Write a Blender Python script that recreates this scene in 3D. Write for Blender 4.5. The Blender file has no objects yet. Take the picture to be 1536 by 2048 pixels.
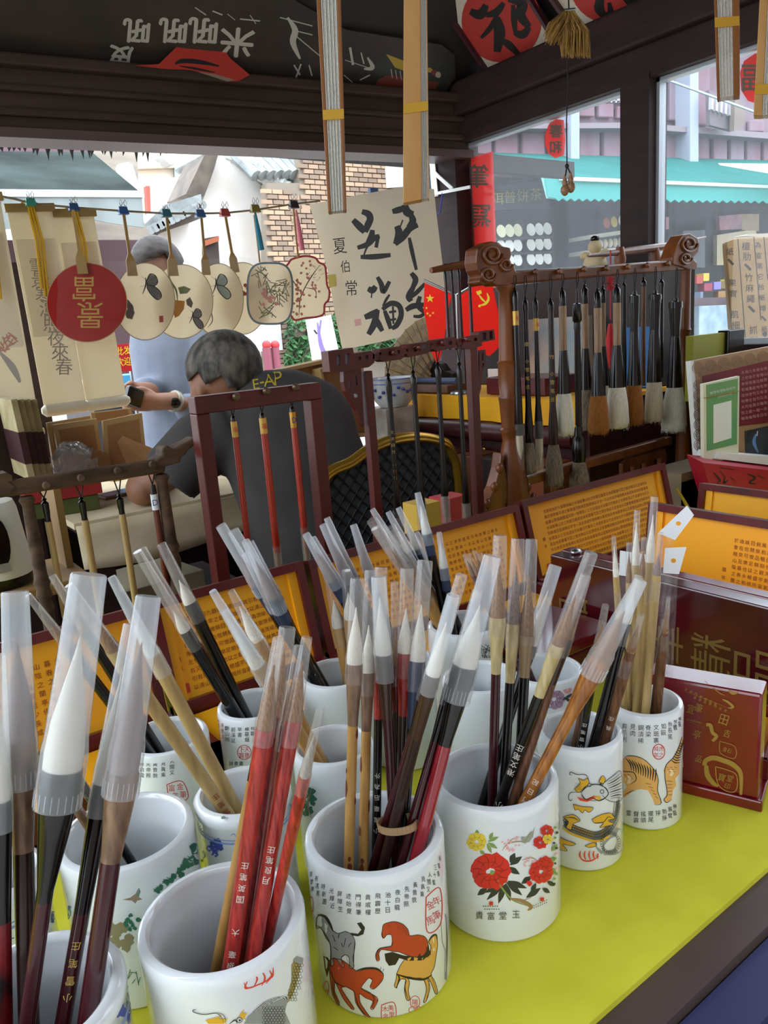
import bpy, bmesh, math, random
from mathutils import Vector, Matrix
from mathutils.geometry import tessellate_polygon
random.seed(7)
D = bpy.data; SC = bpy.context.scene; COL = SC.collection
V = Vector

# ------------------------------------------------------------------ camera (a phone held over the stall's counter)
F = 1540.0                                   # focal length in pixels of the 1536 x 2048 frame
def _axes(vz, vx):
    Z = -V((vz[0]-768, -(vz[1]-1024), -F)).normalized()
    X = V((vx[0]-768, -(vx[1]-1024), -F)).normalized()
    X = (X - Z*X.dot(Z)).normalized()
    return X, Z.cross(X), Z
AX, AY, AZ = _axes((1250, 7500), (2950, 499))
ROT = Matrix((AX, AY, AZ))                   # camera space -> world space
CAM = V((0, 0, 1.25))
cd = D.cameras.new('camera'); cd.sensor_fit = 'VERTICAL'; cd.sensor_height = 36; cd.lens = F/2048*36
cd.clip_start = .02; cd.clip_end = 200
cam = D.objects.new('camera', cd); COL.objects.link(cam)
cam.matrix_world = Matrix.Translation(CAM) @ ROT.to_4x4()
SC.camera = cam

# ------------------------------------------------------------------ overcast daylight and exposure
w = D.worlds.new('overcast'); SC.world = w; w.use_nodes = True
bg = w.node_tree.nodes['Background']; bg.inputs[1].default_value = 1.3
_tc = w.node_tree.nodes.new('ShaderNodeTexCoord'); _sp = w.node_tree.nodes.new('ShaderNodeSeparateXYZ'); _mr = w.node_tree.nodes.new('ShaderNodeMapRange'); _mx = w.node_tree.nodes.new('ShaderNodeMix')
_mr.inputs[1].default_value = 0; _mr.inputs[2].default_value = 1; _mx.data_type = 'RGBA'      # overcast sky, three times as bright overhead as at the horizon
_mx.inputs[6].default_value = (.50, .55, .60, 1); _mx.inputs[7].default_value = (1.44, 1.58, 1.75, 1)
w.node_tree.links.new(_tc.outputs['Generated'], _sp.inputs[0]); w.node_tree.links.new(_sp.outputs[2], _mr.inputs[0]); w.node_tree.links.new(_mr.outputs[0], _mx.inputs[0]); w.node_tree.links.new(_mx.outputs[2], bg.inputs[0])
SC.view_settings.view_transform = 'Standard'; SC.view_settings.look = 'None'
SC.view_settings.exposure = 1.8; SC.view_settings.gamma = 1
SC.cycles.transparent_max_bounces = 24; SC.cycles.max_bounces = 8

# ------------------------------------------------------------------ measuring: photograph pixel -> point in the place
def ray(u, v): return ROT @ V(((u-768)/F, -(v-1024)/F, -1))
def PZ(u, v, z): d = ray(u, v); return CAM + d*((z-CAM.z)/d.z)
def PY(u, v, y): d = ray(u, v); return CAM + d*((y-CAM.y)/d.y)
def PX(u, v, x): d = ray(u, v); return CAM + d*((x-CAM.x)/d.x)
def PD(u, v, t): return CAM + ray(u, v)*t
def PP(u, v, p0, n):
    d = ray(u, v); return CAM + d*((p0-CAM).dot(n)/d.dot(n))
def proj(p):
    q = ROT.transposed() @ (p-CAM); return V((768+F*q.x/-q.z, 1024-F*q.y/-q.z))
def depth(p): return -(ROT.transposed() @ (p-CAM)).z

# ------------------------------------------------------------------ materials
def lin(h):
    h = h.lstrip('#'); c = [int(h[i:i+2], 16)/255 for i in (0, 2, 4)]
    return tuple(x/12.92 if x <= .04045 else ((x+.055)/1.055)**2.4 for x in c) + (1,)
MATS = {}
def M(name, col='#888888', rough=.5, metal=0, var=None, spec=.5, bump=0, coat=0):
    """var = (second colour, noise scale, (stretch xyz))"""
    if name in MATS: return MATS[name]
    m = D.materials.new(name); m.use_nodes = True; MATS[name] = m
    nt = m.node_tree; b = nt.nodes['Principled BSDF']
    b.inputs['Base Color'].default_value = lin(col); b.inputs['Roughness'].default_value = rough
    b.inputs['Metallic'].default_value = metal; b.inputs['Specular IOR Level'].default_value = spec
    b.inputs['Coat Weight'].default_value = coat; b.inputs['Coat Roughness'].default_value = .08
    m.diffuse_color = lin(col)
    if var or bump:
        c2, sc, st = var if var else (col, 60, (1, 1, 1))
        tc = nt.nodes.new('ShaderNodeTexCoord'); mp = nt.nodes.new('ShaderNodeMapping'); mp.inputs['Scale'].default_value = st
        ns = nt.nodes.new('ShaderNodeTexNoise'); ns.inputs['Scale'].default_value = sc; ns.inputs['Detail'].default_value = 4
        nt.links.new(tc.outputs['Object'], mp.inputs[0]); nt.links.new(mp.outputs[0], ns.inputs['Vector'])
        if var:
            mr = nt.nodes.new('ShaderNodeMapRange'); mr.inputs[1].default_value = .35; mr.inputs[2].default_value = .65
            mx = nt.nodes.new('ShaderNodeMix'); mx.data_type = 'RGBA'
            mx.inputs[6].default_value = lin(col); mx.inputs[7].default_value = lin(c2)
            nt.links.new(ns.outputs[0], mr.inputs[0]); nt.links.new(mr.outputs[0], mx.inputs[0]); nt.links.new(mx.outputs[2], b.inputs['Base Color'])
        if bump:
            bp = nt.nodes.new('ShaderNodeBump'); bp.inputs['Strength'].default_value = bump; bp.inputs['Distance'].default_value = .002
            nt.links.new(ns.outputs[0], bp.inputs['Height']); nt.links.new(bp.outputs[0], b.inputs['Normal'])
    return m
def film(name, tint, haze, gloss, rough, hazecol=(.9, .92, .95, 1)):
    """thin clear or frosted sheet: transparent + a little haze + gloss"""
    m = D.materials.new(name); m.use_nodes = True; MATS[name] = m; nt = m.node_tree
    for n in list(nt.nodes): nt.nodes.remove(n)
    out = nt.nodes.new('ShaderNodeOutputMaterial'); tr = nt.nodes.new('ShaderNodeBsdfTransparent'); tr.inputs[0].default_value = tint
    df = nt.nodes.new('ShaderNodeBsdfDiffuse'); df.inputs[0].default_value = hazecol
    tl = nt.nodes.new('ShaderNodeBsdfTranslucent'); tl.inputs[0].default_value = hazecol
    dm = nt.nodes.new('ShaderNodeMixShader'); dm.inputs[0].default_value = .45
    nt.links.new(df.outputs[0], dm.inputs[1]); nt.links.new(tl.outputs[0], dm.inputs[2])
    mx = nt.nodes.new('ShaderNodeMixShader'); mx.inputs[0].default_value = haze
    nt.links.new(tr.outputs[0], mx.inputs[1]); nt.links.new(dm.outputs[0], mx.inputs[2])
    gl = nt.nodes.new('ShaderNodeBsdfGlossy'); gl.inputs['Roughness'].default_value = rough
    fr = nt.nodes.new('ShaderNodeFresnel'); fr.inputs[0].default_value = 1.0+gloss*4
    m2 = nt.nodes.new('ShaderNodeMixShader')
    ge = nt.nodes.new('ShaderNodeNewGeometry'); ma = nt.nodes.new('ShaderNodeMath'); ma.operation = 'MULTIPLY_ADD'; ma.inputs[1].default_value = -2; ma.inputs[2].default_value = 1
    po = nt.nodes.new('ShaderNodeMath'); po.operation = 'POWER'; po.inputs[0].default_value = 1.0+gloss*4   # same reflectance from both faces of the thin sheet
    nt.links.new(ge.outputs['Backfacing'], ma.inputs[0]); nt.links.new(ma.outputs[0], po.inputs[1]); nt.links.new(po.outputs[0], fr.inputs[0])
    nt.links.new(fr.outputs[0], m2.inputs[0]); nt.links.new(mx.outputs[0], m2.inputs[1]); nt.links.new(gl.outputs[0], m2.inputs[2])
    nt.links.new(m2.outputs[0], out.inputs[0])
    return m

def thin(name, col, trans=.45, rough=.8, var=None):
    """paper or thin cloth that lets light through"""
    m = M(name, col, rough, var=var); nt = m.node_tree
    if nt.nodes.get('Translucent'): return m
    b = nt.nodes['Principled BSDF']; tl = nt.nodes.new('ShaderNodeBsdfTranslucent'); tl.name = 'Translucent'; tl.inputs[0].default_value = lin(col)
    mx = nt.nodes.new('ShaderNodeMixShader'); mx.inputs[0].default_value = trans; out = nt.nodes['Material Output']
    nt.links.new(b.outputs[0], mx.inputs[1]); nt.links.new(tl.outputs[0], mx.inputs[2]); nt.links.new(mx.outputs[0], out.inputs[0])
    return m
# ------------------------------------------------------------------ mesh building
ROOT = {}
class MB:
    def __init__(s): s.v = []; s.f = []; s.mi = []; s.m = 0
    def add(s, vs, fs):
        n = len(s.v); s.v += [V(p) for p in vs]; s.f += [tuple(i+n for i in f) for f in fs]; s.mi += [s.m]*len(fs); return s
    def hexa(s, p):   # p[0..3] bottom loop, p[4..7] top loop
        return s.add(p, [(3, 2, 1, 0), (4, 5, 6, 7), (0, 1, 5, 4), (1, 2, 6, 5), (2, 3, 7, 6), (3, 0, 4, 7)])
    def box(s, c, d, R=None):
        c = V(c); h = V(d)/2; R = R or Matrix.Identity(3)
        return s.hexa([c + R @ V((x*h.x, y*h.y, z*h.z)) for z in (-1, 1) for x, y in ((-1, -1), (1, -1), (1, 1), (-1, 1))])
    def bar(s, a, b, w, t, up=(0, 0, 1)):
        """rectangular bar from a to b, w across, t along up"""
        a = V(a); b = V(b); d = (b-a).normalized(); up = V(up); x = d.cross(up)
        x = x.normalized() if x.length > 1e-6 else V((1, 0, 0)); y = x.cross(d).normalized()
        return s.hexa([p + x*i*w/2 + y*j*t/2 for p in (a, b) for i, j in ((-1, -1), (1, -1), (1, 1), (-1, 1))])
    def lathe(s, p, ax, prof, n=14, cap=True):
        p = V(p); ax = V(ax).normalized(); e = ax.orthogonal().normalized(); g = ax.cross(e)
        vs = []; fs = []
        for t, r in prof:
            for k in range(n):
                a = 2*math.pi*k/n; vs.append(p + ax*t + (e*math.cos(a)+g*math.sin(a))*max(r, 1e-5))
        for i in range(len(prof)-1):
            for k in range(n):
                fs.append((i*n+k, i*n+(k+1) % n, (i+1)*n+(k+1) % n, (i+1)*n+k))
        if cap: fs.append(tuple(range(n-1, -1, -1))); fs.append(tuple((len(prof)-1)*n+k for k in range(n)))
        return s.add(vs, fs)
    def tube(s, pts, r, n=6):
        pts = [V(p) for p in pts]; m = len(pts); rr = r if isinstance(r, (list, tuple)) else [r]*m
        d = (pts[1]-pts[0]).normalized(); e = d.orthogonal().normalized(); vs = []; fs = []
        for i, p in enumerate(pts):
            d = (pts[min(i+1, m-1)]-pts[max(i-1, 0)]).normalized()
            e = (e - d*e.dot(d)); e = e.normalized() if e.length > 1e-6 else d.orthogonal().normalized(); g = d.cross(e)
            for k in range(n):
                a = 2*math.pi*k/n; vs.append(p + (e*math.cos(a)+g*math.sin(a))*rr[i])
        for i in range(m-1):
            for k in range(n): fs.append((i*n+k, i*n+(k+1) % n, (i+1)*n+(k+1) % n, (i+1)*n+k))
        fs.append(tuple(range(n-1, -1, -1))); fs.append(tuple((m-1)*n+k for k in range(n)))
        return s.add(vs, fs)
    def prism(s, poly, off):
        """extrude a planar 3D polygon by off"""
        poly = [V(p) for p in poly]; off = V(off); n = len(poly)
        tri = tessellate_polygon([poly])
        vs = poly + [p+off for p in poly]
        fs = [tuple(t) for t in tri] + [tuple(i+n for i in reversed(t)) for t in tri]
        fs += [(i, (i+1) % n, (i+1) % n+n, i+n) for i in range(n)]
        return s.add(vs, fs)
    def prism_h(s, outer, holes, off):
        """planar polygon with holes, extruded"""
        loops = [[V(p) for p in outer]]+[[V(p) for p in h] for h in holes]; off = V(off); flat = [p for l in loops for p in l]; n = len(flat)
        tri = tessellate_polygon(loops); vs = flat+[p+off for p in flat]
        fs = [tuple(t) for t in tri]+[tuple(i+n for i in reversed(t)) for t in tri]; k = 0
        for l in loops:
            m = len(l); fs += [(k+i, k+(i+1) % m, k+(i+1) % m+n, k+i+n) for i in range(m)]; k += m
        return s.add(vs, fs)
    def frame(s, outer, inner, off):
        """a frame between two 4-point loops, extruded"""
        off = V(off); o = [V(p) for p in outer]; i = [V(p) for p in inner]; n = len(o)
        vs = o + i + [p+off for p in o] + [p+off for p in i]; fs = []
        for k in range(n):
            j = (k+1) % n
            fs += [(k, j, n+j, n+k), (2*n+k, 3*n+k, 3*n+j, 2*n+j), (k, 2*n+k, 2*n+j, j), (n+k, n+j, 3*n+j, 3*n+k)]
        return s.add(vs, fs)
    def grid(s, fn, nu, nv):
        vs = [fn(i/nu, j/nv) for i in range(nu+1) for j in range(nv+1)]
        fs = [(i*(nv+1)+j, (i+1)*(nv+1)+j, (i+1)*(nv+1)+j+1, i*(nv+1)+j+1) for i in range(nu) for j in range(nv)]
        return s.add(vs, fs)
    def ball(s, c, r, nu=10, nv=7):
        c = V(c); r = V((r, r, r)) if not isinstance(r, (tuple, Vector)) else V(r)
        vs = []; fs = []
        for j in range(nv+1):
            th = math.pi*j/nv
            for i in range(nu):
                a = 2*math.pi*i/nu; vs.append(c + V((r.x*math.sin(th)*math.cos(a), r.y*math.sin(th)*math.sin(a), r.z*math.cos(th))))
        for j in range(nv):
            for i in range(nu): fs.append((j*nu+i, (j+1)*nu+i, (j+1)*nu+(i+1) % nu, j*nu+(i+1) % nu))
        return s.add(vs, fs)
    def loft(s, rings, cap=True):
        n = len(rings[0]); vs = [p for r in rings for p in r]; fs = []
        for i in range(len(rings)-1):
            for k in range(n): fs.append((i*n+k, i*n+(k+1) % n, (i+1)*n+(k+1) % n, (i+1)*n+k))
        if cap: fs.append(tuple(range(n-1, -1, -1))); fs.append(tuple((len(rings)-1)*n+k for k in range(n)))
        return s.add(vs, fs)
    def build(s, name, mats, parent=None, smooth=False, loc=None, kind=None, bevel=0, solid=0, fix=True, sub=0):
        if not s.f: return None
        me = D.meshes.new(name); base = ROOT[parent] if parent else V(loc if loc else s.base())
        me.from_pydata([p-base for p in s.v], [], s.f)
        for m in (mats if isinstance(mats, list) else [mats]): me.materials.append(m)
        if isinstance(mats, list) and len(mats) > 1: me.polygons.foreach_set('material_index', s.mi)
        if fix:
            bm = bmesh.new(); bm.from_mesh(me); bmesh.ops.recalc_face_normals(bm, faces=bm.faces); bm.to_mesh(me); bm.free()
        o = D.objects.new(name, me); COL.objects.link(o); ROOT[o] = base
        if parent: o.parent = parent
        else: o.location = base
        if kind: o['kind'] = kind
        if smooth:
            me.polygons.foreach_set('use_smooth', [True]*len(me.polygons))
            if smooth != 'all':
                me.set_sharp_from_angle(angle=math.radians(40))
        if bevel:
            md = o.modifiers.new('bevel', 'BEVEL'); md.width = bevel; md.segments = 2; md.limit_method = 'ANGLE'
        if solid:
            md = o.modifiers.new('solid', 'SOLIDIFY'); md.thickness = solid; md.offset = 0
        if sub:
            md = o.modifiers.new('sub', 'SUBSURF'); md.levels = md.render_levels = sub
        return o
    def base(s):
        xs = [p.x for p in s.v]; ys = [p.y for p in s.v]; zs = [p.z for p in s.v]
        return V(((min(xs)+max(xs))/2, (min(ys)+max(ys))/2, min(zs)))
def thing(name, label, cat, loc, group=None):
    o = D.objects.new(name, None); COL.objects.link(o); o.location = loc; ROOT[o] = V(loc); o.empty_display_size = .02
    o['label'] = label; o['category'] = cat
    if group: o['group'] = group
    return o
def tag(o, label, cat, group=None):
    o['label'] = label; o['category'] = cat
    if group: o['group'] = group
    return o
def struct(o, label=None):
    o['kind'] = 'structure'
    if label: o['label'] = label
    return o

# ------------------------------------------------------------------ lettering and painted decoration
GL = {}
def glyph(ch):
    if ch not in GL:
        c = D.curves.new('t', 'FONT'); c.body = ch; c.resolution_u = 2; c.align_x = 'LEFT'
        o = D.objects.new('t', c); COL.objects.link(o)
        m = o.to_mesh(); vs = [(p.co.x, p.co.y) for p in m.vertices]; fs = [tuple(p.vertices) for p in m.polygons]; o.to_mesh_clear()
        D.objects.remove(o); D.curves.remove(c)
        if vs:
            x0 = min(p[0] for p in vs); x1 = max(p[0] for p in vs); y0 = min(p[1] for p in vs); y1 = max(p[1] for p in vs)
            k = 1/max(x1-x0, y1-y0, .3); vs = [((x-(x0+x1)/2)*k, (y-(y0+y1)/2)*k) for x, y in vs]
        GL[ch] = (vs, fs)
    return GL[ch]
def put_glyph(mb, ch, size, o, ux, uy, sx=1):
    vs, fs = glyph(ch); o = V(o)
    mb.add([o + ux*(x*size*sx) + uy*(y*size) for x, y in vs], fs)
def spline(pts, n=6):
    """catmull-rom through (x, y, w)"""
    out = []; P = [V(p) for p in pts]
    if len(P) < 3: n = 4
    for i in range(len(P)-1):
        p0, p1, p2, p3 = P[max(i-1, 0)], P[i], P[i+1], P[min(i+2, len(P)-1)]
        for k in range(n):
            t = k/n
            out.append(.5*((2*p1)+(p2-p0)*t+(2*p0-5*p1+4*p2-p3)*t*t+(3*p1-p0-3*p2+p3)*t*t*t))
    out.append(P[-1]); return out
class Paint:
    """paints flat shapes, given in photograph pixels, onto a surface: inv(u, v, lift) -> point on it"""
    def __init__(s, inv, step=0, origin=(0, 0), scale=1): s.inv = inv; s.step = step; s.mb = MB(); s.k = 0; s.o = origin; s.sc = scale
    def px(s, p): return (s.o[0]+p[0]/s.sc, s.o[1]+p[1]/s.sc)
    def _put(s, vs, fs, m):
        s.mb.m = m; s.k += 1; h = .00010+s.k*.000004
        s.mb.add([s.inv(u, v, h) for u, v in vs], fs)
    def fill(s, pts, m=0, wob=0, ol=None):
        if ol is not None: s.fill(pts, m); return s.stroke(list(pts)+[pts[0]], ol[1], ol[0], False)
        pts = [s.px(p) for p in pts]
        if wob: pts = [(x+random.uniform(-wob, wob), y+random.uniform(-wob, wob)) for x, y in pts]
        P = [V((x, y, 0)) for x, y in pts]; tri = tessellate_polygon([P])
        if not s.step: return s._put(pts, [tuple(t) for t in tri], m)
        bm = bmesh.new(); vv = [bm.verts.new(p) for p in P]
        for t in tri:
            try: bm.faces.new([vv[i] for i in t])
            except ValueError: pass
        x0 = min(p[0] for p in pts); x1 = max(p[0] for p in pts); x = x0+s.step
        while x < x1:
            bmesh.ops.bisect_plane(bm, geom=bm.verts[:]+bm.edges[:]+bm.faces[:], plane_co=(x, 0, 0), plane_no=(1, 0, 0)); x += s.step
        bm.verts.index_update(); s._put([(p.co.x, p.co.y) for p in bm.verts], [tuple(q.index for q in f.verts) for f in bm.faces], m); bm.free()
    def stroke(s, pts, wd, m=0, taper=True):
        """pts (x, y) or (x, y, w factor); wd in the same pixels"""
        q = []
        for i, p in enumerate(pts):
            w_ = p[2] if len(p) > 2 else (1 if not taper or 0 < i < len(pts)-1 else .35)
            u, v = s.px(p); q.append((u, v, w_*wd/s.sc/2))
        q = spline(q); vs = []
        for i, p in enumerate(q):
            d = (q[min(i+1, len(q)-1)]-q[max(i-1, 0)]); d.z = 0; d = d.normalized() if d.length > 1e-9 else V((1, 0, 0)); n = V((-d.y, d.x, 0))
            r = max(p.z, .05); vs += [(p.x+n.x*r, p.y+n.y*r), (p.x-n.x*r, p.y-n.y*r)]
        s._put(vs, [(2*i, 2*i+1, 2*i+3, 2*i+2) for i in range(len(q)-1)], m)
    def blob(s, c, r, m=0, n=9, wob=.25, ry=None):
        ry = ry or r
        s.fill([(c[0]+math.cos(6.283*k/n)*r*(1+random.uniform(-wob, wob)), c[1]+math.sin(6.283*k/n)*ry*(1+random.uniform(-wob, wob))) for k in range(n)], m)
    def ring(s, c, r, wd, m=0, ry=None, n=16):
        ry = ry or r
        s.stroke([(c[0]+math.cos(6.283*k/n)*r, c[1]+math.sin(6.283*k/n)*ry) for k in range(n+1)], wd, m, taper=False)
    def text(s, ch, c, size, m=0, ang=0, sx=1, flipx=False, flipy=False, bold=0):
        if bold:
            for dx, dy in ((-bold, 0), (bold, 0), (0, -bold), (0, bold)): s.text(ch, (c[0]+dx, c[1]+dy), size, m, ang, sx, flipx, flipy)
            return
        vs, fs = glyph(ch); u, v = s.px(c); k = size/s.sc; ca, sa = math.cos(ang), math.sin(ang); out = []
        for x, y in vs:
            x *= k*sx*(-1 if flipx else 1); y *= -k*(-1 if flipy else 1); out.append((u+x*ca-y*sa, v+x*sa+y*ca))
        s._put(out, fs, m)
    def build(s, name, mats, parent): return s.mb.build(name, mats, parent, fix=False)
def plane_inv(p0, n):
    n = V(n).normalized()
    if n.dot(CAM-V(p0)) < 0: n = -n
    return lambda u, v, h: PP(u, v, V(p0)+n*h, n)

# common materials
PORC = M('porcelain', '#dfe4e6', .05, coat=.4)
BLK = M('ink_black', '#1a1816', .6); INKG = M('ink_grey', '#6d6a66', .6); REDP = M('seal_red', '#c8402f', .6)
WOODD = M('kiosk_dark_wood', '#33221f', .6, var=('#281a18', 9, (1, 1, 6)), spec=.25)
BEAM = M('kiosk_beam_paint', '#4a3a31', .6, var=('#3c2e27', 6, (.4, 2, 2)), spec=.25)
WHITE = M('white_plastic', '#e9e9e6', .4); PAPER = thin('xuan_paper', '#d9cfba', .35)
CORD = M('black_cord', '#14110f', .7); BRASS = M('brass', '#b98c3c', .3, 1); GOLD = M('gold_print', '#c9a54a', .4, .3)
STEEL = M('steel', '#a8aaac', .3, 1); REDC = thin('red_cloth', '#e8331c', .5)

# ================================================================== THE SETTING
CT = .80                                       # counter top height
def YB(x): return 2.40 - .133*(x-.5)           # plan line of the kiosk's back side
def box_obj(name, lo, hi, mat, **k):
    lo = V(lo); hi = V(hi); return MB().box((lo+hi)/2, hi-lo).build(name, mat, **k)
FLOORM = M('grey_paving', '#a09b94', .8, var=('#8b867f', 5, (1, 1, 1)))
KFLOOR = M('kiosk_floor_boards', '#3b332e', .7)
struct(box_obj('ground', (-14, -14, -.1), (22, 22, 0), FLOORM), 'grey stone paving of the lane')
struct(box_obj('floor', (-1.2, .3, 0), (2.06, 2.3, .03), KFLOOR), 'dark boarded floor inside the kiosk')
# counter
CNT = M('counter_brown_laminate', '#4a3b36', .45, var=('#40332f', 14, (1, 1, 1)))
NAVY = M('navy_rubber_edge', '#2b2c52', .5); RUB = M('dark_grey_rail', '#3a3a3d', .5)
YEL = M('yellow_green_felt_sheet', '#c6c238', .9, var=('#bcb730', 25, (1, 1, 1)), bump=.12, spec=.15)
o = box_obj('counter_body', (-.9, .241, .05), (1.98, 1.2, CT-.004), CNT); struct(o, 'dark brown counter carrying the brush pots')
for y0, y1, z0, z1, mt, nm in ((.206, .2395, .70, CT-.012, NAVY, 'navy_edge_strip'), (.185, .2045, .70, CT-.022, RUB, 'grey_rail'), (.12, .18, .66, CT-.06, CNT, 'lower_rail'), (.10, .118, .66, CT-.05, RUB, 'outer_grey_rail')):
    struct(box_obj(nm, (-.9, y0, z0), (1.55, y1, z1), mt))
MB().box((.52, .735, CT-.0015), (2.84, .93, .005)).build('yellow_sheet', YEL)
struct(D.objects['yellow_sheet'], 'yellow-green sheet covering the counter top')
struct(box_obj('wall_sky_blocker', (-9, -4.2, 0), (12, -3.8, 4.0), M('sky_blocker_matte', '#75685f', .9)), 'unseen house front added behind the camera to block low sky')  # never in view, added to dim the level sky light from behind
# back side: low wall, beam mouldings, corner post
def back_slab(name, x0, x1, z0, z1, d0, d1, mat, **k):
    """slab along the back line, d0..d1 = offset towards the camera"""
    p = []
    for z in (z0, z1):
        for x, d in ((x0, d1), (x1, d1), (x1, d0), (x0, d0)): p.append(V((x, YB(x)-d, z)))
    return MB().hexa(p).build(name, mat, **k)
struct(back_slab('wall_back', -1.2, 2.04, 0, .80, -.05, .03, WOODD), 'low dark wooden back wall of the kiosk')
struct(back_slab('trim_1', -1.2, 2.04, 1.84, 2.03, -.06, .02, BEAM), 'dark brown back beam above the opening')
struct(back_slab('trim_2', -1.2, 2.04, 1.815, 1.84, -.07, .045, M('beam_edge', '#5a4a47', .4)), 'lower lip of the back beam')
for i, (z, d, h) in enumerate(((1.872, .035, .022), (1.932, .04, .018), (1.99, .055, .03))):
    struct(back_slab('trim_%d' % (i+3), -1.2, 2.04, z, z+h, .0, d, BEAM, bevel=.006), 'moulding on the back beam')
_p = PY(52, 640, 2.40); struct(box_obj('trim_14', (_p.x-.018, 2.37, .8), (_p.x+.018, 2.41, 1.50), WOODD), 'slim dark post behind the hanging scrolls')
struct(box_obj('trim_7', (1.985, 2.19, 0), (2.10, 2.32, 2.1), WOODD), 'dark corner post of the kiosk')
XR = 2.04
struct(box_obj('wall_right', (XR-.03, .3, 0), (XR+.05, 2.2, 1.14), WOODD), 'dark wooden wall below the side windows')
struct(box_obj('trim_8', (XR-.03, .25, 1.867), (XR+.06, 2.2, 1.95), WOODD), 'window head of the side wall')
struct(box_obj('trim_9', (XR-.06, .25, 1.95), (XR+.06, 2.2, 2.06), WOODD, bevel=.01), 'upper beam of the side wall')
struct(box_obj('trim_10', (XR-.035, 1.41, 1.1), (XR+.05, 1.505, 1.88), WOODD), 'dark post between the side windows')
struct(box_obj('trim_11', (XR-.02, .25, 0), (XR+.05, .34, 2.06), WOODD), 'front corner post of the kiosk')
GLASS = film('hazy_window_glass', (.95, .97, .98, 1), .06, .04, .02, (.92, .95, 1, 1))  # a little white diffuse haze mixed into the clear pane
ALU = M('aluminium_window_bar', '#b9c0c6', .35, .6)
for i, (y0, y1) in enumerate(((1.505, 2.205), (.34, 1.41))):
    wn = D.objects.new('window_%d' % (i+1), None); COL.objects.link(wn); wn.location = (XR, (y0+y1)/2, 1.14); ROOT[wn] = V(wn.location)
    struct(wn, 'hazy side window of the kiosk')
    box_obj('pane', (XR+.012, y0, 1.14), (XR+.016, y1, 1.867), GLASS, parent=wn)
    b = MB()
    for ya, yb, za, zb in ((y0, y0+.008, 1.14, 1.867), (y1-.010, y1, 1.14, 1.867), (y0, y1, 1.857, 1.867), (y0, y1, 1.14, 1.155)):
        b.box((XR+.014, (ya+yb)/2, (za+zb)/2), (.03, yb-ya, zb-za))
    b.build('window_frame', ALU, wn)
# roof
RIN = M('roof_underside', '#2a2422', .7, var=('#221d1b', 8, (1, 1, 1)))
def slab4(name, a, b, c, d, t, mat, **k):
    a, b, c, d = map(V, (a, b, c, d)); n = (b-a).cross(d-a).normalized()*t
    return MB().hexa([a, b, c, d, a+n, b+n, c+n, d+n]).build(name, mat, **k)
struct(slab4('ceiling', (2.12, .1, 2.05), (2.12, 2.36, 2.05), (.92, 2.0, 3.13), (.92, .1, 3.13), .03, RIN), 'dark sloping underside of the kiosk roof above the side windows')
struct(slab4('ceiling_back', (-1.3, 2.66, 2.03), (2.14, 2.2, 2.03), (1.2, 1.0, 3.14), (-1.3, 1.3, 3.14), -.03, RIN), 'dark sloping underside of the kiosk roof above the back beam')
struct(slab4('ceiling_front', (-1.6, -.62, 1.98), (2.4, -.62, 1.98), (1.8, 1.1, 3.15), (-1.3, 1.1, 3.15), .03, RIN), 'dark front slope of the kiosk roof, eave lengthened to shade the pots')  # unseen eave carried out past the counter to keep overhead light off the pots
struct(box_obj('trim_12', (-1.6, -.66, 1.93), (2.4, -.60, 2.03), WOODD), 'front roof beam of the kiosk, at the lengthened eave')
struct(box_obj('trim_13', (-1.3, .55, 2.28), (2.0, .58, 2.31), WOODD), 'hanging rail under the roof')
struct(box_obj('wall_left', (-1.3, .3, 0), (-1.25, 2.6, .8), WOODD), 'dark low left end wall of the kiosk')

# sign board with upside-down white writing on the back slope
b0 = V((.5, 2.42, 2.03)); bn = (V((2.14, 2.2, 2.03))-V((-1.3, 2.66, 2.03))).cross(V((1.2, 1.0, 3.14))-V((2.14, 2.2, 2.03))).normalized()
if bn.dot(CAM-b0) < 0: bn = -bn
bp0 = b0+bn*.02
binv = lambda u, v, h: PP(u, v, bp0+bn*h, bn)
sb = thing('sign_board', 'dark board with upside-down white painted characters along the back beam', 'sign', PP(450, 100, bp0, bn))
MB().prism([PP(u, v, bp0-bn*.012, bn) for u, v in ((-60, 96), (0, 102), (640, 160), (890, 178), (908, 150), (906, 105), (880, 85), (690, 55), (560, -20), (-60, -60))], bn*.012).build('board', M('sign_board_brown', '#3b312b', .55, var=('#2f2824', 7, (1, 1, 1))), sb)
WPAINT = M('white_brush_paint', '#b9b6ac', .7)
for ch, c, sz in (('米', (474, 85), 58), ('吼', (405, 62), 50), ('吼', (345, 62), 48), ('吼', (272, 62), 46), ('皮', (242, 112), 40)):
    p = Paint(binv); p.text(ch, c, sz, flipy=True, flipx=True, sx=1.15, ang=.09, bold=1.6); p.build('white_character', WPAINT, sb)
for grp in ((([(575, 35), (590, 60), (586, 85), (600, 118)], 8), ([(592, 72), (640, 112)], 4), ([(560, 35), (625, 52)], 4), ([(585, 60), (625, 70)], 4)), (([(588, 130), (600, 150)], 6), ([(602, 128), (592, 155)], 6), ([(618, 130), (624, 152)], 5)),
            (([(700, 95), (706, 130)], 9), ([(722, 105), (728, 128)], 5), ([(735, 115), (745, 135), (728, 138)], 6), ([(690, 120), (735, 135)], 3)), (([(688, 150), (705, 165)], 3), ([(720, 160), (740, 150)], 5)),
            (([(390, 15), (412, 30)], 4), ([(425, 22), (445, 30)], 5)), (([(455, 28), (470, 40)], 3), ([(480, 38), (520, 42)], 5), ([(500, 30), (512, 48)], 3))):
    p = Paint(binv)
    for pts, wd in grp: p.stroke(pts, wd*1.5)
    p.build('white_character', WPAINT, sb)
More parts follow.
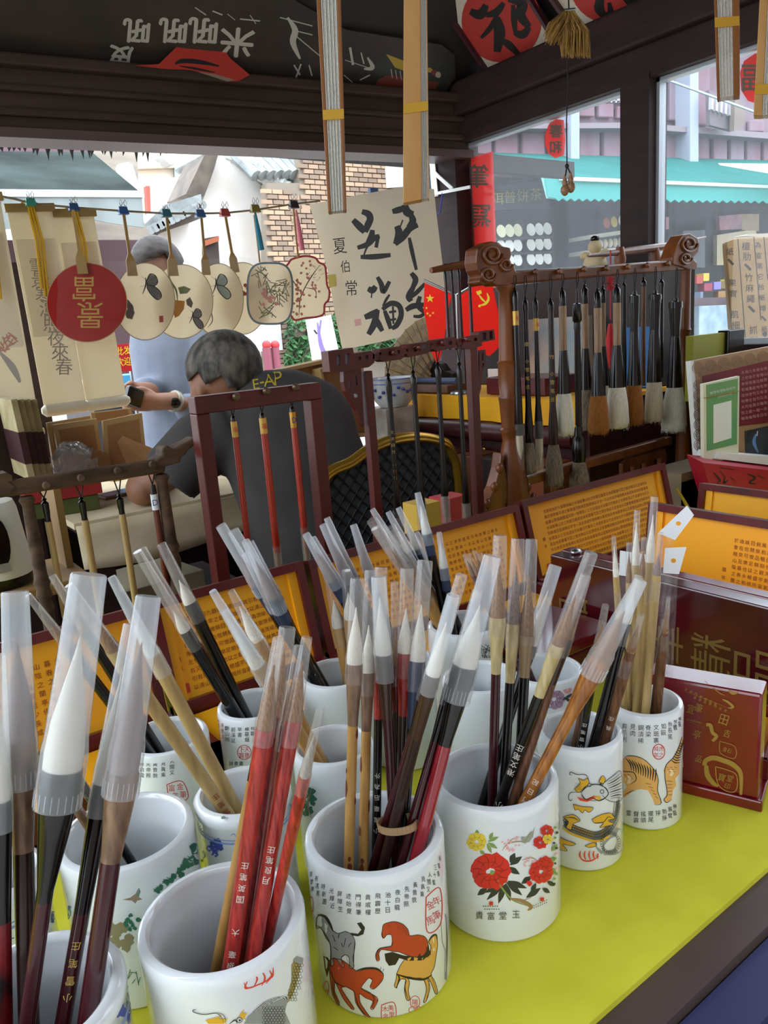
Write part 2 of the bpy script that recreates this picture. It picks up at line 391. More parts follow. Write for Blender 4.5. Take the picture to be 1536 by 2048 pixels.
_n = V((-.133, -1, 0)).normalized(); _p = V((.5, 2.40-.058, 2.0)); p = Paint(lambda u, v, h: PP(u, v, _p+_n*h, _n)); p.k = 30
p.fill([(270, 131), (318, 128), (352, 95), (362, 82), (400, 85), (440, 90), (462, 118), (500, 150), (478, 162), (455, 163), (420, 148), (380, 140), (330, 138)], 0)
p.fill([(350, 90), (362, 78), (400, 80), (440, 88), (425, 94), (380, 92)], 1)
p.fill([(395, 144), (455, 163), (470, 160), (430, 148)], 1)
p.stroke([(350, 128), (365, 122), (400, 124), (438, 132)], 9, 2); p.stroke([(360, 132), (395, 138), (430, 145)], 5, 2)
o = p.mb.build('torn_poster', [M('torn_red_paper', '#b53327', .8), M('torn_paper_back', '#8e7a6b', .8), BLK], None, fix=False)
tag(o, 'torn scrap of red poster stuck to the back beam', 'poster')
p = Paint(binv); p.k = 60
p.fill([(752, 130), (772, 107), (830, 125), (905, 120), (900, 168), (860, 180), (752, 172)], 0)
p.fill([(772, 108), (830, 130), (830, 150), (790, 135)], 1); p.fill([(755, 160), (775, 150), (880, 165), (870, 178), (752, 172)], 2)
for k in range(8): p.stroke([(782+k*9, 138+k*2), (785+k*9, 156+k*2)], 5, 3)
for k in range(5): p.blob((850+k*9, 135+k*5), 6, k % 4)
o = p.mb.build('food_poster', [M('poster_dark_green', '#2d332a', .5), M('poster_yellow', '#b79a36', .6), M('poster_maroon', '#7a3a2c', .6), M('poster_cream', '#b3a893', .6)], None, fix=False)
tag(o, 'peeling colourful poster at the right end of the dark sign board', 'poster')

# framed red-circle signs on the right slope
rn = V((2.12, .1, 2.05)) - V((.92, .1, 3.13)); rn = V((-math.sin(math.radians(42)), 0, -math.cos(math.radians(42))))
rp0 = V((2.10, 1.5, 2.05)) + rn*.03
rinv = lambda u, v, h: PP(u, v, rp0+rn*h, rn)
FRM = M('dark_red_frame_wood', '#45212a', .45)
for lab, cor, cc, ch, cs in (('framed sign of a large black character on a red circle, nearest the corner', ((990, 160), (1132, 98), (1030, -70), (872, -16)), (1003, 42), '和', 128),
                         ('framed sign of a black character on a red circle above the window post', ((1172, 86), (1372, 2), (1270, -160), (1060, -72)), (1218, -36), '氣', 128)):
    t = thing('framed_sign', lab, 'sign', rinv(*cc, 0), 'framed red-circle signs under the roof')
    o4 = [rinv(u, v, 0) for u, v in cor]; c4 = sum(o4, V())/4; i4 = [c4+(q-c4)*.93 for q in o4]
    MB().frame(o4, i4, rn*.022).build('frame', FRM, t)
    MB().prism([q for q in i4], rn*.006).build('panel', M('cream_panel', '#c9bfae', .7), t)
    q = Paint(lambda u, v, h: rinv(u, v, h+.007)); q.fill([(cc[0]+math.cos(a*.1963)*80, cc[1]+math.sin(a*.1963)*83) for a in range(32)], 0)
    q.build('red_disc', M('red_disc_paint', '#b1352c', .7), t)
    q = Paint(lambda u, v, h: rinv(u, v, h+.008), 0, (768, 0), 2)
    if ch == '和':
        for s_, w_ in (([(345, 45), (385, 58), (408, 20)], 40), ([(408, 62), (450, 48), (478, 12)], 30), ([(455, 50), (430, 105), (388, 152)], 22), ([(450, 70), (462, 130), (452, 208)], 46), ([(470, 160), (500, 180), (540, 220)], 30), ([(498, -5), (552, 15), (545, 60), (580, 108)], 40), ([(580, 108), (555, 138), (520, 130)], 34), ([(515, 20), (520, 80), (525, 130)], 24)): q.stroke([(x, y, 1 if 0 < i < len(s_)-1 else .6) for i, (x, y) in enumerate(s_)], w_)
    else:
        for s_, w_ in (([(800, -60), (850, -20), (900, -40), (960, -50)], 40), ([(870, -20), (860, 30), (880, 65)], 40), ([(880, 60), (905, 50), (900, 10)], 24), ([(940, -40), (990, 10), (1020, 5)], 36)): q.stroke([(x, y, 1 if 0 < i < len(s_)-1 else .6) for i, (x, y) in enumerate(s_)], w_)
    q.build('character', BLK, t)

# ================================================================== THE LANE OUTSIDE
def slabY(name, pts, Y, t, mat, parent=None, **k):
    return MB().prism([PY(u, v, Y) for u, v in pts], (0, t, 0)).build(name, mat, parent, **k)
def slabG(name, u0, u1, vt, Y, t, mat, parent=None):
    """slab standing on the ground"""
    A, B = PY(u0, vt, Y), PY(u1, vt, Y); return box_obj(name, (A.x, Y, 0), (B.x, Y+t, (A.z+B.z)/2), mat, parent=parent)
WALLW = M('white_plaster', '#faf7f2', .85, var=('#f0e9e0', 2, (1, 1, 1))); TILE = M('grey_roof_tile', '#9aa09f', .7, var=('#787d7c', 8, (1, 1, 1)))
EAVE = M('old_eave_timber', '#6d6257', .8, var=('#544b43', 6, (1, 1, 1))); CREAM = M('cream_plaster', '#f4e6d4', .85)
BRK = [M('brick_a', '#a98f78', .85), M('brick_b', '#8f7a69', .85), M('brick_c', '#b59c80', .85)]; MORT = M('mortar', '#8a8073', .9)
YG = 7.5
# gable house
g = thing('gable_house', 'white plastered gable house with grey tiled roof across the lane', 'house', PY(470, 720, YG))
slabY('gable_wall', [(404, 760), (404, 405), (440, 306), (532, 372), (548, 500), (560, 760)], YG, 1.5, WALLW, g)
slabY('barge_board', [(400, 395), (372, 388), (408, 312), (440, 296), (436, 312), (408, 392)], YG-.15, .5, EAVE, g)
slabY('window', [(404, 478), (436, 472), (440, 540), (404, 540)], YG-.05, .2, M('dark_window', '#4c413c', .6), g)
slabY('window_lintel', [(400, 484), (438, 472), (438, 482), (400, 496)], YG-.12, .1, M('brick_red_lintel', '#b46a4a', .8), g)
rf = slabY('roof', [(440, 290), (620, 290), (608, 352), (548, 362), (530, 372)], YG-.05, 1.2, TILE, g)
for k in range(9):                              # rows of half-round cover tiles
    u0 = 448+k*17; a = PY(u0, 290, YG-.25); b = PY(u0+64-k*1.5, 352-k*.5, YG-.55)
    MB().lathe(a, b-a, [(0, .06), ((b-a).length, .06)], 8).build('tile_row', TILE, g, smooth=True)
for k in range(9):
    u = 455+k*10.5; v = 308+k*7.2
    MB().lathe(PY(u, v, YG-.3), V((.4, -.5, -.25)), [(0, .055), (.28, .05)], 8).build('verge_tile', M('pale_verge_tile', '#c3c7c4', .7), g, smooth=True)
slabY('gutter', [(548, 362), (612, 350), (612, 372), (552, 385)], YG-.3, .3, M('dark_gutter', '#6d7470', .6), g)
slabY('downpipe', [(588, 378), (594, 378), (600, 640), (594, 640)], YG-.35, .08, M('white_pipe', '#d8d6d0', .5), g)
# low annexe with its own tiled eave
a_ = thing('annexe', 'low white annexe with a tiled eave beside the gable house', 'building', PY(340, 720, YG-.6))
slabY('annexe_wall', [(300, 760), (300, 478), (404, 420), (404, 760)], YG-.2, 1, WALLW, a_)
slabY('eave', [(292, 460), (404, 408), (404, 436), (296, 474)], YG-.5, .5, EAVE, a_)
slabY('annexe_roof', [(286, 452), (330, 410), (402, 388), (404, 412), (292, 466)], YG-.55, .45, TILE, a_)
for k in range(11):
    MB().lathe(PY(296+k*10.4, 462-k*5.0, YG-.6), (0, -1, 0), [(0, .04), (.06, .04)], 8).build('eave_tile', TILE, a_)
# cream house behind
c_ = thing('cream_house', 'cream painted house with a blue-shuttered window behind the camera arm', 'house', PY(330, 720, 9.5))
slabG('cream_wall', 258, 470, 260, 9.5, 2, CREAM, c_)
slabY('string_course', [(270, 330), (400, 326), (400, 334), (270, 338)], 9.4, .15, M('beige_trim', '#b5a48f', .8), c_)
slabY('window', [(352, 334), (394, 334), (394, 400), (352, 400)], 9.42, .1, M('grey_window', '#74777a', .5), c_)
slabY('shutter', [(352, 332), (366, 332), (366, 400), (354, 400)], 9.36, .06, M('pale_blue_shutter', '#a9cbd4', .6), c_)
slabY('red_bar', [(292, 372), (300, 372), (302, 440), (296, 440)], 9.4, .08, M('red_trim', '#b3564a', .7), c_)
slabY('camera_arm', [(272, 327), (320, 326), (320, 331), (272, 332)], 9.0, .1, WHITE, c_)
slabY('camera_housing', [(322, 312), (330, 308), (349, 318), (349, 328), (340, 329)], 9.0, .2, M('camera_grey', '#a7a8a6', .5), c_)
# brick wall, each brick laid
bw = struct(slabY('wall_brick', [(534, 760), (534, 366), (600, 366), (600, 280), (905, 280), (905, 760)], YG-.62, .12, MORT), 'old brick house wall across the lane')
bmesh_data = []
bwid, bhei = .118, .047
for mt in BRK:
    q = MB().box((0, 0, 0), (bwid-.012, .03, bhei-.010)); oo = q.build('brick', mt, None, loc=(0, 0, 0)); bmesh_data.append(oo.data); D.objects.remove(oo)
A = PY(602, 300, YG-.62); nb = 0
Bz = PY(538, 376, YG-.62)
def lay(u0, u1, v0, v1, cap):
    global nb
    top = PY((u0+u1)/2, v0, YG-.62).z; bot = PY((u0+u1)/2, v1, YG-.62).z
    x0 = PY(u0, (v0+v1)/2, YG-.62).x; x1 = PY(u1, (v0+v1)/2, YG-.62).x
    r = 0; z = top
    while z > bot and cap > 0:
        x = x0 + (.5*bwid if r % 2 else 0)
        while x < x1 and cap > 0:
            bx = D.objects.new('brick', random.choice(bmesh_data)); COL.objects.link(bx); bx.parent = bw
            bx.location = V((x, YG-.625-random.uniform(0, .008), z)) - V(bw.location); nb += 1; cap -= 1; x += bwid
        z -= bhei; r += 1
lay(606, 800, 300, 420, 215); lay(540, 598, 385, 560, 85)
rest = MB()
def lay_rest(u0, u1, v0, v1):
    top = PY((u0+u1)/2, v0, YG-.62).z; bot = PY((u0+u1)/2, v1, YG-.62).z
    x0 = PY(u0, (v0+v1)/2, YG-.62).x; x1 = PY(u1, (v0+v1)/2, YG-.62).x; r = 0; z = top
    while z > bot:
        x = x0 + (.5*bwid if r % 2 else 0)
        while x < x1: rest.m = random.randrange(3); rest.box((x, YG-.63, z), (bwid-.012, .03, bhei-.010)); x += bwid
        z -= bhei; r += 1
lay_rest(604, 690, 424, 760); lay_rest(540, 598, 564, 760); lay_rest(806, 900, 300, 420)
rest.build('brick_courses', BRK, bw, kind='stuff')
# grey awning stall on the left
aw = thing('grey_awning', 'faded grey-green market awning with white front bar, left of the lane', 'awning', PY(140, 760, 5.2))
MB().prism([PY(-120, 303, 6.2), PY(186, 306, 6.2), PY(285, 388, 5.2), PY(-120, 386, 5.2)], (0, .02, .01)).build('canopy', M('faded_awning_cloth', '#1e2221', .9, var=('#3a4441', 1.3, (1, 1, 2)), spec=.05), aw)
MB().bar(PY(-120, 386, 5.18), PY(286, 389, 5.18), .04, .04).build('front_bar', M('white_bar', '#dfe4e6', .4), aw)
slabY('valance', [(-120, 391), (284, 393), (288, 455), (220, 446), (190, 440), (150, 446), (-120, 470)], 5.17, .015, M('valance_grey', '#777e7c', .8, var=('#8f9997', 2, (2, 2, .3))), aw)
slabY('support_post', [(-60, 470), (-48, 470), (-48, 760), (-60, 760)], 5.3, .06, M('post_grey', '#8a8d8c', .5), aw)
struct(slabY('wall_grey_brick', [(186, 300), (276, 300), (276, 420), (300, 470), (300, 760), (180, 760)], 6.6, .6, M('grey_brick_mass', '#8d8479', .9, var=('#a59b8e', 4, (1, 1, 3)))), 'weathered grey brick pier beside the awning')
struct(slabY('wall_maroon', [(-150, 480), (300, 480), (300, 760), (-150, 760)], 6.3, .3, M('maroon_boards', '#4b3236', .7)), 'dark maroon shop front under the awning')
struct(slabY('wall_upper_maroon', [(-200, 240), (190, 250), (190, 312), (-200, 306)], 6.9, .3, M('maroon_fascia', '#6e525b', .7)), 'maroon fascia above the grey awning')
sc_ = thing('street_camera', 'white street camera on the grey brick pier', 'camera', PY(252, 370, 6.5))
MB().lathe(PY(246, 328, 6.5), PY(258, 366, 6.5)-PY(246, 328, 6.5), [(0, .05), (.02, .07), (.22, .07), (.24, .05)], 10).build('body', WHITE, sc_, smooth=True)
MB().bar(PY(258, 366, 6.55), PY(266, 372, 6.75), .04, .04).build('bracket', WHITE, sc_)
# jagged leaf fringe under the beam outside
fr = MB()
for k in range(70):
    u = -20+k*12.2+random.uniform(-5, 5); L = random.uniform(8, 30) if (60 < u < 330 or u > 700) else random.uniform(4, 14)
    fr.prism([PY(u-5, 292, 2.62), PY(u+5, 293, 2.62), PY(u+random.uniform(-5, 5), 295+L, 2.62)], (0, .004, 0))
fr.box((PY(300, 290, 2.63)+V((.4, .02, .035))), (3.4, .05, .07))
o = fr.build('leaf_fringe', M('dark_leaf_fringe', '#1f1c17', .8), None); tag(o, 'dark ragged leaf fringe hanging outside the back beam', 'fringe')
# distant things low in the lane
bo = []
for k, u in enumerate((532, 549)):
    t = thing('red_bollard', ('left' if k == 0 else 'right')+' of the two maroon bollards with red bobble tops in the lane', 'bollard', PY(u, 745, 5.6), 'bollards in the lane')
    A = PY(u, 690, 5.6); MB().lathe((A.x, A.y, 0), (0, 0, 1), [(0, .034), (A.z-.02, .034)], 10).build('post', M('maroon_post', '#8d4b5a', .5), t, smooth=True)
    MB().ball(PY(u+1, 690, 5.6), .037).build('top', M('red_cap', '#c23a3e', .6), t, smooth='all')
LEAF = M('vine_leaf', '#4b7a45', .7, var=('#2f5a34', 9, (1, 1, 1)))
for lab, (u0, u1, v0, v1) in (('climbing green vine on the brick wall behind the bollards', (570, 625, 640, 740)), ('green vine hanging right of the purple banner', (655, 690, 630, 710)), ('dark green shrub behind the hanging calligraphy sheet', (715, 790, 665, 700))):
    q = MB()
    for k in range(260):
        c = PY(random.uniform(u0, u1), random.uniform(v0, v1), YG-.74+random.uniform(-.06, .04)); d = V((random.uniform(-1, 1), random.uniform(-1, .2), random.uniform(-1, 1))).normalized(); e = d.orthogonal().normalized()*.026
        q.add([c-e, c+d*.042, c+e, c-d*.042], [(0, 1, 2, 3)])
    o = q.build('climbing_vine', LEAF, None, fix=False); tag(o, lab, 'vine')
bn_ = thing('purple_banner', 'white hanging banner with a purple ink figure in the lane', 'banner', PY(650, 745, 5.5))
slabY('cloth', [(612, 640), (662, 630), (690, 760), (632, 760)], 5.5, .01, M('banner_white', '#dad9e2', .8), bn_); slabG('banner_pole', 634, 638, 650, 5.512, .02, STEEL, bn_)
q = Paint(plane_inv(PY(650, 700, 5.5), (0, -1, 0))); q.stroke([(635, 645), (642, 690), (655, 720), (668, 760)], 9); q.stroke([(628, 660), (634, 668)], 10, 1); q.stroke([(642, 640), (638, 670)], 12)
q.build('ink_figure', [M('purple_ink', '#7d6aa5', .8), BLK], bn_)
o = slabY('white_sheet_sign', [(470, 640), (560, 640), (566, 700), (470, 706)], YG-.66, .03, M('white_sheet', '#e4e4e8', .8)); tag(o, 'white paper sheet pinned up behind the bollards', 'sign')
o = slabY('notice_sheet', [(770, 318), (830, 312), (830, 372), (774, 376)], YG-.66, .012, M('white_notice', '#d6dae0', .7)); tag(o, 'white notice sheet on the brick wall above the calligraphy', 'sign')

# ---------------- wooden shop house seen through the side windows
YS = 6.0
WB = M('weathered_red_boards', '#83747c', .85, var=('#735a61', 3, (1, 1, .4)), spec=.2); WB2 = M('weathered_panel', '#8d7d88', .85, var=('#84616a', 2.2, (1, 1, .5)), spec=.2); WGR = M('grey_stone_band', '#9c9797', .8)
sh = struct(slabY('wall_shop_upper', [(900, 60), (1800, -60), (1800, 420), (900, 345)], YS+.12, .3, WB), 'weathered maroon timber upper storey across the lane')
def panel(u0, u1, v0, v1, sl=0, name='wood_panel', mat=None, Y=None):
    Y = Y or YS
    q = [(u0, v0), (u1, v0+sl), (u1, v1+sl), (u0, v1)]
    slabY(name, q, Y+.06, .05, mat or WB2, sh, bevel=.015)
for k, u in enumerate((940, 992, 1046, 1100)): panel(u, u+44, 262+k, 322+k, 1)
for k, u in enumerate((1160, 1208, 1252)): panel(u, u+40, 250+k*2, 320+k*2, 2)
for k, u in enumerate((1322, 1366)): panel(u, u+38, 262+k*4, 338, 2)
for k, u in enumerate((1392, 1428, 1462, 1495, 1528, 1562)): panel(u, u+27, 268+k*3, 330+k*2, 2)
for u0, u1, v0, v1 in ((1160, 1190, 205, 232), (1198, 1228, 205, 234), (1235, 1262, 212, 236), (1340, 1366, 135, 240), (1395, 1420, 130, 250), (1500, 1530, 240, 262), (1120, 1150, 232, 250)): panel(u0, u1, v0, v1, 1)
slabY('ledge', [(900, 248), (1265, 245), (1800, 285), (1800, 298), (1265, 256), (900, 258)], YS-.1, .25, M('ledge_timber', '#85767c', .7), sh)
for u in (1142, 1380): slabY('pillar', [(u, 60), (u+17, 60), (u+17, 345), (u, 345)], YS-.14, .2, M('grey_blue_pillar', '#9fa6b4', .6), sh)
for (u0, u1, v0, v1) in ((1195, 1262, 168, 205), (1330, 1338, 120, 240)):
    for k in range(int((u1-u0)/9)+1): slabY('lattice_bar', [(u0+k*9, v0), (u0+k*9+3, v0), (u0+k*9+3, v1), (u0+k*9, v1)], YS+.05, .05, M('lattice_light', '#b7b0b5', .7), sh)
for v in (176, 188, 200): slabY('lattice_bar', [(1195, v), (1262, v-3), (1262, v), (1195, v+3)], YS+.05, .05, M('lattice_light'), sh)
wd = thing('open_casement', 'weathered lattice casement standing open on the timber storey', 'window', PY(1450, 250, YS-.2))
slabY('leaf', [(1418, 180), (1468, 205), (1466, 262), (1420, 250)], YS-.25, .05, M('casement_wood', '#6f6568', .7), wd)
slabY('return_leaf', [(1470, 190), (1490, 214), (1488, 250), (1468, 262)], YS-.35, .06, M('casement_wood_dark', '#7d6d62', .7), wd)
for k in range(5): slabY('lattice_bar', [(1424+k*9, 190+k*4), (1428+k*9, 192+k*4), (1427+k*9, 220+k*3), (1423+k*9, 218+k*3)], YS-.3, .04, M('lattice_light'), wd)
slabY('cable', [(1330, 155), (1540, 232), (1540, 236), (1330, 159)], YS-.5, .02, M('grey_cable', '#a3a6ae', .6), sh)
# dark shop interior wall
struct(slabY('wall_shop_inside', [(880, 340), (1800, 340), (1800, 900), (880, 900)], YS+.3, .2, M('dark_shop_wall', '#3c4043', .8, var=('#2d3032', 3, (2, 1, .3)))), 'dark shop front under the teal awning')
tw = thing('teal_awning', 'teal awning with scalloped valance over the shop opposite', 'awning', PY(1250, 760, 4.9))
TEAL = M('teal_cloth', '#0f5c57', .9, var=('#15655f', 2, (1, 1, 1)), spec=.1)
MB().prism([PY(985, 309, 6.0), PY(1800, 330, 6.0), PY(1800, 383, 4.7), PY(1120, 356, 4.7)], (0, .01, .02)).build('canopy', TEAL, tw)
MB().bar(PY(1120, 357, 4.69), PY(1800, 384, 4.69), .03, .03).build('front_bar', M('pale_bar', '#c7dcd9', .5), tw)
val = [(1090, 352)] + [(1800, 384), (1800, 420)]
x = 1790
while x > 1104: val += [(x, 402+(x-1100)*.012), (x-8, 396+(x-1100)*.012)]; x -= 16
val += [(1096, 394)]
slabY('valance', val, 4.7, .012, M('teal_valance', '#2a8f88', .7), tw)
slabY('side_flap', [(1085, 352), (1120, 356), (1118, 398), (1096, 396)], 4.75, .02, M('pale_teal', '#86c5c0', .7), tw)
o = MB().prism([PY(1440, 330, 4.6), PY(1800, 332, 4.6), PY(1800, 392, 4.3)], (0, .02, .02)).build('white_canopy', M('white_canvas', '#e0e6e6', .7), None); tag(o, 'white canvas edge above the teal awning at the right', 'awning')
# gold shop letters
t = thing('shop_sign', 'dark shop sign with gold characters under the teal awning', 'sign', PY(1060, 390, YS))
slabY('board', [(985, 372), (1100, 360), (1100, 418), (985, 420)], YS, .05, M('black_sign', '#33363a', .5), t)
q = Paint(plane_inv(PY(1040, 390, YS), (0, -1, 0)))
for ch, c in (('茶', (1072, 388)), ('饼', (1046, 391)), ('普', (1020, 394)), ('洱', (996, 397))): q.text(ch, c, 24)
q.build('gold_characters', M('dull_gold', '#9a8f5a', .5), t)
# shelves with round plates
shelf = thing('plate_shelf', 'dark shelf of white round plates in the shop opposite', 'shelf', PY(1030, 620, YS))
for v in (476, 506, 540): slabY('shelf_board', [(985, v), (1105, v-4), (1105, v+1), (985, v+5)], YS-.16, .34, M('shelf_black', '#202224', .6), shelf)
for u in (985, 1046, 1103): slabG('upright', u, u+4, 440, YS-.08, .25, M('shelf_black'), shelf)
PL = M('white_plate', '#e9e9e2', .4); PL2 = M('cream_plate', '#d8d3b4', .5)
ORD = ('first', 'second', 'third', 'fourth', 'fifth', 'sixth', 'seventh', 'eighth', 'ninth')
for r, (v, nm) in enumerate(((463, 'top'), (493, 'middle'), (522, 'bottom'))):
    for k in range(6):
        u = 1001+k*16.5+(10 if k > 2 else 0); q = MB().lathe(PY(u, v-k*1.0, YS-.14), (0, -1, .15), [(0, .030), (.008, .062), (.014, .064), (.010, .04), (.006, .0)], 14)
        o = q.build('round_plate', PL2 if (k < 3 and r == 0) else PL, None, smooth=True); tag(o, 'white round plate on the %s shelf opposite, %s from the left' % (nm, ORD[k]), 'plate', 'plates on the shop shelf')
for k in range(5):
    o = MB().lathe(PY(1212+k*15, 446-k*2, YS-.2), (0, -1, .1), [(0, .03), (.01, .06), (.015, .05), (.01, 0)], 12).build('tea_cake', [M('tea_red', '#b8604e', .7), M('tea_yellow', '#c9b35a', .7), PL][k % 3], None, smooth=True)
    tag(o, 'coloured round tin on the upper shelf opposite, %s from the left' % ORD[k], 'tin', 'round tins on the shop shelf')
ws = thing('snack_shelf', 'pale shelf of cream packets in the shop opposite', 'shelf', PY(1230, 520, YS))  # boards in one pale colour
slabY('board', [(1180, 470), (1262, 458), (1262, 466), (1180, 478)], YS-.2, .3, M('pale_shelf', '#d8d2c4', .6), ws)
slabY('board', [(1180, 500), (1262, 492), (1262, 500), (1180, 508)], YS-.2, .3, M('pale_shelf'), ws)
for k in range(8):
    o = MB().ball(PY(1190+k*10, 490-k*1.2, YS-.25), (.035, .03, .05), 8, 5).build('snack_packet', M('cream_packet', '#d9cdb2', .6), None, smooth='all'); tag(o, 'cream snack packet in the row on the pale shelf, %s from the left' % (ORD+('tenth',))[k], 'packet', 'packets on the pale shelf')
lit = [('flower_picture', 'pink flower picture panel under the awning', [(1438, 432), (1484, 428), (1484, 458), (1440, 460)], '#c98a90', '#8f6d80'), ('wooden_sign', 'tan wooden board beside the pink picture', [(1484, 428), (1518, 428), (1518, 462), (1484, 460)], '#b79c7b', '#a58a68'),
       ('shop_poster', 'cream poster with orange border beside the wrapped paper pack', [(1434, 470), (1512, 458), (1516, 530), (1434, 530)], '#e8dcc2', '#dcc9a0'), ('pink_poster', 'narrow pink poster beside the window post', [(1322, 434), (1338, 434), (1338, 458), (1322, 460)], '#d98a92', '#e0aab0'),
       ('grey_cabinet', 'tall grey cabinet in the shop opposite', [(1366, 462), (1410, 460), (1410, 535), (1366, 535)], '#767c80', '#6a7073'), ('dark_counter', 'dark maroon counter heaped with snack boxes', [(1180, 604), (1560, 590), (1560, 800), (1180, 800)], '#5a4348', '#4b3a3e'), ('glass_counter', 'blue-grey glass counter in the shop opposite', [(1398, 612), (1536, 606), (1536, 800), (1398, 800)], '#9fb3bd', '#7f97a3')]
for nm, lab, pts, c1, c2 in lit:
    o = slabY(nm, pts, YS+.235 if 'counter' not in nm else YS-.8-(.07 if nm == 'glass_counter' else 0), .5 if nm == 'dark_counter' else .06, M(nm+'_face', c1, .6, var=(c2, 6, (1, 1, 1)))); tag(o, lab, nm.split('_')[-1])
cols = ['#b8453f', '#d9b93f', '#8c7fd0', '#c7b27a', '#a33d55', '#e3d43c', '#c95a52', '#7b8ea5', '#b58a4e', '#d8c25a']
pos = [(1392, 560), (1405, 555), (1428, 572), (1446, 570), (1410, 575), (1452, 566), (1478, 575), (1395, 592), (1440, 590), (1470, 592)]
for k, (u, v) in enumerate(pos):
    o = MB().box(PY(u, v, YS-.62), (.13, .1, .09), Matrix.Rotation(.4*math.sin(k*3), 3, 'Z')).build('snack_box', M('snack_box_%s' % cols[k][1:], cols[k], .6), None, bevel=.004)
    tag(o, ('red', 'yellow', 'lilac', 'tan', 'crimson', 'bright yellow', 'coral', 'slate blue', 'ochre', 'pale gold')[k]+' snack box heaped on the counter opposite', 'box', 'snack boxes on the shop counter')
o = slabG('orange_board', 1316, 1336, 632, 4.2, .03, M('orange_board_face', '#e08a2c', .7, var=('#e8c23a', 14, (1, 1, 1)))); tag(o, 'orange and yellow board outside the side window', 'sign')

# ================================================================== BRUSH POTS
CUPS = {}
BLUE = M('cobalt_glaze', '#33479a', .3); BLUEL = M('pale_cobalt', '#7f95c8', .3); WARE = PORC
def cup(key, x, y, r, h, label, flange=False):
    t = thing('brush_pot', label, 'brush pot', (x, y, CT+.001), 'porcelain brush pots on the counter'); w_ = .0075 if r > .04 else .0065
    ri = r-w_; z = 0
    prof = [(0, r*.3), (0, r-.003), (.0012, r-.0008), (.003, r), (h-.012, r), (h-.010, r+(.0012 if flange else 0)), (h-.004, r+(.0012 if flange else 0)), (h-.0012, r-.001), (h, r-.0032), (h, ri+.0022), (h-.0015, ri+.0005), (h-.004, ri),
            (h-.018, ri), (h-.0195, ri-.0012), (h-.030, ri-.0014), (.008, ri-.0014), (.006, ri-.004), (.006, 0)]
    MB().lathe((x, y, CT+.001), (0, 0, 1), prof, 64, cap=True).build('pot_body', PORC, t, smooth=True)
    c = V((x, y, 0))
    def inv(u, v, hh, r=r):
        rr = r+hh; d = ray(u, v); a = d.x*d.x+d.y*d.y; ox, oy = CAM.x-x, CAM.y-y; b = ox*d.x+oy*d.y; cc = ox*ox+oy*oy-rr*rr
        q = b*b-a*cc; tt = (-b-math.sqrt(max(q, 0)))/a; P = CAM+d*tt
        if q < 0:
            e = V((P.x-x, P.y-y)); e = e.normalized()*rr; P = V((x+e.x, y+e.y, P.z))
        P.z = min(max(P.z, CT+.003), CT+h-.006); return P
    CUPS[key] = dict(t=t, x=x, y=y, r=r, ri=ri-.002, h=h, inv=inv, br=[])
    return t
def cyl_text(mb, key, cols, th0, dth, z0, dz, size, slant=0):
    """columns of characters around a pot, th0 = angle of the first column seen from the camera side"""
    k = CUPS[key]; 
    for i, col in enumerate(cols):
        a = th0+i*dth; rr = k['r']+.00015; e = V((math.cos(a), math.sin(a), 0)); ux = V((-math.sin(a), math.cos(a), 0))
        for j, ch in enumerate(col): put_glyph(mb, ch, size, V((k['x'], k['y'], CT+z0-j*dz))+e*rr, ux, V((0, 0, 1)))
FRONT = lambda k: math.atan2(-CUPS[k]['y'], -CUPS[k]['x'])
cup('horse', .2550, .3975, .0486, .1115, 'white brush pot painted with running horses and rows of black characters')
cup('dragon', .1380, .3935, .0500, .112, 'white brush pot with a grey dragon and red flames, front left')
cup('peony', .3635, .3890, .0480, .112, 'white brush pot painted with red peonies and a yellow rose')
cup('dragon2', .4610, .3878, .0352, .1125, 'narrow white brush pot with a gold and black dragon above red flames')
cup('tiger', .5430, .3822, .0328, .112, 'narrow white brush pot painted with two striped tigers')
cup('blue', .0320, .4080, .0480, .112, 'blue and white brush pot in the bottom left corner', True)
cup('pine', .1210, .5190, .0480, .112, 'white brush pot with green pine branches and a flying bird')
cup('lotus', .2070, .5055, .0362, .112, 'small blue and white brush pot with a pierced rim', True)
cup('verse', .1948, .6310, .0364, .112, 'white verse brush pot with a red square seal below its black characters')
cup('verse2', .2800, .6300, .0345, .112, 'white verse brush pot with a round red seal below its black characters')
_q = PZ(672, 1345, CT+.112); cup('back', _q.x, _q.y, .0375, .112, 'plain white brush pot behind the red brushes')
_q = PZ(666, 1488, CT+.112); cup('tree', _q.x, _q.y, .0350, .112, 'white brush pot with a green tree, just behind the horse pot')
_q = PZ(962, 1352, CT+.112); cup('plain', _q.x, _q.y, .0385, .112, 'plain white brush pot directly behind the peony pot')
_q = PZ(928, 1246, CT+.112); cup('ink', _q.x, _q.y, .0430, .112, 'white brush pot with an ink sketch in the back row')
_q = PZ(1088, 1336, CT+.112); cup('purple', _q.x, _q.y, .0380, .112, 'white brush pot with mauve peonies behind the amber brush')
_q = PZ(800, 1318, CT+.112); cup('hidden', _q.x, _q.y, .0360, .112, 'white brush pot mostly hidden behind the horse pot brushes')
cup('edge', .0360, .5330, .0310, .112, 'blue-lined white brush pot at the left edge', True)

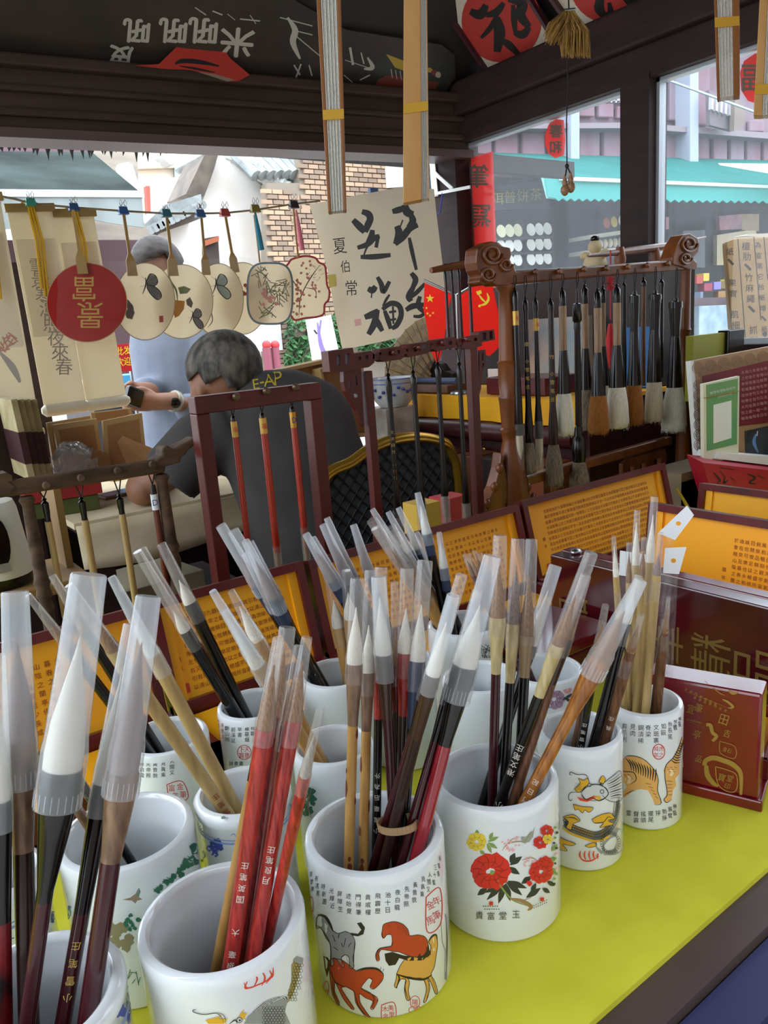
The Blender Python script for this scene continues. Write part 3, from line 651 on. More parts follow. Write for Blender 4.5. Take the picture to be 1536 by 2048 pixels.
# ---- horses
T4 = ((240, 1540), 2.259); T6 = ((820, 1380), 2.145); T2 = ((0, 1500), 2.954)
k = CUPS['horse']; H = [M('horse_bay_red', '#b4401f', .4), M('horse_dark', '#241d1a', .4), M('horse_grey', '#8d9092', .4), M('horse_dun', '#d3a049', .4), M('horse_brown', '#7c3222', .4)]
def motif(key, name, draw, mats, T, step=14):
    q = Paint(CUPS[key]['inv'], step, T[0], T[1]); draw(q); return q.build(name, mats, CUPS[key]['t'])
def hA(q):
    q.fill([(888, 668), (905, 652), (925, 662), (945, 690), (960, 722), (985, 738), (1020, 730), (1050, 748), (1062, 780), (1058, 820), (1052, 850), (1057, 890), (1040, 895), (1035, 850), (1020, 835), (1000, 850), (1014, 885), (1002, 890), (982, 858), (962, 850), (965, 880), (952, 880), (950, 790), (930, 760), (915, 725), (905, 712), (890, 716), (885, 700)], 2, ol=(1, 3))
    q.fill([(1040, 735), (1075, 740), (1090, 722), (1070, 692), (1090, 688), (1107, 712), (1100, 742), (1075, 752), (1050, 748)], 1)
    q.stroke([(892, 655), (925, 662), (948, 695), (962, 728)], 12, 1)
    for a, b in (((960, 745), (972, 775)), ((990, 742), (985, 760)), ((1020, 760), (1010, 800)), ((1045, 780), (1030, 800)), ((965, 800), (985, 815)), ((1000, 780), (1006, 800))): q.stroke([a, b], 9, 1)
    q.stroke([(885, 700), (905, 712), (925, 740), (950, 790), (955, 878)], 4, 1); q.stroke([(1060, 780), (1056, 850), (1056, 890)], 4, 1); q.stroke([(1020, 835), (1040, 895)], 4, 1)
def hB(q):
    q.fill([(1195, 830), (1230, 822), (1280, 838), (1340, 845), (1395, 790), (1400, 830), (1370, 860), (1300, 862), (1262, 850), (1245, 880), (1215, 885), (1200, 862)], 1)
    q.fill([(1185, 725), (1190, 700), (1210, 690), (1240, 685), (1275, 695), (1300, 720), (1310, 748), (1345, 745), (1375, 752), (1390, 775), (1390, 810), (1370, 838), (1330, 845), (1290, 834), (1260, 822), (1235, 820), (1210, 815), (1180, 812), (1170, 830), (1172, 858), (1160, 862), (1155, 835), (1170, 808), (1200, 800), (1225, 795), (1230, 770), (1225, 745), (1205, 745), (1190, 760), (1182, 745)], 0, ol=(1, 3))
    for a in ((1240, 685, 1262, 720), (1255, 688, 1280, 735), (1270, 695, 1295, 745), (1282, 705, 1300, 750)): q.stroke([(a[0], a[1]), (a[2], a[3])], 6, 4)
    q.stroke([(1183, 725), (1190, 760), (1207, 742)], 3, 1); q.stroke([(1230, 770), (1226, 795), (1170, 810), (1158, 860)], 4, 1); q.stroke([(1215, 700), (1222, 712)], 4, 1)
def hC(q):
    q.fill([(918, 840), (940, 848), (952, 880), (935, 935), (925, 900)], 1)
    q.fill([(940, 865), (960, 852), (1000, 858), (1040, 885), (1070, 908), (1110, 900), (1150, 900), (1175, 910), (1190, 925), (1185, 950), (1165, 975), (1145, 990), (1130, 980), (1140, 950), (1125, 940), (1105, 960), (1090, 985), (1110, 1000), (1150, 1020), (1165, 1040), (1145, 1080), (1132, 1075), (1142, 1045), (1110, 1030), (1082, 1012), (1085, 1050), (1110, 1090), (1135, 1125), (1120, 1125), (1090, 1090), (1065, 1050), (1055, 1000), (1020, 980), (1000, 985), (1020, 1020), (1050, 1065), (1058, 1080), (1045, 1078), (1010, 1035), (985, 985), (972, 960), (970, 1000), (990, 1050), (985, 1062), (960, 1015), (950, 950), (945, 900)], 0, ol=(1, 3))
    q.stroke([(1070, 905), (1110, 896), (1160, 898), (1190, 920)], 9, 1); q.stroke([(960, 950), (965, 1005), (988, 1060)], 5, 1); q.stroke([(1060, 1000), (1080, 1070), (1128, 1124)], 5, 1); q.stroke([(1090, 985), (1145, 1022), (1140, 1078)], 4, 1); q.stroke([(945, 880), (970, 955), (1020, 980)], 5, 1)
    for p_ in ((1175, 905, 1180, 890), (1188, 910, 1192, 898)): q.stroke([(p_[0], p_[1]), (p_[2], p_[3])], 6, 1)
def hD(q):
    q.fill([(1250, 920), (1275, 870), (1310, 845), (1360, 848), (1395, 840), (1405, 800), (1395, 775), (1410, 750), (1428, 745), (1435, 790), (1428, 840), (1420, 890), (1405, 925), (1420, 950), (1435, 1000), (1425, 1010), (1405, 960), (1390, 940), (1400, 985), (1385, 1040), (1372, 1048), (1385, 990), (1370, 945), (1330, 940), (1300, 935), (1308, 960), (1302, 1000), (1310, 1035), (1295, 1038), (1285, 990), (1292, 950), (1270, 945), (1255, 970), (1250, 985), (1240, 975), (1248, 945)], 3, ol=(1, 3))
    q.stroke([(1250, 922), (1300, 938), (1370, 946), (1410, 925)], 10, 1); q.stroke([(1248, 920), (1262, 940), (1248, 985)], 7, 1); q.stroke([(1290, 950), (1288, 990), (1303, 1040)], 5, 1); q.stroke([(1398, 950), (1385, 1045)], 5, 1); q.stroke([(1410, 940), (1430, 1008)], 5, 1)
    q.stroke([(1395, 775), (1410, 752), (1428, 745), (1434, 770)], 8, 1); q.stroke([(1385, 800), (1400, 830), (1370, 848)], 9, 1)
def hE(q):
    q.fill([(1450, 700), (1470, 650), (1485, 690), (1482, 800), (1478, 950), (1466, 945), (1470, 820), (1455, 780)], 2); q.stroke([(1472, 650), (1478, 780), (1472, 950)], 4, 1)
for f_, nm in ((hA, 'painted_grey_horse'), (hB, 'painted_bay_horse'), (hC, 'painted_red_horse'), (hD, 'painted_dun_horse'), (hE, 'painted_far_horse')): motif('horse', nm, f_, H, T4)
def hS1(q):
    q.stroke([(1383, 575), (1446, 535), (1450, 690), (1388, 730), (1383, 575)], 5, 0, False)
    for ch, c in (('金', (1402, 610)), ('年', (1432, 590)), ('馬', (1402, 680)), ('筆', (1432, 655))): q.text(ch, c, 38, ang=-.45)
def hS2(q):
    q.stroke([(1182, 1062), (1238, 1052), (1243, 1125), (1186, 1130), (1182, 1062)], 4, 0, False)
    for ch, c in (('木', (1198, 1080)), ('美', (1224, 1075)), ('金', (1200, 1112)), ('里', (1228, 1106))): q.text(ch, c, 27)
def hS3(q): q.ring((1333, 1048), 22, 3, ry=27); q.ring((1335, 1085), 30, 3, ry=18); q.text('陽', (1333, 1050), 26); q.text('宮', (1336, 1084), 24)
def hS4(q): q.ring((932, 985), 12, 3, ry=30); q.text('高', (932, 1000), 22); q.ring((865, 610), 8, 3, ry=35)
for f_ in (hS1, hS2, hS3, hS4): motif('horse', 'red_seal', f_, REDP, T4)
mb = Paint(k['inv'], 0, *T4)
cols = [((838, 440), '曾貌'), ((862, 470), '復會麒'), ((887, 490), '有馮馬'), ((918, 527), '時新圖'), ((955, 546), '光輝近'), ((992, 560), '屏障生'), ((1032, 570), '迹始覺'), ((1076, 575), '門得筆'), ((1120, 575), '貴戚權'), ((1165, 570), '飛霹歷'), ((1211, 565), '池十日'), ((1255, 553), '夜白龍'), ((1297, 538), '先帝照'), ((1334, 519), '黃曾貌'), ((1371, 493), '見眞乘'), ((1400, 472), '人間又'), ((1426, 440), '三十載'), ((1446, 400), '將軍畫')]
for (x, y), tx in cols:
    ed = max(.35, math.sqrt(max(0, 1-((x-1145)/325)**2)))
    for j, ch in enumerate(tx): mb.text(ch, (x-(x-1145)*.012*j, y+j*34), 25, sx=ed, ang=-(x-1145)/1700)
mb.build('verse_characters', BLK, k['t'])
# ---- front dragon pot
DR = [M('dragon_scale_grey', '#8f938f', .4), M('dragon_gold', '#d9a92e', .4), M('dragon_black', '#2b2b2b', .4), M('flame_red', '#d8432c', .4), M('dragon_pale', '#c8ccc9', .4), M('dragon_olive', '#9a8b52', .4)]
def dF(q):
    for a in ((575, 955, 565, 985, 590, 985), (610, 925, 620, 945, 605, 980), (640, 905, 655, 940, 640, 975), (675, 905, 685, 930, 660, 965), (692, 892, 690, 930, 665, 950)): q.stroke([(a[0], a[1]), (a[2], a[3]), (a[4], a[5])], 8, 3)
    q.stroke([(558, 955), (575, 985), (620, 972), (665, 950), (690, 920)], 6, 3)
    q.fill([(775, 880), (800, 840), (822, 850), (815, 900), (800, 960), (780, 1020), (760, 1050), (740, 1060), (760, 1010), (775, 950)], 5)
    for j in range(14):
        for i in range(3): q.ring((770+i*13+(j % 2)*6+(14-j)*1.6-(10 if j > 9 else 0), 868+j*13), 7, 1.3, 2, n=6)
    q.fill([(780, 860), (800, 840), (830, 850), (825, 880), (800, 872)], 0)
    q.fill([(560, 1147), (580, 1110), (640, 1070), (700, 1040), (740, 1022), (760, 1040), (745, 1090), (770, 1147)], 0)
    for j in range(11): q.stroke([(590+j*10, 1100-j*5), (650+j*10, 1050-j*3), (720+j*4, 1022+j*2)], 5, 2 if j % 2 else 4)
    for j in range(8):
        for i in range(7): q.ring((650+i*14+(j % 2)*7, 1075+j*11), 7, 1.3, 2, n=6)
    q.fill([(385, 1130), (430, 1120), (460, 1105), (445, 1125), (485, 1125), (470, 1147), (400, 1147)], 1); q.fill([(538, 1110), (560, 1080), (556, 1100), (575, 1100), (562, 1120), (575, 1130), (545, 1120)], 1)
    q.stroke([(470, 1140), (440, 1100), (380, 1105), (335, 1095), (330, 1085), (345, 1082)], 3.5, 2); q.stroke([(480, 1147), (470, 1110), (440, 1095)], 3, 2)
    q.blob((540, 1130), 12, 4, 10, .05); q.blob((541, 1131), 5, 2, 8, .05); q.ring((540, 1130), 12, 3, 2)
    q.stroke([(495, 1147), (520, 1130), (530, 1147)], 6, 2)
motif('dragon', 'painted_dragon', dF, DR, T4)
# ---- peony pot
PE = [M('peony_red', '#cf2b24', .4), M('peony_pink', '#e5a7a5', .4), M('leaf_dark', '#33382f', .4), M('leaf_green', '#7d9a52', .4), M('rose_yellow', '#e3c93a', .4), M('peony_deep', '#8f1d1c', .4), M('branch_brown', '#9a7a4d', .4), M('bird_grey', '#9a978a', .4)]
def flower(q, c, r, m, dk, n=9):
    for i in range(n):
        a = 6.283*i/n; q.blob((c[0]+math.cos(a)*r*.62, c[1]+math.sin(a)*r*.55), r*.42, m, 9, .18)
    for i in range(n):
        a = 6.283*i/n+.3; q.stroke([(c[0]+math.cos(a)*r*.3, c[1]+math.sin(a)*r*.25), (c[0]+math.cos(a+.25)*r*.62, c[1]+math.sin(a+.25)*r*.55), (c[0]+math.cos(a+.1)*r*.92, c[1]+math.sin(a+.1)*r*.85)], r*.05, dk)
    for i in range(6):
        a = 1.05*i+.4; q.stroke([(c[0]+math.cos(a)*r*.5, c[1]+math.sin(a)*r*.45), (c[0]+math.cos(a+.5)*r*.62, c[1]+math.sin(a+.5)*r*.5), (c[0]+math.cos(a+1)*r*.5, c[1]+math.sin(a+1)*r*.45)], r*.04, dk)
def leaf(q, a, b, w_, m): q.stroke([(a[0], a[1], .2), ((a[0]+b[0])/2, (a[1]+b[1])/2, 1), (b[0], b[1], .1)], w_, m)
def dP(q):
    for a, b in (((400, 830), (320, 870)), ((400, 830), (330, 900)), ((405, 835), (380, 915)), ((410, 830), (430, 905)), ((415, 825), (480, 880)), ((420, 820), (500, 850)), ((330, 850), (290, 880)), ((430, 750), (480, 715)), ((420, 760), (470, 790)), ((430, 740), (450, 700)), ((500, 890), (560, 850)), ((480, 830), (520, 800))): leaf(q, a, b, 26, 2)
    q.stroke([(375, 810), (395, 850), (440, 900), (500, 925)], 7, 3); q.stroke([(430, 895), (480, 905), (520, 930), (505, 945)], 16, 6); q.stroke([(480, 905), (520, 890)], 9, 6)
    flower(q, (345, 778), 84, 0, 5, 11); q.blob((352, 782), 12, 3, 8, .3)
    for a, b in (((335, 650), (380, 630)), ((335, 655), (375, 680)), ((330, 660), (350, 700)), ((300, 690), (320, 705)), ((290, 620), (285, 600)), ((340, 640), (355, 612))): leaf(q, a, b, 16, 3)
    flower(q, (285, 652), 42, 4, 6, 8)
    q.stroke([(395, 690), (420, 660), (470, 650), (500, 660)], 4, 6); q.stroke([(420, 660), (440, 640), (470, 632)], 3, 6); q.stroke([(480, 730), (520, 720), (545, 730)], 4, 6)
    for i in range(22): q.blob((395+random.uniform(0, 75), 640+random.uniform(-12, 50)), 4.5, 1, 6)
    for i in range(14): q.blob((490+random.uniform(0, 50), 715+random.uniform(-12, 40)), 4.5, 1, 6)
    q.fill([(478, 628), (500, 632), (518, 608), (532, 604), (528, 630), (512, 652), (488, 658), (476, 640)], 7); q.stroke([(515, 612), (500, 640), (486, 655)], 5, 3); q.stroke([(530, 604), (534, 590)], 4, 2)
    for a, b in (((610, 690), (632, 660)), ((600, 730), (630, 720)), ((600, 760), (628, 790)), ((590, 820), (620, 840)), ((540, 830), (520, 870)), ((570, 850), (600, 870))): leaf(q, a, b, 20, 3 if a[0] > 595 else 2)
    flower(q, (562, 780), 52, 0, 5, 10); flower(q, (582, 745), 34, 0, 5, 8); flower(q, (560, 655), 30, 0, 5, 7); flower(q, (588, 605), 28, 0, 5, 7); flower(q, (590, 640), 22, 4, 6, 6); q.blob((512, 828), 13, 0, 8)
    for i in range(12): q.blob((618+random.uniform(0, 14), 590+i*22), 6, random.choice((3, 2, 1)), 6)
    for ch, c in (('貴', (297, 967)), ('富', (347, 970)), ('堂', (398, 968)), ('玉', (455, 963))): q.text(ch, c, 33, 2)
    for c in ((347, 916), (567, 898)): q.fill([(c[0]-8, c[1]-8), (c[0]+8, c[1]-8), (c[0]+8, c[1]+8), (c[0]-8, c[1]+8)], 0)
    for j in range(2):
        for i in range(7): q.blob((315+i*10+j*6, 928+j*12), 3, 2, 5); q.blob((532+i*9, 925-i*4+j*10), 2.5, 2, 5)
motif('peony', 'painted_peonies', dP, PE, T6)
# ---- small dragon pot
def dS(q):
    body = [(665, 570), (690, 590), (740, 610), (800, 625), (850, 600), (885, 540), (895, 480)]
    q.stroke([(p_[0], p_[1]+8, .9) for p_ in body], 46, 1); q.stroke([(p_[0], p_[1], .9) for p_ in body], 40, 0)
    q.stroke([(830, 700, .5), (815, 660, 1), (850, 620, 1), (890, 610, .9), (905, 640, .8), (885, 690, .7), (830, 700, .4)], 42, 0)
    for j, p_ in enumerate(spline([V((a, b, 0)) for a, b in body], 9)):
        for i in (-1, 0, 1): q.ring((p_.x+i*3, p_.y+i*12), 6, 1.3, 2, n=6)
    for i in range(26):
        a = i*.24; q.ring((860+math.cos(a)*38, 655+math.sin(a)*42), 6, 1.3, 2, n=6)
    q.fill([(655, 545), (700, 535), (730, 560), (700, 575), (690, 600), (670, 590), (680, 565)], 1, ol=(2, 2.2)); q.stroke([(660, 548), (700, 548), (725, 562)], 4, 2); q.stroke([(668, 560), (672, 590)], 5, 2)
    q.fill([(780, 555), (820, 535), (860, 528), (878, 550), (850, 560), (875, 575), (840, 585), (815, 590), (830, 570), (795, 572)], 1, ol=(2, 2.2)); q.stroke([(790, 570), (830, 566), (850, 545), (870, 550)], 3, 2)
    q.fill([(640, 630), (670, 645), (710, 660), (690, 668), (655, 662), (675, 690), (640, 680)], 1, ol=(2, 2.2)); q.fill([(750, 668), (790, 655), (800, 668), (770, 676)], 1, ol=(2, 2.2))
    # head
    q.fill([(830, 400), (870, 370), (905, 350), (912, 460), (880, 480), (845, 470), (820, 440)], 4, ol=(2, 2.2))
    for i in range(9): q.stroke([(845+i*2, 395+i*9), (875+i*2, 380+i*10), (910, 352+i*14)], 5, 2 if i % 2 else 0)
    q.fill([(735, 440), (760, 410), (800, 405), (840, 420), (850, 450), (820, 470), (780, 475), (750, 465)], 4, ol=(2, 2.2))
    q.fill([(705, 425), (730, 400), (722, 380), (745, 388), (760, 378), (768, 400), (745, 420), (725, 440)], 1, ol=(2, 2.2)); q.fill([(810, 395), (825, 368), (838, 380), (832, 400)], 1, ol=(2, 2.2)); q.fill([(700, 490), (735, 500), (785, 505), (770, 525), (750, 515), (740, 528), (722, 512), (708, 515)], 1, ol=(2, 2.2)); q.blob((805, 465), 14, 1, 8)
    q.fill([(715, 458), (750, 470), (790, 452), (800, 462), (760, 480), (730, 475)], 3)
    q.stroke([(735, 440), (760, 415), (800, 405), (835, 418), (850, 448), (815, 475), (780, 462), (755, 470), (732, 448)], 4, 2); q.blob((770, 408), 6, 4, 8, .05); q.ring((770, 408), 7, 3, 2, n=8); q.blob((818, 404), 5, 2, 8); q.blob((824, 436), 7, 4, 8); q.ring((824, 436), 8, 3, 2, n=8)
    q.stroke([(770, 395), (755, 365), (715, 362), (690, 352), (685, 362), (695, 366)], 3, 2); q.stroke([(735, 440), (690, 440), (680, 465), (690, 475), (697, 466)], 3, 2)
    for i in range(5): q.stroke([(705, 430-i*8), (735, 425-i*5)], 2, 2)
    for a in ((732, 690, 728, 725), (752, 690, 748, 728), (772, 688, 768, 730), (790, 690, 788, 728), (808, 700, 800, 725)): q.stroke([(a[0], a[1]), (a[0]-4, (a[1]+a[3])/2), (a[2]+6, a[3])], 7, 3)
    q.stroke([(725, 712), (745, 732), (780, 732), (812, 712)], 6, 3)
motif('dragon2', 'painted_dragon', dS, DR, T6, 10)
# ---- tigers
TG = [M('tiger_tan', '#dca860', .4), M('tiger_black', '#241f1a', .4), M('tiger_pale', '#ecd2a4', .4)]
def dT(q):
    q.fill([(912, 300), (940, 282), (985, 290), (1020, 310), (1050, 345), (1065, 385), (1062, 420), (1068, 460), (1078, 485), (1050, 492), (1038, 460), (1020, 430), (990, 425), (960, 430), (930, 455), (910, 468), (910, 440), (930, 415), (915, 390), (905, 350)], 0)
    q.blob((935, 375), 30, 0, 10, .1); q.blob((938, 385), 17, 2, 10, .1)
    for i in range(11): q.stroke([(925+i*13, 292+i*4.5), (945+i*11, 318+i*4), (950+i*10, 345+i*5)], 6, 1)
    for i in range(5): q.stroke([(1012+i*10, 400+i*14), (1035+i*7, 405+i*15)], 5, 1); q.stroke([(915+i*8, 455-i*6), (935+i*8, 440-i*2)], 5, 1)
    for i in range(6): q.stroke([(915+i*7, 362+(i % 3)*8), (928+i*6, 366+(i % 3)*9)], 4, 1)
    q.stroke([(905, 345), (925, 350), (960, 355), (970, 385), (945, 405)], 3.5, 1); q.stroke([(912, 300), (940, 282), (1000, 296), (1050, 345), (1065, 385), (1062, 430), (1078, 485), (1050, 492)], 3, 1)
    q.fill([(1095, 330), (1110, 308), (1130, 290), (1150, 255), (1160, 220), (1168, 200), (1172, 330), (1155, 360), (1138, 380), (1142, 410), (1128, 430), (1122, 470), (1100, 482), (1090, 470), (1105, 445), (1100, 400), (1095, 375)], 0)
    q.blob((1118, 345), 28, 0, 10, .1); q.blob((1118, 355), 14, 2, 9, .1)
    for i in range(9): q.stroke([(1120+i*5, 300-i*9), (1138+i*4, 312-i*10), (1160+i*1.4, 310-i*12)], 5, 1)
    for i in range(5): q.stroke([(1100+i*2, 390+i*15), (1125, 392+i*14)], 5, 1)
    for i in range(7): q.stroke([(1098+i*6, 330+(i % 3)*10), (1108+i*6, 334+(i % 3)*9)], 4, 1)
    q.stroke([(1168, 200), (1150, 255), (1130, 290), (1098, 325), (1094, 375), (1104, 445), (1090, 470), (1102, 483), (1124, 470)], 3, 1)
motif('tiger', 'painted_tigers', dT, TG, T6, 10)
def dTt(q):
    for x, y, tx in ((920, 155, '鈎爪利'), (956, 158, '見肉'), (990, 162, '鋼須稀'), (1022, 162, '脊梁'), (1056, 160, '文斑裏'), (1088, 155, '如毆'), (1116, 145, '長長尾'), (1138, 132, '身體'), (1157, 118, '猫猩')):
        for j, ch in enumerate(tx): q.text(ch, (x, y+j*28), 24, 0, sx=max(.35, math.sqrt(max(.05, 1-((x-1012)/165)**2))), ang=-(x-1012)/800)
    for x, y, tx in ((938, 528, '雷'), (970, 532, '聲震'), (1001, 532, '搖頭'), (1033, 530, '擺尾'), (1064, 528, '猙'), (1092, 522, '勢猙'), (1116, 512, '展臂'), (1136, 500, '伸腦')):
        for j, ch in enumerate(tx): q.text(ch, (x, y+j*27), 23, 0, sx=max(.4, math.sqrt(max(.05, 1-((x-1012)/165)**2))), ang=-(x-1012)/800)
motif('tiger', 'verse_characters', dTt, BLK, T6)
def seal(c, r, ry=None, txt='印章之寶'):
    def f(q):
        q.ring(c, r, 4, 0, ry=ry)
        for i, ch in enumerate(txt): q.text(ch, (c[0]+(-.42 if i % 2 else .42)*r, c[1]+(-.42 if i < 2 else .42)*(ry or r)), r*.8)
    return f
motif('tiger', 'red_seal', seal((1067, 265), 26, 32, '虎威之氣'), REDP, T6)
# ---- pine pot
PI = [M('pine_green', '#2f6f58', .4), M('bird_tan', '#96826b', .4), M('rock_ochre', '#8d8463', .4), BLUE, M('crane_teal', '#4d8a86', .4)]
def dPi(q):
    for c in ((1150, 600), (1135, 640), (1120, 680), (1060, 720), (1030, 745), (985, 780), (950, 815), (1090, 690), (1160, 660), (930, 830), (1145, 575), (1100, 660), (1075, 740), (1010, 770)):
        for j in range(6): q.stroke([(c[0], c[1]), (c[0]+random.uniform(-30, 26), c[1]+random.uniform(-28, 10))], 11, 0)
        q.blob(c, 20, 0, 9, .4)
motif('pine', 'painted_pine', dPi, PI, T2)
def dPb(q): q.fill([(722, 885), (770, 872), (800, 850), (820, 815), (830, 835), (820, 870), (842, 882), (810, 890), (800, 908), (780, 890)], 1); q.fill([(800, 850), (822, 815), (830, 838), (815, 868)], 4)
motif('pine', 'painted_bird', dPb, PI, T2)
def dPr(q):
    for i in range(22): q.blob((650+random.uniform(0, 130), 1050+random.uniform(-30, 140)), 24, 2, 9, .4)
    for i in range(12): q.blob((740+random.uniform(0, 80), 1000+random.uniform(-30, 60)), 13, 0, 8, .4)
motif('pine', 'painted_rocks', dPr, PI, T2)
def dPg(q):
    for i in range(9): q.stroke([(720+i*12, 1330+random.uniform(-30, 80)), (750+i*10, 1320+random.uniform(-30, 80))], 12, 0)
motif('pine', 'painted_grass', dPg, PI, T2)
def dPc(q): q.stroke([(402, 920), (410, 960), (400, 1000)], 20, 4); q.blob((410, 930), 10, 3, 8)
motif('pine', 'painted_crane', dPc, PI, T2)
# ---- blue and white pots
def bandp(key, zs, mat, name='blue_lines'):
    k = CUPS[key]; b = MB()
    for z, wz in zs: b.lathe((k['x'], k['y'], CT+z), (0, 0, 1), [(0, k['r']+.0002), (wz, k['r']+.0002)], 64, cap=False)
    b.build(name, mat, k['t'], fix=False)
bandp('lotus', ((.0935, .0008), (.0905, .0016)), BLUEL); bandp('blue', ((.090, .003), (.084, .001)), BLUEL); bandp('edge', ((.092, .001), (.088, .002)), BLUEL)
def dL(q):
    for c in ((1255, 560), (1300, 575), (1270, 605), (1240, 580), (1285, 545)): q.blob(c, 22, 0, 10, .45)
    for i in range(8): q.stroke([(1265, 575), (1265+40*math.cos(i*.785), 570+42*math.sin(i*.785))], 14, 0)
    q.stroke([(1360, 510), (1380, 495), (1395, 515)], 6, 1); q.stroke([(1190, 600), (1210, 620), (1200, 640)], 6, 1)
motif('lotus', 'painted_lotus', dL, [BLUE, BLUEL], T2); 
k = CUPS['lotus']; q = PZ(447, 1637, CT+.1125); 
MB().lathe((q.x, q.y, CT+.1131), (0, 0, 1), [(0, .0016), (.0004, .0016)], 12).build('rim_hole', M('rim_hole_shadow', '#8f8f88', .5), k['t'])
def dBl(q):
    for i in range(5): q.stroke([(640+i*25, 1600-i*10), (700+i*16, 1500+i*20), (720+i*8, 1480+i*20)], 26, 0)
    for i in range(5): q.blob((760, 1500+i*25), 14, 0, 8, .4)
motif('blue', 'painted_scroll', dBl, [BLUE, BLUEL], T2)
def dEd(q):
    for i in range(7): q.stroke([(40, 1120), (40+45*math.cos(i*.9), 1110+45*math.sin(i*.9))], 16, 0)
    for i in range(4): q.blob((312, 960+i*18), 10, 0, 8, .4)
motif('edge', 'painted_scroll', dEd, [BLUE, BLUEL], T2)
# ---- verse pots
T1 = ((0, 1040), 2.954)
def dV(q):
    for x, y, tx in ((838, 1470, '夜白龍'), (876, 1472, '先帝照'), (916, 1472, '黃曾貌'), (964, 1468, '見眞乘'), (1016, 1455, '人間又'), (1180, 1350, '十載'), (1206, 1335, '畫圖'), (1228, 1310, '馬')):
        for j, ch in enumerate(tx): q.text(ch, (x, y+j*34-30), 27, 0, sx=1 if x < 1100 else .5, ang=-(x-900)/1500)
motif('verse', 'verse_characters', dV, BLK, T1)
def dV2(q):
    for x, y, tx in ((1290, 1180, '頭書'), (1313, 1212, '身坐上'), (1342, 1230, '斷山雨'), (1378, 1238, '前溪足'), (1416, 1236, '草書'), (1458, 1232, '墓墓烟'), (1495, 1228, '松斷')):
        for j, ch in enumerate(tx): q.text(ch, (x, y+j*33), 27, 0, sx=.6 if x < 1320 else 1)
    for x, ch in ((1365, '詩'), (1395, '書'), (1425, '畫')): q.text(ch, (x, 1438), 24, 0)
motif('verse2', 'verse_characters', dV2, BLK, T1); motif('verse2', 'red_seal', seal((1443, 1373), 40, 42, '天下墨寶'), REDP, T1)
def dVs(q):
    q.stroke([(985, 205), (1075, 185), (1110, 285), (1010, 300), (985, 205)], 5, 0, False)
    for ch, c in (('富', (1015, 225)), ('金', (1065, 215)), ('年', (1035, 270)), ('筆', (1082, 262))): q.text(ch, c, 40)
motif('verse', 'red_seal', dVs, REDP, T2)
# ---- tree, ink and mauve peony pots
def dTr(q):
    for i in range(26): q.blob((615+random.uniform(-12, 14), 1600+random.uniform(-22, 30)), 5, 0, 7, .4)
    q.stroke([(622, 1580), (616, 1610), (622, 1635)], 3, 1)
motif('tree', 'painted_tree', dTr, PI, ((0, 0), 1))
def dIk(q):
    for i in range(18): q.stroke([(972+random.uniform(-10, 10), 1300+random.uniform(-12, 16)), (975+random.uniform(-14, 14), 1300+random.uniform(-14, 20))], 3, random.choice((0, 1)))
motif('ink', 'ink_sketch', dIk, [INKG, BLK], ((0, 0), 1))
def dPu(q):
    flower(q, (1108, 1398), 22, 0, 1, 9); flower(q, (1135, 1380), 9, 2, 1, 6); flower(q, (1122, 1372), 6, 2, 1, 6)
    for a, b in (((1125, 1400), (1150, 1385)), ((1128, 1395), (1145, 1405)), ((1085, 1410), (1075, 1425))): leaf(q, a, b, 6, 3)
motif('purple', 'painted_peonies', dPu, [M('mauve_petal', '#a987a0', .4), M('mauve_deep', '#6f4d68', .4), PE[1], PE[2]], ((0, 0), 1))

# ================================================================== BRUSHES STANDING IN THE POTS
FROST = film('frosted_cap_plastic', (.98, .99, 1, 1), .27, .09, .16, (.90, .95, 1, 1)); CLEAR = film('clear_cap_plastic', (.96, .96, .96, 1), .11, .13, .06, (.95, .93, .92, 1))
BAM = M('bamboo_handle', '#b98f4f', .35, var=('#a47838', 160, (1, 1, .1))); BAMP = M('pale_bamboo_handle', '#b59a63', .4, var=('#a08350', 160, (1, 1, .1))); MAR = M('maroon_lacquer', '#3a0d14', .2, coat=.2, spec=.4); DKB = M('dark_brown_lacquer', '#2a1814', .25, coat=.2, spec=.4)
BLH = M('black_lacquer', '#0d0a09', .18, coat=.15, spec=.4); REDW = M('red_grained_wood', '#b0342a', .3, var=('#7c1a18', 520, (1, 1, .035))); REDD = M('dark_red_wood', '#7d1f1d', .3, var=('#4d0f10', 520, (1, 1, .035))); REDL = M('bright_red_lacquer', '#8e1420', .2, coat=.5)
HORN = M('brown_horn', '#8d6f55', .3, var=('#5a4030', 130, (1, 1, .25))); HORND = M('dark_brown_horn', '#3f2617', .25, var=('#38210f', 40, (1, 1, .2))); CREAMH = M('cream_horn', '#cbbb8c', .35, var=('#a8945f', 260, (1, 1, .15))); HORNM = M('mottled_horn', '#7d6248', .3, var=('#b39a72', 22, (1, 1, .4)))
AMB = M('amber_wood', '#a8691e', .3, var=('#7c4710', 280, (1, 1, .06)), coat=.3); BRG = M('brown_grained_wood', '#7a5136', .4, var=('#4a2c1a', 420, (1, 1, .05))); RBR = M('red_black_marble', '#7c1218', .3, var=('#14090a', 90, (1, 1, .3)))
WB_ = M('white_goat_hair', '#e4e0d6', .8, var=('#d3cdc0', 1500, (1, 1, .02))); GB = M('grey_weasel_hair', '#a9a29a', .8, var=('#8d857d', 1500, (1, 1, .02))); PB = M('mauve_brown_hair', '#93807a', .8, var=('#6f5d58', 1500, (1, 1, .02))); BRB = M('brown_hair', '#9a6f45', .8, var=('#6b4a2b', 1500, (1, 1, .02))); TIPD = M('dark_hair_tip', '#4f4a4a', .8)
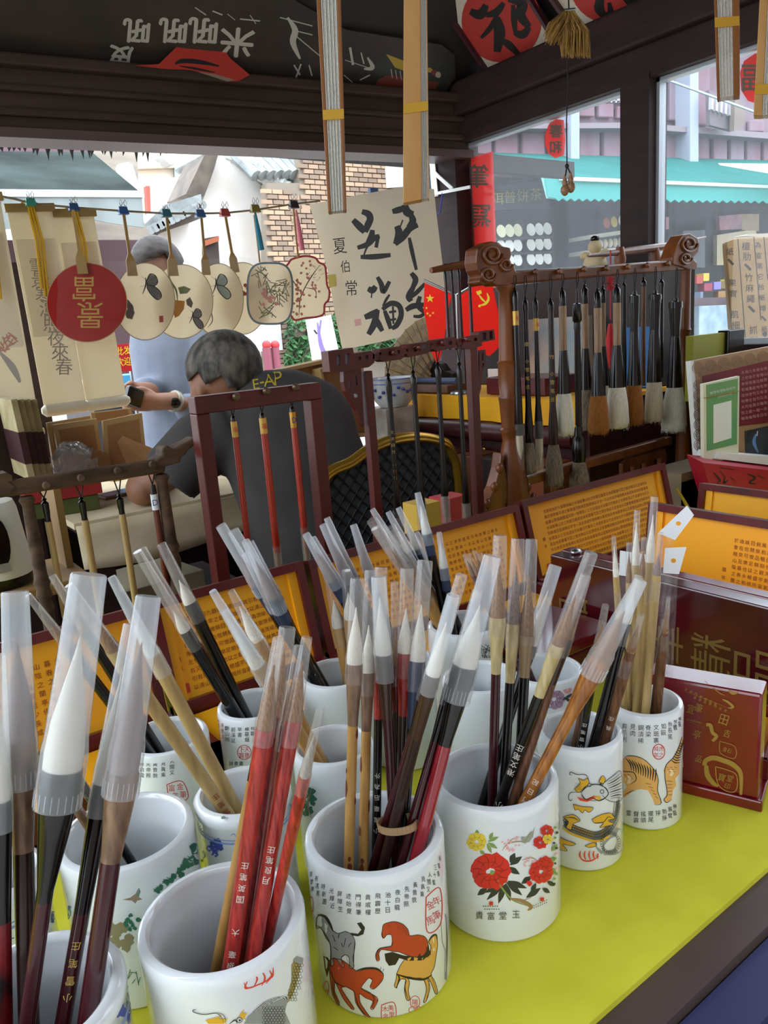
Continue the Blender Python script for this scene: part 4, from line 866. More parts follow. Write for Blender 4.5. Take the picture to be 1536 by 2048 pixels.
NAVYF = M('navy_ferrule', '#27344d', .3); GOLDL = M('gold_lettering', '#d2ad57', .4); WHL = M('white_lettering', '#d6d0c4', .5); REDL2 = M('red_lettering', '#8a2a1e', .5); SPOT = M('burnt_spot', '#6b2f1d', .5)
HM = dict(bam=BAM, bamp=BAMP, mar=MAR, dkb=DKB, blk=BLH, redw=REDW, redd=REDD, redl=REDL, amb=AMB, brg=BRG, rbr=RBR); FM = dict(horn=HORN, hornd=HORND, cream=CREAMH, hornm=HORNM, blk=BLH, navy=NAVYF, redw=REDW, redd=REDD, dkb=DKB, bam=BAM, bamp=BAMP, amb=AMB, brg=BRG, mar=MAR, redl=REDL)
BM_ = dict(w=WB_, g=GB, p=PB, b=BRB)
def seg_dist(p1, q1, p2, q2):
    best = 9
    for i in range(13):
        a = p1.lerp(q1, i/12); d = q2-p2; t = max(0, min(1, (a-p2).dot(d)/d.dot(d))); best = min(best, (a-(p2+d*t)).length)
    return best
rb = random.Random(3)
def solve(key, top, ex, rad, hint):
    k = CUPS[key]; n = ray(*top).cross(ray(*ex)).normalized(); c = V((k['x'], k['y'], 0))
    def chord(z, R):
        nn = V((n.x, n.y)); L = nn.length; c0 = -n.z*(z-CAM.z); e = nn/L; dist = c0/L-(e.x*c.x+e.y*c.y); foot = V((c.x+e.x*max(-R, min(R, dist)), c.y+e.y*max(-R, min(R, dist)), z))
        d = V((-e.y, e.x, 0)); 
        if d.dot(V((c.x, c.y, 0))) < 0: d = -d
        return foot, d, math.sqrt(max(0, R*R-dist*dist))
    zr = CT+k['h']; zf = CT+.010+rad
    f1, d1, h1 = chord(zr, k['ri']-rad); f2, d2, h2 = chord(zf, k['ri']-rad-.003)
    best = None
    for i in range(90):
        r_ = max(-1, min(1, hint+rb.uniform(-.45, .45))); b_ = rb.uniform(-.9, .9)
        Rm = f1+d1*h1*r_; B = f2+d2*h2*b_; ax = (Rm-B)
        if ax.z < .02: continue
        ax.normalize(); dt = ray(*top); w0 = B-CAM; a_, b2, c2, d_, e_ = 1, ax.dot(dt), dt.dot(dt), ax.dot(w0), dt.dot(w0)
        tt = (b2*e_-c2*d_)/(a_*c2-b2*b2); T = B+ax*tt
        L = tt
        if L < .1 or L > .42: continue
        s_ = abs(L-.27)*.08 + (proj(T)-V(top)).length*.0005
        for (pa, qa, ra) in k['br']:
            g = seg_dist(B, T, pa, qa)-ra-rad*1.15
            if g < 0: s_ += -g*3
        if best is None or s_ < best[0]: best = (s_, B, T)
    if best is None: B = f2; T = f1+(f1-f2)*1.2
    else: B, T = best[1], best[2]
    return B, T
def brush(key, top, ex, ys, wd, sty, label, hint=0, text=None):
    """ys: bristle tip, bristle base, cap end, ferrule end (pixel rows); wd: cap top, cap end, handle widths in pixels; sty: handle, ferrule, bristle, cap"""
    sc0 = depth(V((CUPS[key]['x'], CUPS[key]['y'], CT+.12)))/F
    B, T = solve(key, top, ex, max(.0028, wd[2]*sc0/2), hint); ax = (T-B).normalized(); L = (T-B).length
    def at(row):                                # distance along the brush whose image falls on that pixel row
        lo, hi = 0, L
        for _ in range(24):
            m = (lo+hi)/2
            if proj(B+ax*m).y > row: lo = m
            else: hi = m
        return lo
    def half(w_, t_): return w_*depth(B+ax*t_)/F/2
    tip, bb, ce, fe = [at(y_) for y_ in ys]; hn, fn, bn2, cn = sty
    rt = half(wd[0], L); rc = half(wd[1], ce); rh = half(wd[2], max(0, fe-.03)); rh = min(rh, rc*.97)
    CUPS[key]['br'].append((B, B+ax*(fe-.01), rh)); CUPS[key]['br'].append((B+ax*(fe-.01), T, rc*.8))
    t = thing('writing_brush', label, 'brush', B, 'capped brushes standing in the pots')
    MB().lathe(B, ax, [(0, rh*.75), (.002, rh*.95), (.01, rh), (fe, rh)], 16).build('handle', HM[hn], t, smooth=True)
    rf = rc*.90
    MB().lathe(B, ax, [(fe-.0004, rh*1.0), (fe+(bb-fe)*.08, rh*1.02), (fe+(bb-fe)*.45, rh+(rf-rh)*.5), (fe+(bb-fe)*.85, rf), (bb, rf*.97)], 16).build('ferrule', FM[fn], t, smooth=True)
    rb_ = rf*.93; hL = tip-bb
    if bn2:
        MB().lathe(B, ax, [(bb-.0005, rb_*.97), (bb+hL*.12, rb_), (bb+hL*.35, rb_*.88), (bb+hL*.6, rb_*.55), (bb+hL*.85, rb_*.2), (tip, .0003)], 14).build('bristles', BM_[bn2], t, smooth=True)
    if cn:
        if bn2: rt = max(rt, .0012)
        pr = [(ce, rc), (ce+(L-ce)*.25, rc*.99), (ce+(L-ce)*.30, rc+(rt-rc)*.32), (L-.001, rt), (L, rt*.93)]
        MB().lathe(B, ax, pr+[(L, .0002)], 18, cap=False).build('plastic_cap', FROST if cn == 'f' else CLEAR, t, smooth=True)
        if rc > .007 and cn == 'f':
            b = MB()
            for i in range(22):
                a = 6.283*i/22; e = ax.orthogonal().normalized(); e = e*math.cos(a)+ax.cross(e)*math.sin(a)
                b.bar(B+ax*(ce+.001)+e*(rc+.0001), B+ax*(ce+.010)+e*(rc+.0001), .0004, .0004, e)
            b.build('cap_ribs', FROST, t)
    if text:
        s_, m_, row0, pitch, size, lab = text; b = MB(); to = (CAM-B); e = (to-ax*to.dot(ax)).normalized(); ux = ax.cross(e)
        for i, ch in enumerate(s_):
            if not ch.strip(): continue
            t_ = at(row0+i*pitch); put_glyph(b, ch, half(size, t_)*2, B+ax*t_+e*(rh+.00025), -ux, -ax)
        b.build('lettering', m_, t, fix=False)
    return t, B, ax, rh, at
# --- bottom-left blue pot: the big brushes
brush('blue', (30, 1183), (58, 2040), (1280, 1480, 1575, 1700), (52, 68, 40), ('dkb', 'horn', 'p', 'f'), 'large brush with brown handle and tall frosted cap at the far left', .2)
brush('blue', (178, 1148), (55, 2040), (1272, 1537, 1614, 1800), (70, 92, 32), ('mar', 'blk', 'w', 'f'), 'largest brush, white hair in a wide frosted cap, front left', .4)
brush('blue', (262, 1248), (127, 2040), (1330, 1568, 1632, 1822), (30, 48, 32), ('mar', 'blk', 'w', 'f'), 'brush with gold characters and number 26 on its maroon handle', .2, (list('庄笔雪小')+['', '26'], GOLDL, 1885, 34, 17, ''))
brush('blue', (297, 1192), (176, 2040), (1285, 1545, 1592, 1720), (50, 72, 40), ('mar', 'horn', 'p', 'f'), 'large brush with mottled brown ferrule and mauve hair, front left', -.5)
brush('blue', (-6, 1310), (8, 2040), (1400, 1600, 1660, 1840), (34, 50, 34), ('rbr', 'blk', 'w', 'f'), 'brush with red and black marbled handle cut by the left edge', .3)
brush('edge', (70, 1432), (-14, 1660), (1470, 1580, 1640, 1690), (52, 62, 34), ('dkb', 'horn', 'b', 'c'), 'brush in a wrinkled clear cap leaning right at the left edge', -.2)
# --- verse pot and pierced-rim pot, leaning left
brush('verse', (8, 1222), (300, 1502), (1250, 1296, 1340, 1342), (14, 30, 22), ('blk', 'dkb', 'b', 'c'), 'black brush with dark ferrule leaning far left from the verse pot', 0)
brush('verse', (30, 1190), (330, 1500), (1215, 1262, 1290, 1330), (16, 26, 20), ('blk', 'blk', 'b', 'c'), 'black brush behind the others leaning far left from the verse pot', .4)
brush('lotus', (72, 1212), (462, 1628), (1235, 1300, 1340, 1385), (18, 34, 28), ('bamp', 'bamp', 'b', 'c'), 'pale bamboo brush with red characters leaning left, lower of the pair', -.3, ('庄笔雪小', REDL2, 1588, 15, 14, ''))
brush('lotus', (140, 1196), (480, 1612), (1230, 1310, 1350, 1370), (18, 34, 28), ('bamp', 'bamp', 'w', 'f'), 'pale bamboo brush leaning left, upper of the pair', .2)
brush('pine', (120, 1500), (262, 1722), (1530, 1570, 1590, 1600), (10, 20, 20), ('blk', 'blk', 'b', 'c'), 'short black brush lying low inside the pine pot', .5)
brush('pine', (105, 1540), (235, 1742), (1565, 1600, 1620, 1630), (10, 20, 20), ('brg', 'brg', 'b', 'c'), 'short brown brush lying low inside the pine pot', 0)
# --- round-seal pot
brush('verse2', (233, 1123), (450, 1432), (1255, 1290, 1308, 1330), (18, 26, 24), ('blk', 'blk', 'w', 'c'), 'black brush leaning left from the round-seal pot, lowest tip of three', -.3)
brush('verse2', (257, 1113), (478, 1436), (1222, 1261, 1297, 1310), (20, 28, 25), ('blk', 'blk', 'w', 'c'), 'black brush leaning left from the round-seal pot, middle of three', 0)
brush('verse2', (279, 1107), (500, 1437), (1160, 1206, 1243, 1260), (20, 30, 25), ('blk', 'blk', 'w', 'c'), 'black brush leaning left from the round-seal pot, uppermost of three', .4)
# --- tree pot: amber bamboo brushes
brush('tree', (397, 1254), (628, 1530), (1268, 1331, 1366, 1372), (16, 36, 26), ('bam', 'bam', 'w', 'f'), 'amber bamboo brush leaning left, lowest frosted cap of three', -.4)
brush('tree', (393, 1201), (640, 1531), (1240, 1318, 1332, 1345), (16, 32, 26), ('bam', 'bam', 'w', 'f'), 'amber bamboo brush leaning left, middle frosted cap of three', 0)
brush('tree', (428, 1199), (654, 1529), (1212, 1281, 1314, 1325), (16, 34, 24), ('bam', 'bam', 'w', 'c'), 'amber bamboo brush leaning left, uppermost cap of three', .4)
# --- plain back pot: black brushes with frosted caps
brush('back', (431, 1116), (598, 1362), (1130, 1196, 1205, 1240), (18, 28, 22), ('blk', 'navy', 'p', 'f'), 'black brush with navy ferrule leaning left, lowest of five', -.5)
brush('back', (453, 1101), (618, 1366), (1122, 1194, 1223, 1245), (18, 30, 22), ('blk', 'navy', 'p', 'f'), 'black brush with navy ferrule leaning left, second of five', -.2)
brush('back', (485, 1111), (634, 1369), (1145, 1203, 1220, 1245), (20, 32, 24), ('blk', 'navy', 'p', 'f'), 'black brush with navy ferrule leaning left, rightmost of five', 0, ('庄雪', WHL, 1330, 14, 9, ''))
brush('back', (416, 1065), (625, 1368), (1110, 1170, 1190, 1225), (22, 30, 22), ('blk', 'navy', 'p', 'f'), 'black brush with tall frosted cap leaning left, leftmost top of five', .4)
brush('back', (457, 1065), (648, 1371), (1095, 1175, 1195, 1225), (24, 32, 22), ('blk', 'navy', 'p', 'f'), 'black brush with tall wide frosted cap leaning left, behind the others', .5)
brush('back', (592, 1140), (700, 1350), (1200, 1254, 1291, 1310), (20, 30, 24), ('bam', 'bam', 'w', 'c'), 'bamboo brush with white hair leaning left beside the horse pot brushes, lower', -.1)
brush('back', (612, 1150), (716, 1352), (1185, 1237, 1277, 1295), (20, 30, 24), ('bam', 'bam', 'w', 'c'), 'bamboo brush with white hair leaning left beside the horse pot brushes, upper', .3)
# --- hidden pot: black brushes leaning left
for i, (tp, ex, ys, wd, h_) in enumerate((((584, 1084), (775, 1362), (1100, 1160, 1176, 1200), (16, 26, 20), -.4), ((606, 1086), (788, 1364), (1110, 1163, 1178, 1200), (16, 26, 20), -.1), ((619, 1061), (800, 1366), (1080, 1146, 1166, 1195), (16, 27, 22), .1), ((600, 1059), (812, 1366), (1085, 1140, 1160, 1190), (14, 24, 20), .4), ((672, 1060), (820, 1366), (1085, 1142, 1154, 1180), (15, 24, 20), .5))):
    brush('hidden', tp, ex, ys, wd, ('blk', 'navy', 'p', 'f'), 'black navy-ferruled brush behind the horse pot, %s of the row' % ('leftmost', 'second', 'middle', 'fourth', 'rightmost')[i], h_)
# --- ink pot: clear caps and thin frosted ones
for i, (tp, ex) in enumerate((((713, 1058), (880, 1272)), ((735, 1066), (892, 1274)), ((757, 1053), (900, 1274)), ((770, 1058), (910, 1275)), ((748, 1086), (872, 1268)))):
    brush('ink', tp, ex, (tp[1]+45, tp[1]+110, tp[1]+120, tp[1]+140), (24, 28, 22), ('bam', 'bam', 'b', 'c'), 'brush in a wide clear cap behind the horse pot, %s of the bunch' % ('leftmost', 'second', 'top middle', 'rightmost', 'lowest')[i], (-.5, -.2, .1, .3, -.6)[i])
for i, (tp, ex) in enumerate((((735, 1024), (905, 1274)), ((767, 1028), (915, 1275)), ((779, 1023), (925, 1275)), ((814, 1073), (930, 1275)))):
    brush('ink', tp, ex, (tp[1]+25, tp[1]+75, tp[1]+85, tp[1]+100), (12, 20, 18), ('blk', 'navy', 'w', 'f'), 'thin black brush with narrow frosted cap behind the horse pot, %s of four' % ('leftmost', 'second', 'third', 'rightmost and lowest')[i], (.3, .5, .6, .0)[i])
brush('ink', (835, 985), (898, 1262), (1010, 1068, 1090, 1110), (13, 22, 18), ('blk', 'navy', 'w', 'f'), 'tall black brush with white hair standing highest behind the horse pot', .2)
brush('ink', (878, 1064), (905, 1262), (1080, 1136, 1160, 1180), (11, 20, 18), ('blk', 'navy', 'w', 'f'), 'black brush with white hair just right of the tallest one', 0)
for i, tp in enumerate(((911, 1126), (926, 1110), (938, 1109), (948, 1102), (959, 1106))):
    brush('purple', tp, (1040+i*8, 1372), (tp[1]+12, tp[1]+40, tp[1]+60, tp[1]+75), (9, 13, 10), ('mar', 'redd', 'b', 'c'), 'thin maroon brush with pinkish clear cap, %s of five leaning left' % ('leftmost', 'second', 'third', 'fourth', 'rightmost')[i], -.5+.25*i)
# --- horse pot
t_, B_, ax_, rh_, at_ = brush('horse', (714, 1156), (697, 1742), (1215, 1327, 1366, 1449), (28, 38, 21), ('bam', 'horn', 'w', 'c'), 'spotted bamboo brush with horn ferrule, leftmost in the horse pot', -.35)
def spots(t_, B_, ax_, rh_, at_, rows):
    to = CAM-B_; e0 = (to-ax_*to.dot(ax_)).normalized(); u0 = ax_.cross(e0)
    for row, ang, wx, hy in rows:
        b = MB(); pts = []; n = 10
        for i in range(n):
            a = 6.283*i/n; th = ang+math.cos(a)*wx*random.uniform(.7, 1.2); q = at_(row)+math.sin(a)*hy*random.uniform(.7, 1.2); pts.append(B_+ax_*q+(e0*math.cos(th)+u0*math.sin(th))*(rh_+.00025))
        b.add(pts, [tuple(range(n))]); b.build('burnt_spot', SPOT, t_, fix=False)
spots(t_, B_, ax_, rh_, at_, ((1730, .2, .5, .004), (1712, .1, .3, .002), (1575, -1.1, .4, .006), (1600, 1.1, .3, .003), (1465, 1.1, .4, .004), (1540, -1.2, .3, .002)))
t_, B_, ax_, rh_, at_ = brush('horse', (740, 1140), (726, 1744), (1250, 1345, 1390, 1460), (22, 32, 20), ('bam', 'horn', 'w', 'c'), 'spotted bamboo brush second from left in the horse pot', -.1)
spots(t_, B_, ax_, rh_, at_, ((1735, -.3, .5, .004), (1718, -.2, .4, .002), (1660, -1.0, .4, .004), (1610, 1.1, .4, .005), (1530, -1.2, .4, .006)))
brush('horse', (762, 1134), (752, 1700), (1230, 1315, 1360, 1436), (26, 30, 18), ('blk', 'redw', 'w', 'c'), 'dark brush with white characters and number 16 in the horse pot', .25, (list('外為后毫鬼小')+[' ', '16'], WHL, 1548, 22, 11, ''))
brush('horse', (757, 1153), (792, 1705), (1194, 1309, 1363, 1436), (31, 38, 21), ('mar', 'hornd', 'w', 'f'), 'maroon brush with large white hair and frosted cap in the horse pot', -.1)
brush('horse', (814, 1136), (800, 1690), (1217, 1305, 1354, 1430), (28, 34, 20), ('dkb', 'redw', 'w', 'c'), 'brush with red wood-grain ferrule standing upright in the horse pot', .3)
brush('horse', (789, 1163), (796, 1690), (1260, 1330, 1370, 1420), (16, 22, 15), ('dkb', 'redd', 'b', 'c'), 'thin dark brush with narrow clear cap in the middle of the horse pot', .6)
brush('horse', (850, 1121), (806, 1690), (1210, 1322, 1381, 1455), (32, 38, 19), ('blk', 'navy', 'w', 'c'), 'black brush with glossy navy ferrule and white hair in the horse pot', .45)
A1 = brush('horse', (924, 1150), (746, 1735), (1260, 1360, 1400, 1470), (24, 34, 20), ('mar', 'blk', 'w', 'c'), 'maroon banded brush, leftmost of the bundle in the horse pot', -.2)
A2 = brush('horse', (907, 1190), (764, 1742), (1244, 1349, 1387, 1475), (27, 35, 22), ('dkb', 'hornd', 'w', 'f'), 'dark banded brush with brown ferrule in the horse pot', -.35)
A3 = brush('horse', (956, 1180), (803, 1722), (1270, 1370, 1410, 1480), (22, 30, 20), ('mar', 'blk', 'w', 'c'), 'maroon banded brush, rightmost inside the rubber band', 0)
A4 = brush('horse', (986, 1112), (834, 1712), (1210, 1332, 1402, 1489), (36, 56, 27), ('redl', 'blk', 'w', 'f'), 'bright red handled brush with a wide ribbed frosted cap in the horse pot', -.1)
# rubber band around three of them
c3 = []
for (_, b_, a_, r_, at2) in (A1, A2, A3): c3.append((b_+a_*at2(1648), r_))
pts = []; cc = sum((c for c, r in c3), V())/3; sx = (c3[2][0]-c3[0][0]); W_ = sx.length/2+c3[0][1]+.0012; ex_ = sx.normalized(); axm = A2[2]; ez = (axm-ex_*axm.dot(ex_)).normalized(); ey = ez.cross(ex_)
for i in range(29): a = 6.283*i/28; pts.append(cc+ex_*math.cos(a)*W_+ey*math.sin(a)*(c3[1][1]+.006)+ez*.0)
b = MB()
for i in range(28): b.bar(pts[i], pts[i+1], .0012, .005, ez)
tag(b.build('rubber_band', M('tan_rubber', '#a98a63', .7), None), 'tan rubber band around the dark brushes in the horse pot', 'rubber band')
# --- front dragon pot
brush('dragon', (560, 1282), (432, 1935), (1330, 1470, 1518, 1560), (20, 26, 22), ('bam', 'blk', 'b', 'c'), 'plain bamboo brush at the left of the red brushes', -.4)
brush('dragon', (575, 1254), (490, 1910), (1300, 1430, 1470, 1600), (34, 38, 28), ('redd', 'redd', 'b', 'c'), 'dark red brush with a wide clear cap behind the red ones', .5)
brush('dragon', (556, 1275), (462, 1925), (1330, 1457, 1488, 1610), (21, 42, 33), ('redw', 'redw', 'b', 'c'), 'red wood-grain brush with white characters, left of the red group', -.25, ('庄笔英国  大 毫狼乱', WHL, 1722, 22, 15, ''))
brush('dragon', (597, 1291), (505, 1905), (1345, 1450, 1500, 1600), (18, 34, 28), ('redd', 'redd', 'b', 'c'), 'dark red brush hidden behind the red group', .4)
brush('dragon', (614, 1274), (508, 1907), (1320, 1440, 1490, 1600), (22, 38, 30), ('redw', 'redw', 'b', 'c'), 'red wood-grain brush with white characters, tallest of the red group', -.05, ('庄笔良月', WHL, 1692, 20, 15, ''))
brush('dragon', (640, 1417), (534, 1885), (1470, 1551, 1586, 1590), (16, 26, 24), ('redw', 'redw', 'g', 'c'), 'light red brush with a thin clear cap, right of the red group', .1)
# --- peony pot
brush('peony', (1000, 1070), (984, 1612), (1130, 1234, 1270, 1346), (28, 37, 19), ('mar', 'cream', 'b', 'c'), 'dark brush with cream ferrule, leftmost upright in the peony pot', -.1)
brush('peony', (1036, 1077), (1006, 1613), (1130, 1248, 1293, 1364), (28, 30, 19), ('blk', 'cream', 'p', 'c'), 'dark brush with pale ferrule, middle upright in the peony pot', 0)
brush('peony', (1063, 1078), (1036, 1600), (1150, 1270, 1290, 1353), (24, 34, 20), ('blk', 'hornm', 'b', 'c'), 'dark brush with mottled horn ferrule, right upright in the peony pot', .35)
brush('peony', (1119, 1133), (962, 1612), (1180, 1290, 1315, 1370), (26, 28, 20), ('blk', 'blk', 'w', 'f'), 'black brush with a plain frosted cap behind the uprights in the peony pot', .5)
brush('peony', (1172, 1150), (1040, 1560), (1190, 1275, 1310, 1365), (22, 32, 20), ('brg', 'hornd', 'b', 'c'), 'brown brush with dark horn ferrule leaning right in the peony pot', .4)
brush('peony', (1183, 1105), (996, 1614), (1190, 1289, 1310, 1391), (27, 32, 21), ('blk', 'cream', 'b', 'c'), 'black brush with white characters and long cream ferrule in the peony pot', -.3, ('庄笔文港   小 毫狼', WHL, 1492, 16, 15, ''))
brush('peony', (1282, 1160), (1050, 1604), (1222, 1317, 1353, 1440), (27, 50, 25), ('amb', 'amb', 'b', 'f'), 'thick amber wooden brush with a ribbed frosted cap leaning right', -.35, ('記日門', WHL, 1560, 18, 12, ''))
# --- small dragon pot
brush('dragon2', (1211, 1210), (1160, 1500), (1240, 1300, 1330, 1360), (14, 20, 16), ('blk', 'blk', 'b', 'c'), 'thin black brush with clear cap in the small dragon pot', -.2, ('庄笔雪小', WHL, 1445, 14, 10, ''))
brush('dragon2', (1277, 1152), (1184, 1497), (1180, 1245, 1289, 1320), (18, 24, 19), ('blk', 'blk', 'w', 'c'), 'black brush with white hair in the small dragon pot', .2)
brush('dragon2', (1284, 1230), (1208, 1488), (1250, 1303, 1353, 1380), (14, 22, 20), ('brg', 'brg', 'b', 'c'), 'brown wood-grain brush at the right of the small dragon pot', -.2, ('庄長', WHL, 1432, 18, 10, ''))
brush('dragon2', (1200, 1270), (1150, 1488), (1300, 1340, 1360, 1380), (12, 18, 16), ('brg', 'brg', 'b', 'c'), 'brown wood-grain brush at the left of the small dragon pot', .3)
brush('dragon2', (1250, 1240), (1196, 1495), (1265, 1320, 1350, 1370), (14, 20, 17), ('blk', 'blk', 'b', 'c'), 'black brush between the others in the small dragon pot', .6)
# --- tiger pot
for i, (tp, ex, ys, wd, st) in enumerate((((1227, 1073), (1250, 1428), (1092, 1152, 1225, 1228), (9, 14, 13), 'w'), ((1258, 1085), (1258, 1430), (1105, 1165, 1200, 1205), (11, 14, 13), 'b'), ((1274, 1020), (1262, 1431), (1045, 1130, 1160, 1170), (12, 18, 16), 'w'), ((1288, 1075), (1270, 1432), (1095, 1155, 1190, 1200), (11, 15, 14), 'b'), ((1309, 993), (1276, 1432), (1030, 1124, 1205, 1210), (15, 20, 17), 'w'), ((1321, 1065), (1290, 1432), (1110, 1150, 1200, 1210), (12, 18, 16), 'p'))):
    brush('tiger', tp, ex, ys, wd, ('bamp', 'bamp', st, 'c'), 'slim pale bamboo brush in the tiger pot, %s' % ('farthest left', 'second from left', 'third from left with tall cap', 'fourth from left, short', 'tallest of all', 'rightmost bamboo with mauve hair')[i], (-.3, .2, .4, 0, -.1, -.3)[i])
brush('tiger', (1337, 1194), (1316, 1424), (1215, 1265, 1300, 1310), (8, 14, 14), ('brg', 'brg', 'b', 'c'), 'pinkish brown brush at the right of the tiger pot', 0)
brush('tiger', (1328, 1240), (1306, 1426), (1255, 1290, 1310, 1320), (8, 13, 13), ('brg', 'brg', 'b', 'c'), 'brown brush beside the rightmost one in the tiger pot', .5)
# hanging-hole bags with white header cards
BAGF = film('clear_bag_film', (.95, .95, .95, 1), .06, .10, .1)
for lab, hdr, slv, d_ in (('white punched header card and clear sleeve, leftmost in the tiger pot', ((1240, 1101), (1292, 1109), (1288, 1158), (1238, 1150)), ((1240, 1152), (1287, 1157), (1282, 1420), (1252, 1416)), .73),
                    ('white punched header card and clear sleeve, right side of the tiger pot', ((1330, 1096), (1373, 1094), (1358, 1148), (1326, 1146)), ((1328, 1147), (1356, 1148), (1342, 1425), (1304, 1425)), .70),
                    ('white punched header card twisted sideways above the tiger pot', ((1316, 1066), (1374, 1011), (1388, 1030), (1350, 1080)), ((1318, 1066), (1348, 1078), (1330, 1415), (1300, 1410)), .735)):
    t = thing('brush_bag', lab, 'bag', PD(slv[2][0], slv[2][1], d_)); n = (CAM-PD(*hdr[0], d_)); n.z = 0; n.normalize()
    pl = PD(*hdr[0], d_); q = [PP(u, v, pl, n) for u, v in hdr]; hole = sum(q, V())/4
    ux = (q[1]-q[0]).normalized(); uz = n.cross(ux); ring = [hole+(ux*math.cos(6.283*i/12)+uz*math.sin(6.283*i/12))*.0023 for i in range(12)]
    outer = []
    for i in range(12):      # outer loop sampled on the card's edge for a clean punched hole
        d = (ring[i]-hole).normalized(); best = 9
        for a_, b_ in zip(q, q[1:]+q[:1]):
            e = b_-a_; nn = e.cross(n); den = d.dot(nn)
            if abs(den) > 1e-9:
                tt = (a_-hole).dot(nn)/den
                if tt > 0: best = min(best, tt)
        outer.append(hole+d*best)
    for cq in q: outer[min(range(12), key=lambda i: (outer[i]-cq).length)] = cq
    MB().frame(outer, ring, n*.0004).build('header_card', M('white_header_card', '#dde0e4', .45), t)
    b = MB(); s4 = [PP(u, v, pl-n*.002, n) for u, v in slv]
    b.grid(lambda i, j: (s4[0].lerp(s4[1], i)).lerp(s4[3].lerp(s4[2], i), j)+n*(.0016*math.sin(i*9+j*14)+.001*math.sin(j*31)), 10, 24).build('sleeve', BAGF, t, smooth='all', fix=False)

# ================================================================== BRUSH CASES WITH YELLOW SATIN LIDS
RLAC = M('dark_red_lacquer_wood', '#5f181c', .3, var=('#4c1217', 18, (1, 1, 1)), coat=.15, spec=.4); SATIN = M('yellow_satin', '#f2a80a', .5, var=('#f7b41a', 5, (1, 1, 1))); ORSAT = M('orange_satin', '#ffa406', .5, var=('#ffae14', 5, (1, 1, 1)))
TXR = M('brown_red_print', '#8a3a12', .7)
POEM = '永和九年歲在癸丑暮春之初會於會稽山陰之蘭亭修禊事也群賢畢至少長咸集此地有崇山峻嶺茂林修竹又有清流激湍映帶左右引以為流觴曲水列坐其次雖無絲竹管弦之盛一觴一詠亦足以暢敘幽情是日也天朗氣清惠風和暢仰觀宇宙之大俯察品類之盛所以遊目騁懷足以極視聽之娛信可樂也'
def case(label, x0, x1, yb, z0, zt, lean, tray, cols, rows, tx0, tx1, tz0, tz1, size, group='open brush cases behind the pots', side=False, sat=None):
    """x0..x1 along the lid's hinge edge, yb = hinge line; side=True turns the case to face along -X (x then runs along -Y)"""
    sat = sat or SATIN
    W3 = (lambda x, y, z: V((y, -x, z))) if side else (lambda x, y, z: V((x, y, z)))
    t = thing('brush_case', label, 'case', W3((x0+x1)/2, yb-.06, CT+.001), group)
    cs, sn = math.cos(lean), math.sin(lean); H = zt-z0; b_ = .011
    P = lambda x, s, d=0: W3(x, yb+sn*s-cs*d, z0+cs*s+sn*d)
    X = W3(1, 0, 0); up = W3(0, sn, cs); n = W3(0, -cs, sn)
    lid = MB().frame([P(x0, 0), P(x1, 0), P(x1, H), P(x0, H)], [P(x0+b_, b_), P(x1-b_, b_), P(x1-b_, H-b_), P(x0+b_, H-b_)], n*.016)
    hx = lambda xa, xb, sa, sb, da, db: [P(xa, sa, da), P(xb, sa, da), P(xb, sb, da), P(xa, sb, da), P(xa, sa, db), P(xb, sa, db), P(xb, sb, db), P(xa, sb, db)]
    lid.hexa(hx(x0+.001, x1-.001, .001, H-.001, 0, -.006)); L = lid.build('lid', RLAC, t)
    lin_ = MB().hexa(hx(x0+b_, x1-b_, b_, H-b_, 0, .005))
    for xa in (x0+b_, x1-b_-.012): lin_.hexa(hx(xa, xa+.012, b_, H-b_, .005, .010))
    lin_.build('satin_lining', sat, L)
    b = MB(); k = 0
    for i in range(cols):
        for j in range(rows):
            x = tx1-(tx1-tx0)*i/max(1, cols-1); s_ = tz1-(tz1-tz0)*j/max(1, rows-1)
            put_glyph(b, POEM[k % len(POEM)], size, P(x, s_, .0056), X, up); k += 1
    for j, ch in enumerate('蘭亭'): put_glyph(b, ch, size, P(tx0-.014, tz1-.045-j*.012, .0056), X, up)
    b.build('printed_text', TXR, L, fix=False, kind='stuff')
    MB().add([P(tx0-.02, tz0-.004, .0056), P(tx0-.008, tz0-.004, .0056), P(tx0-.008, tz0+.008, .0056), P(tx0-.02, tz0+.008, .0056)], [(0, 1, 2, 3)]).build('red_seal', REDP, L, fix=False)
    if tray:
        yf = yb-tray; tb = MB()
        def bb(m_, lo, hi): m_.hexa([W3(x, y, z) for z in (lo[2], hi[2]) for x, y in ((lo[0], lo[1]), (hi[0], lo[1]), (hi[0], hi[1]), (lo[0], hi[1]))])
        for lo, hi in (((x0, yf, CT+.001), (x1, yb-.004, CT+.007)), ((x0, yf, CT+.001), (x1, yf+.01, CT+.034)), ((x0, yb-.014, CT+.001), (x1, yb-.004, CT+.032)), ((x0, yf, CT+.001), (x0+.01, yb-.004, CT+.034)), ((x1-.01, yf, CT+.001), (x1, yb-.004, CT+.034))): bb(tb, lo, hi)
        T_ = tb.build('tray', RLAC, t)
        q = MB(); bb(q, (x0+.011, yf+.011, CT+.008), (x1-.011, yb-.015, CT+.02)); q.build('tray_satin', sat, T_, bevel=.004)
        for xx in (x0+.05, x1-.05): q = MB(); bb(q, (xx-.009, yb-.006, z0-.006), (xx+.009, yb+.002, z0+.006)); q.build('hinge', BRASS, t)
    return t
case('open brush case with printed yellow lid at the far left', -.12, .262, .845, .822, .958, .24, .13, 10, 8, .06, .16, .03, .10, .0068)
case('open brush case with red-printed yellow lid behind the round-seal pot', .268, .478, .845, .822, .960, .24, .13, 20, 9, .305, .44, .022, .105, .0062)
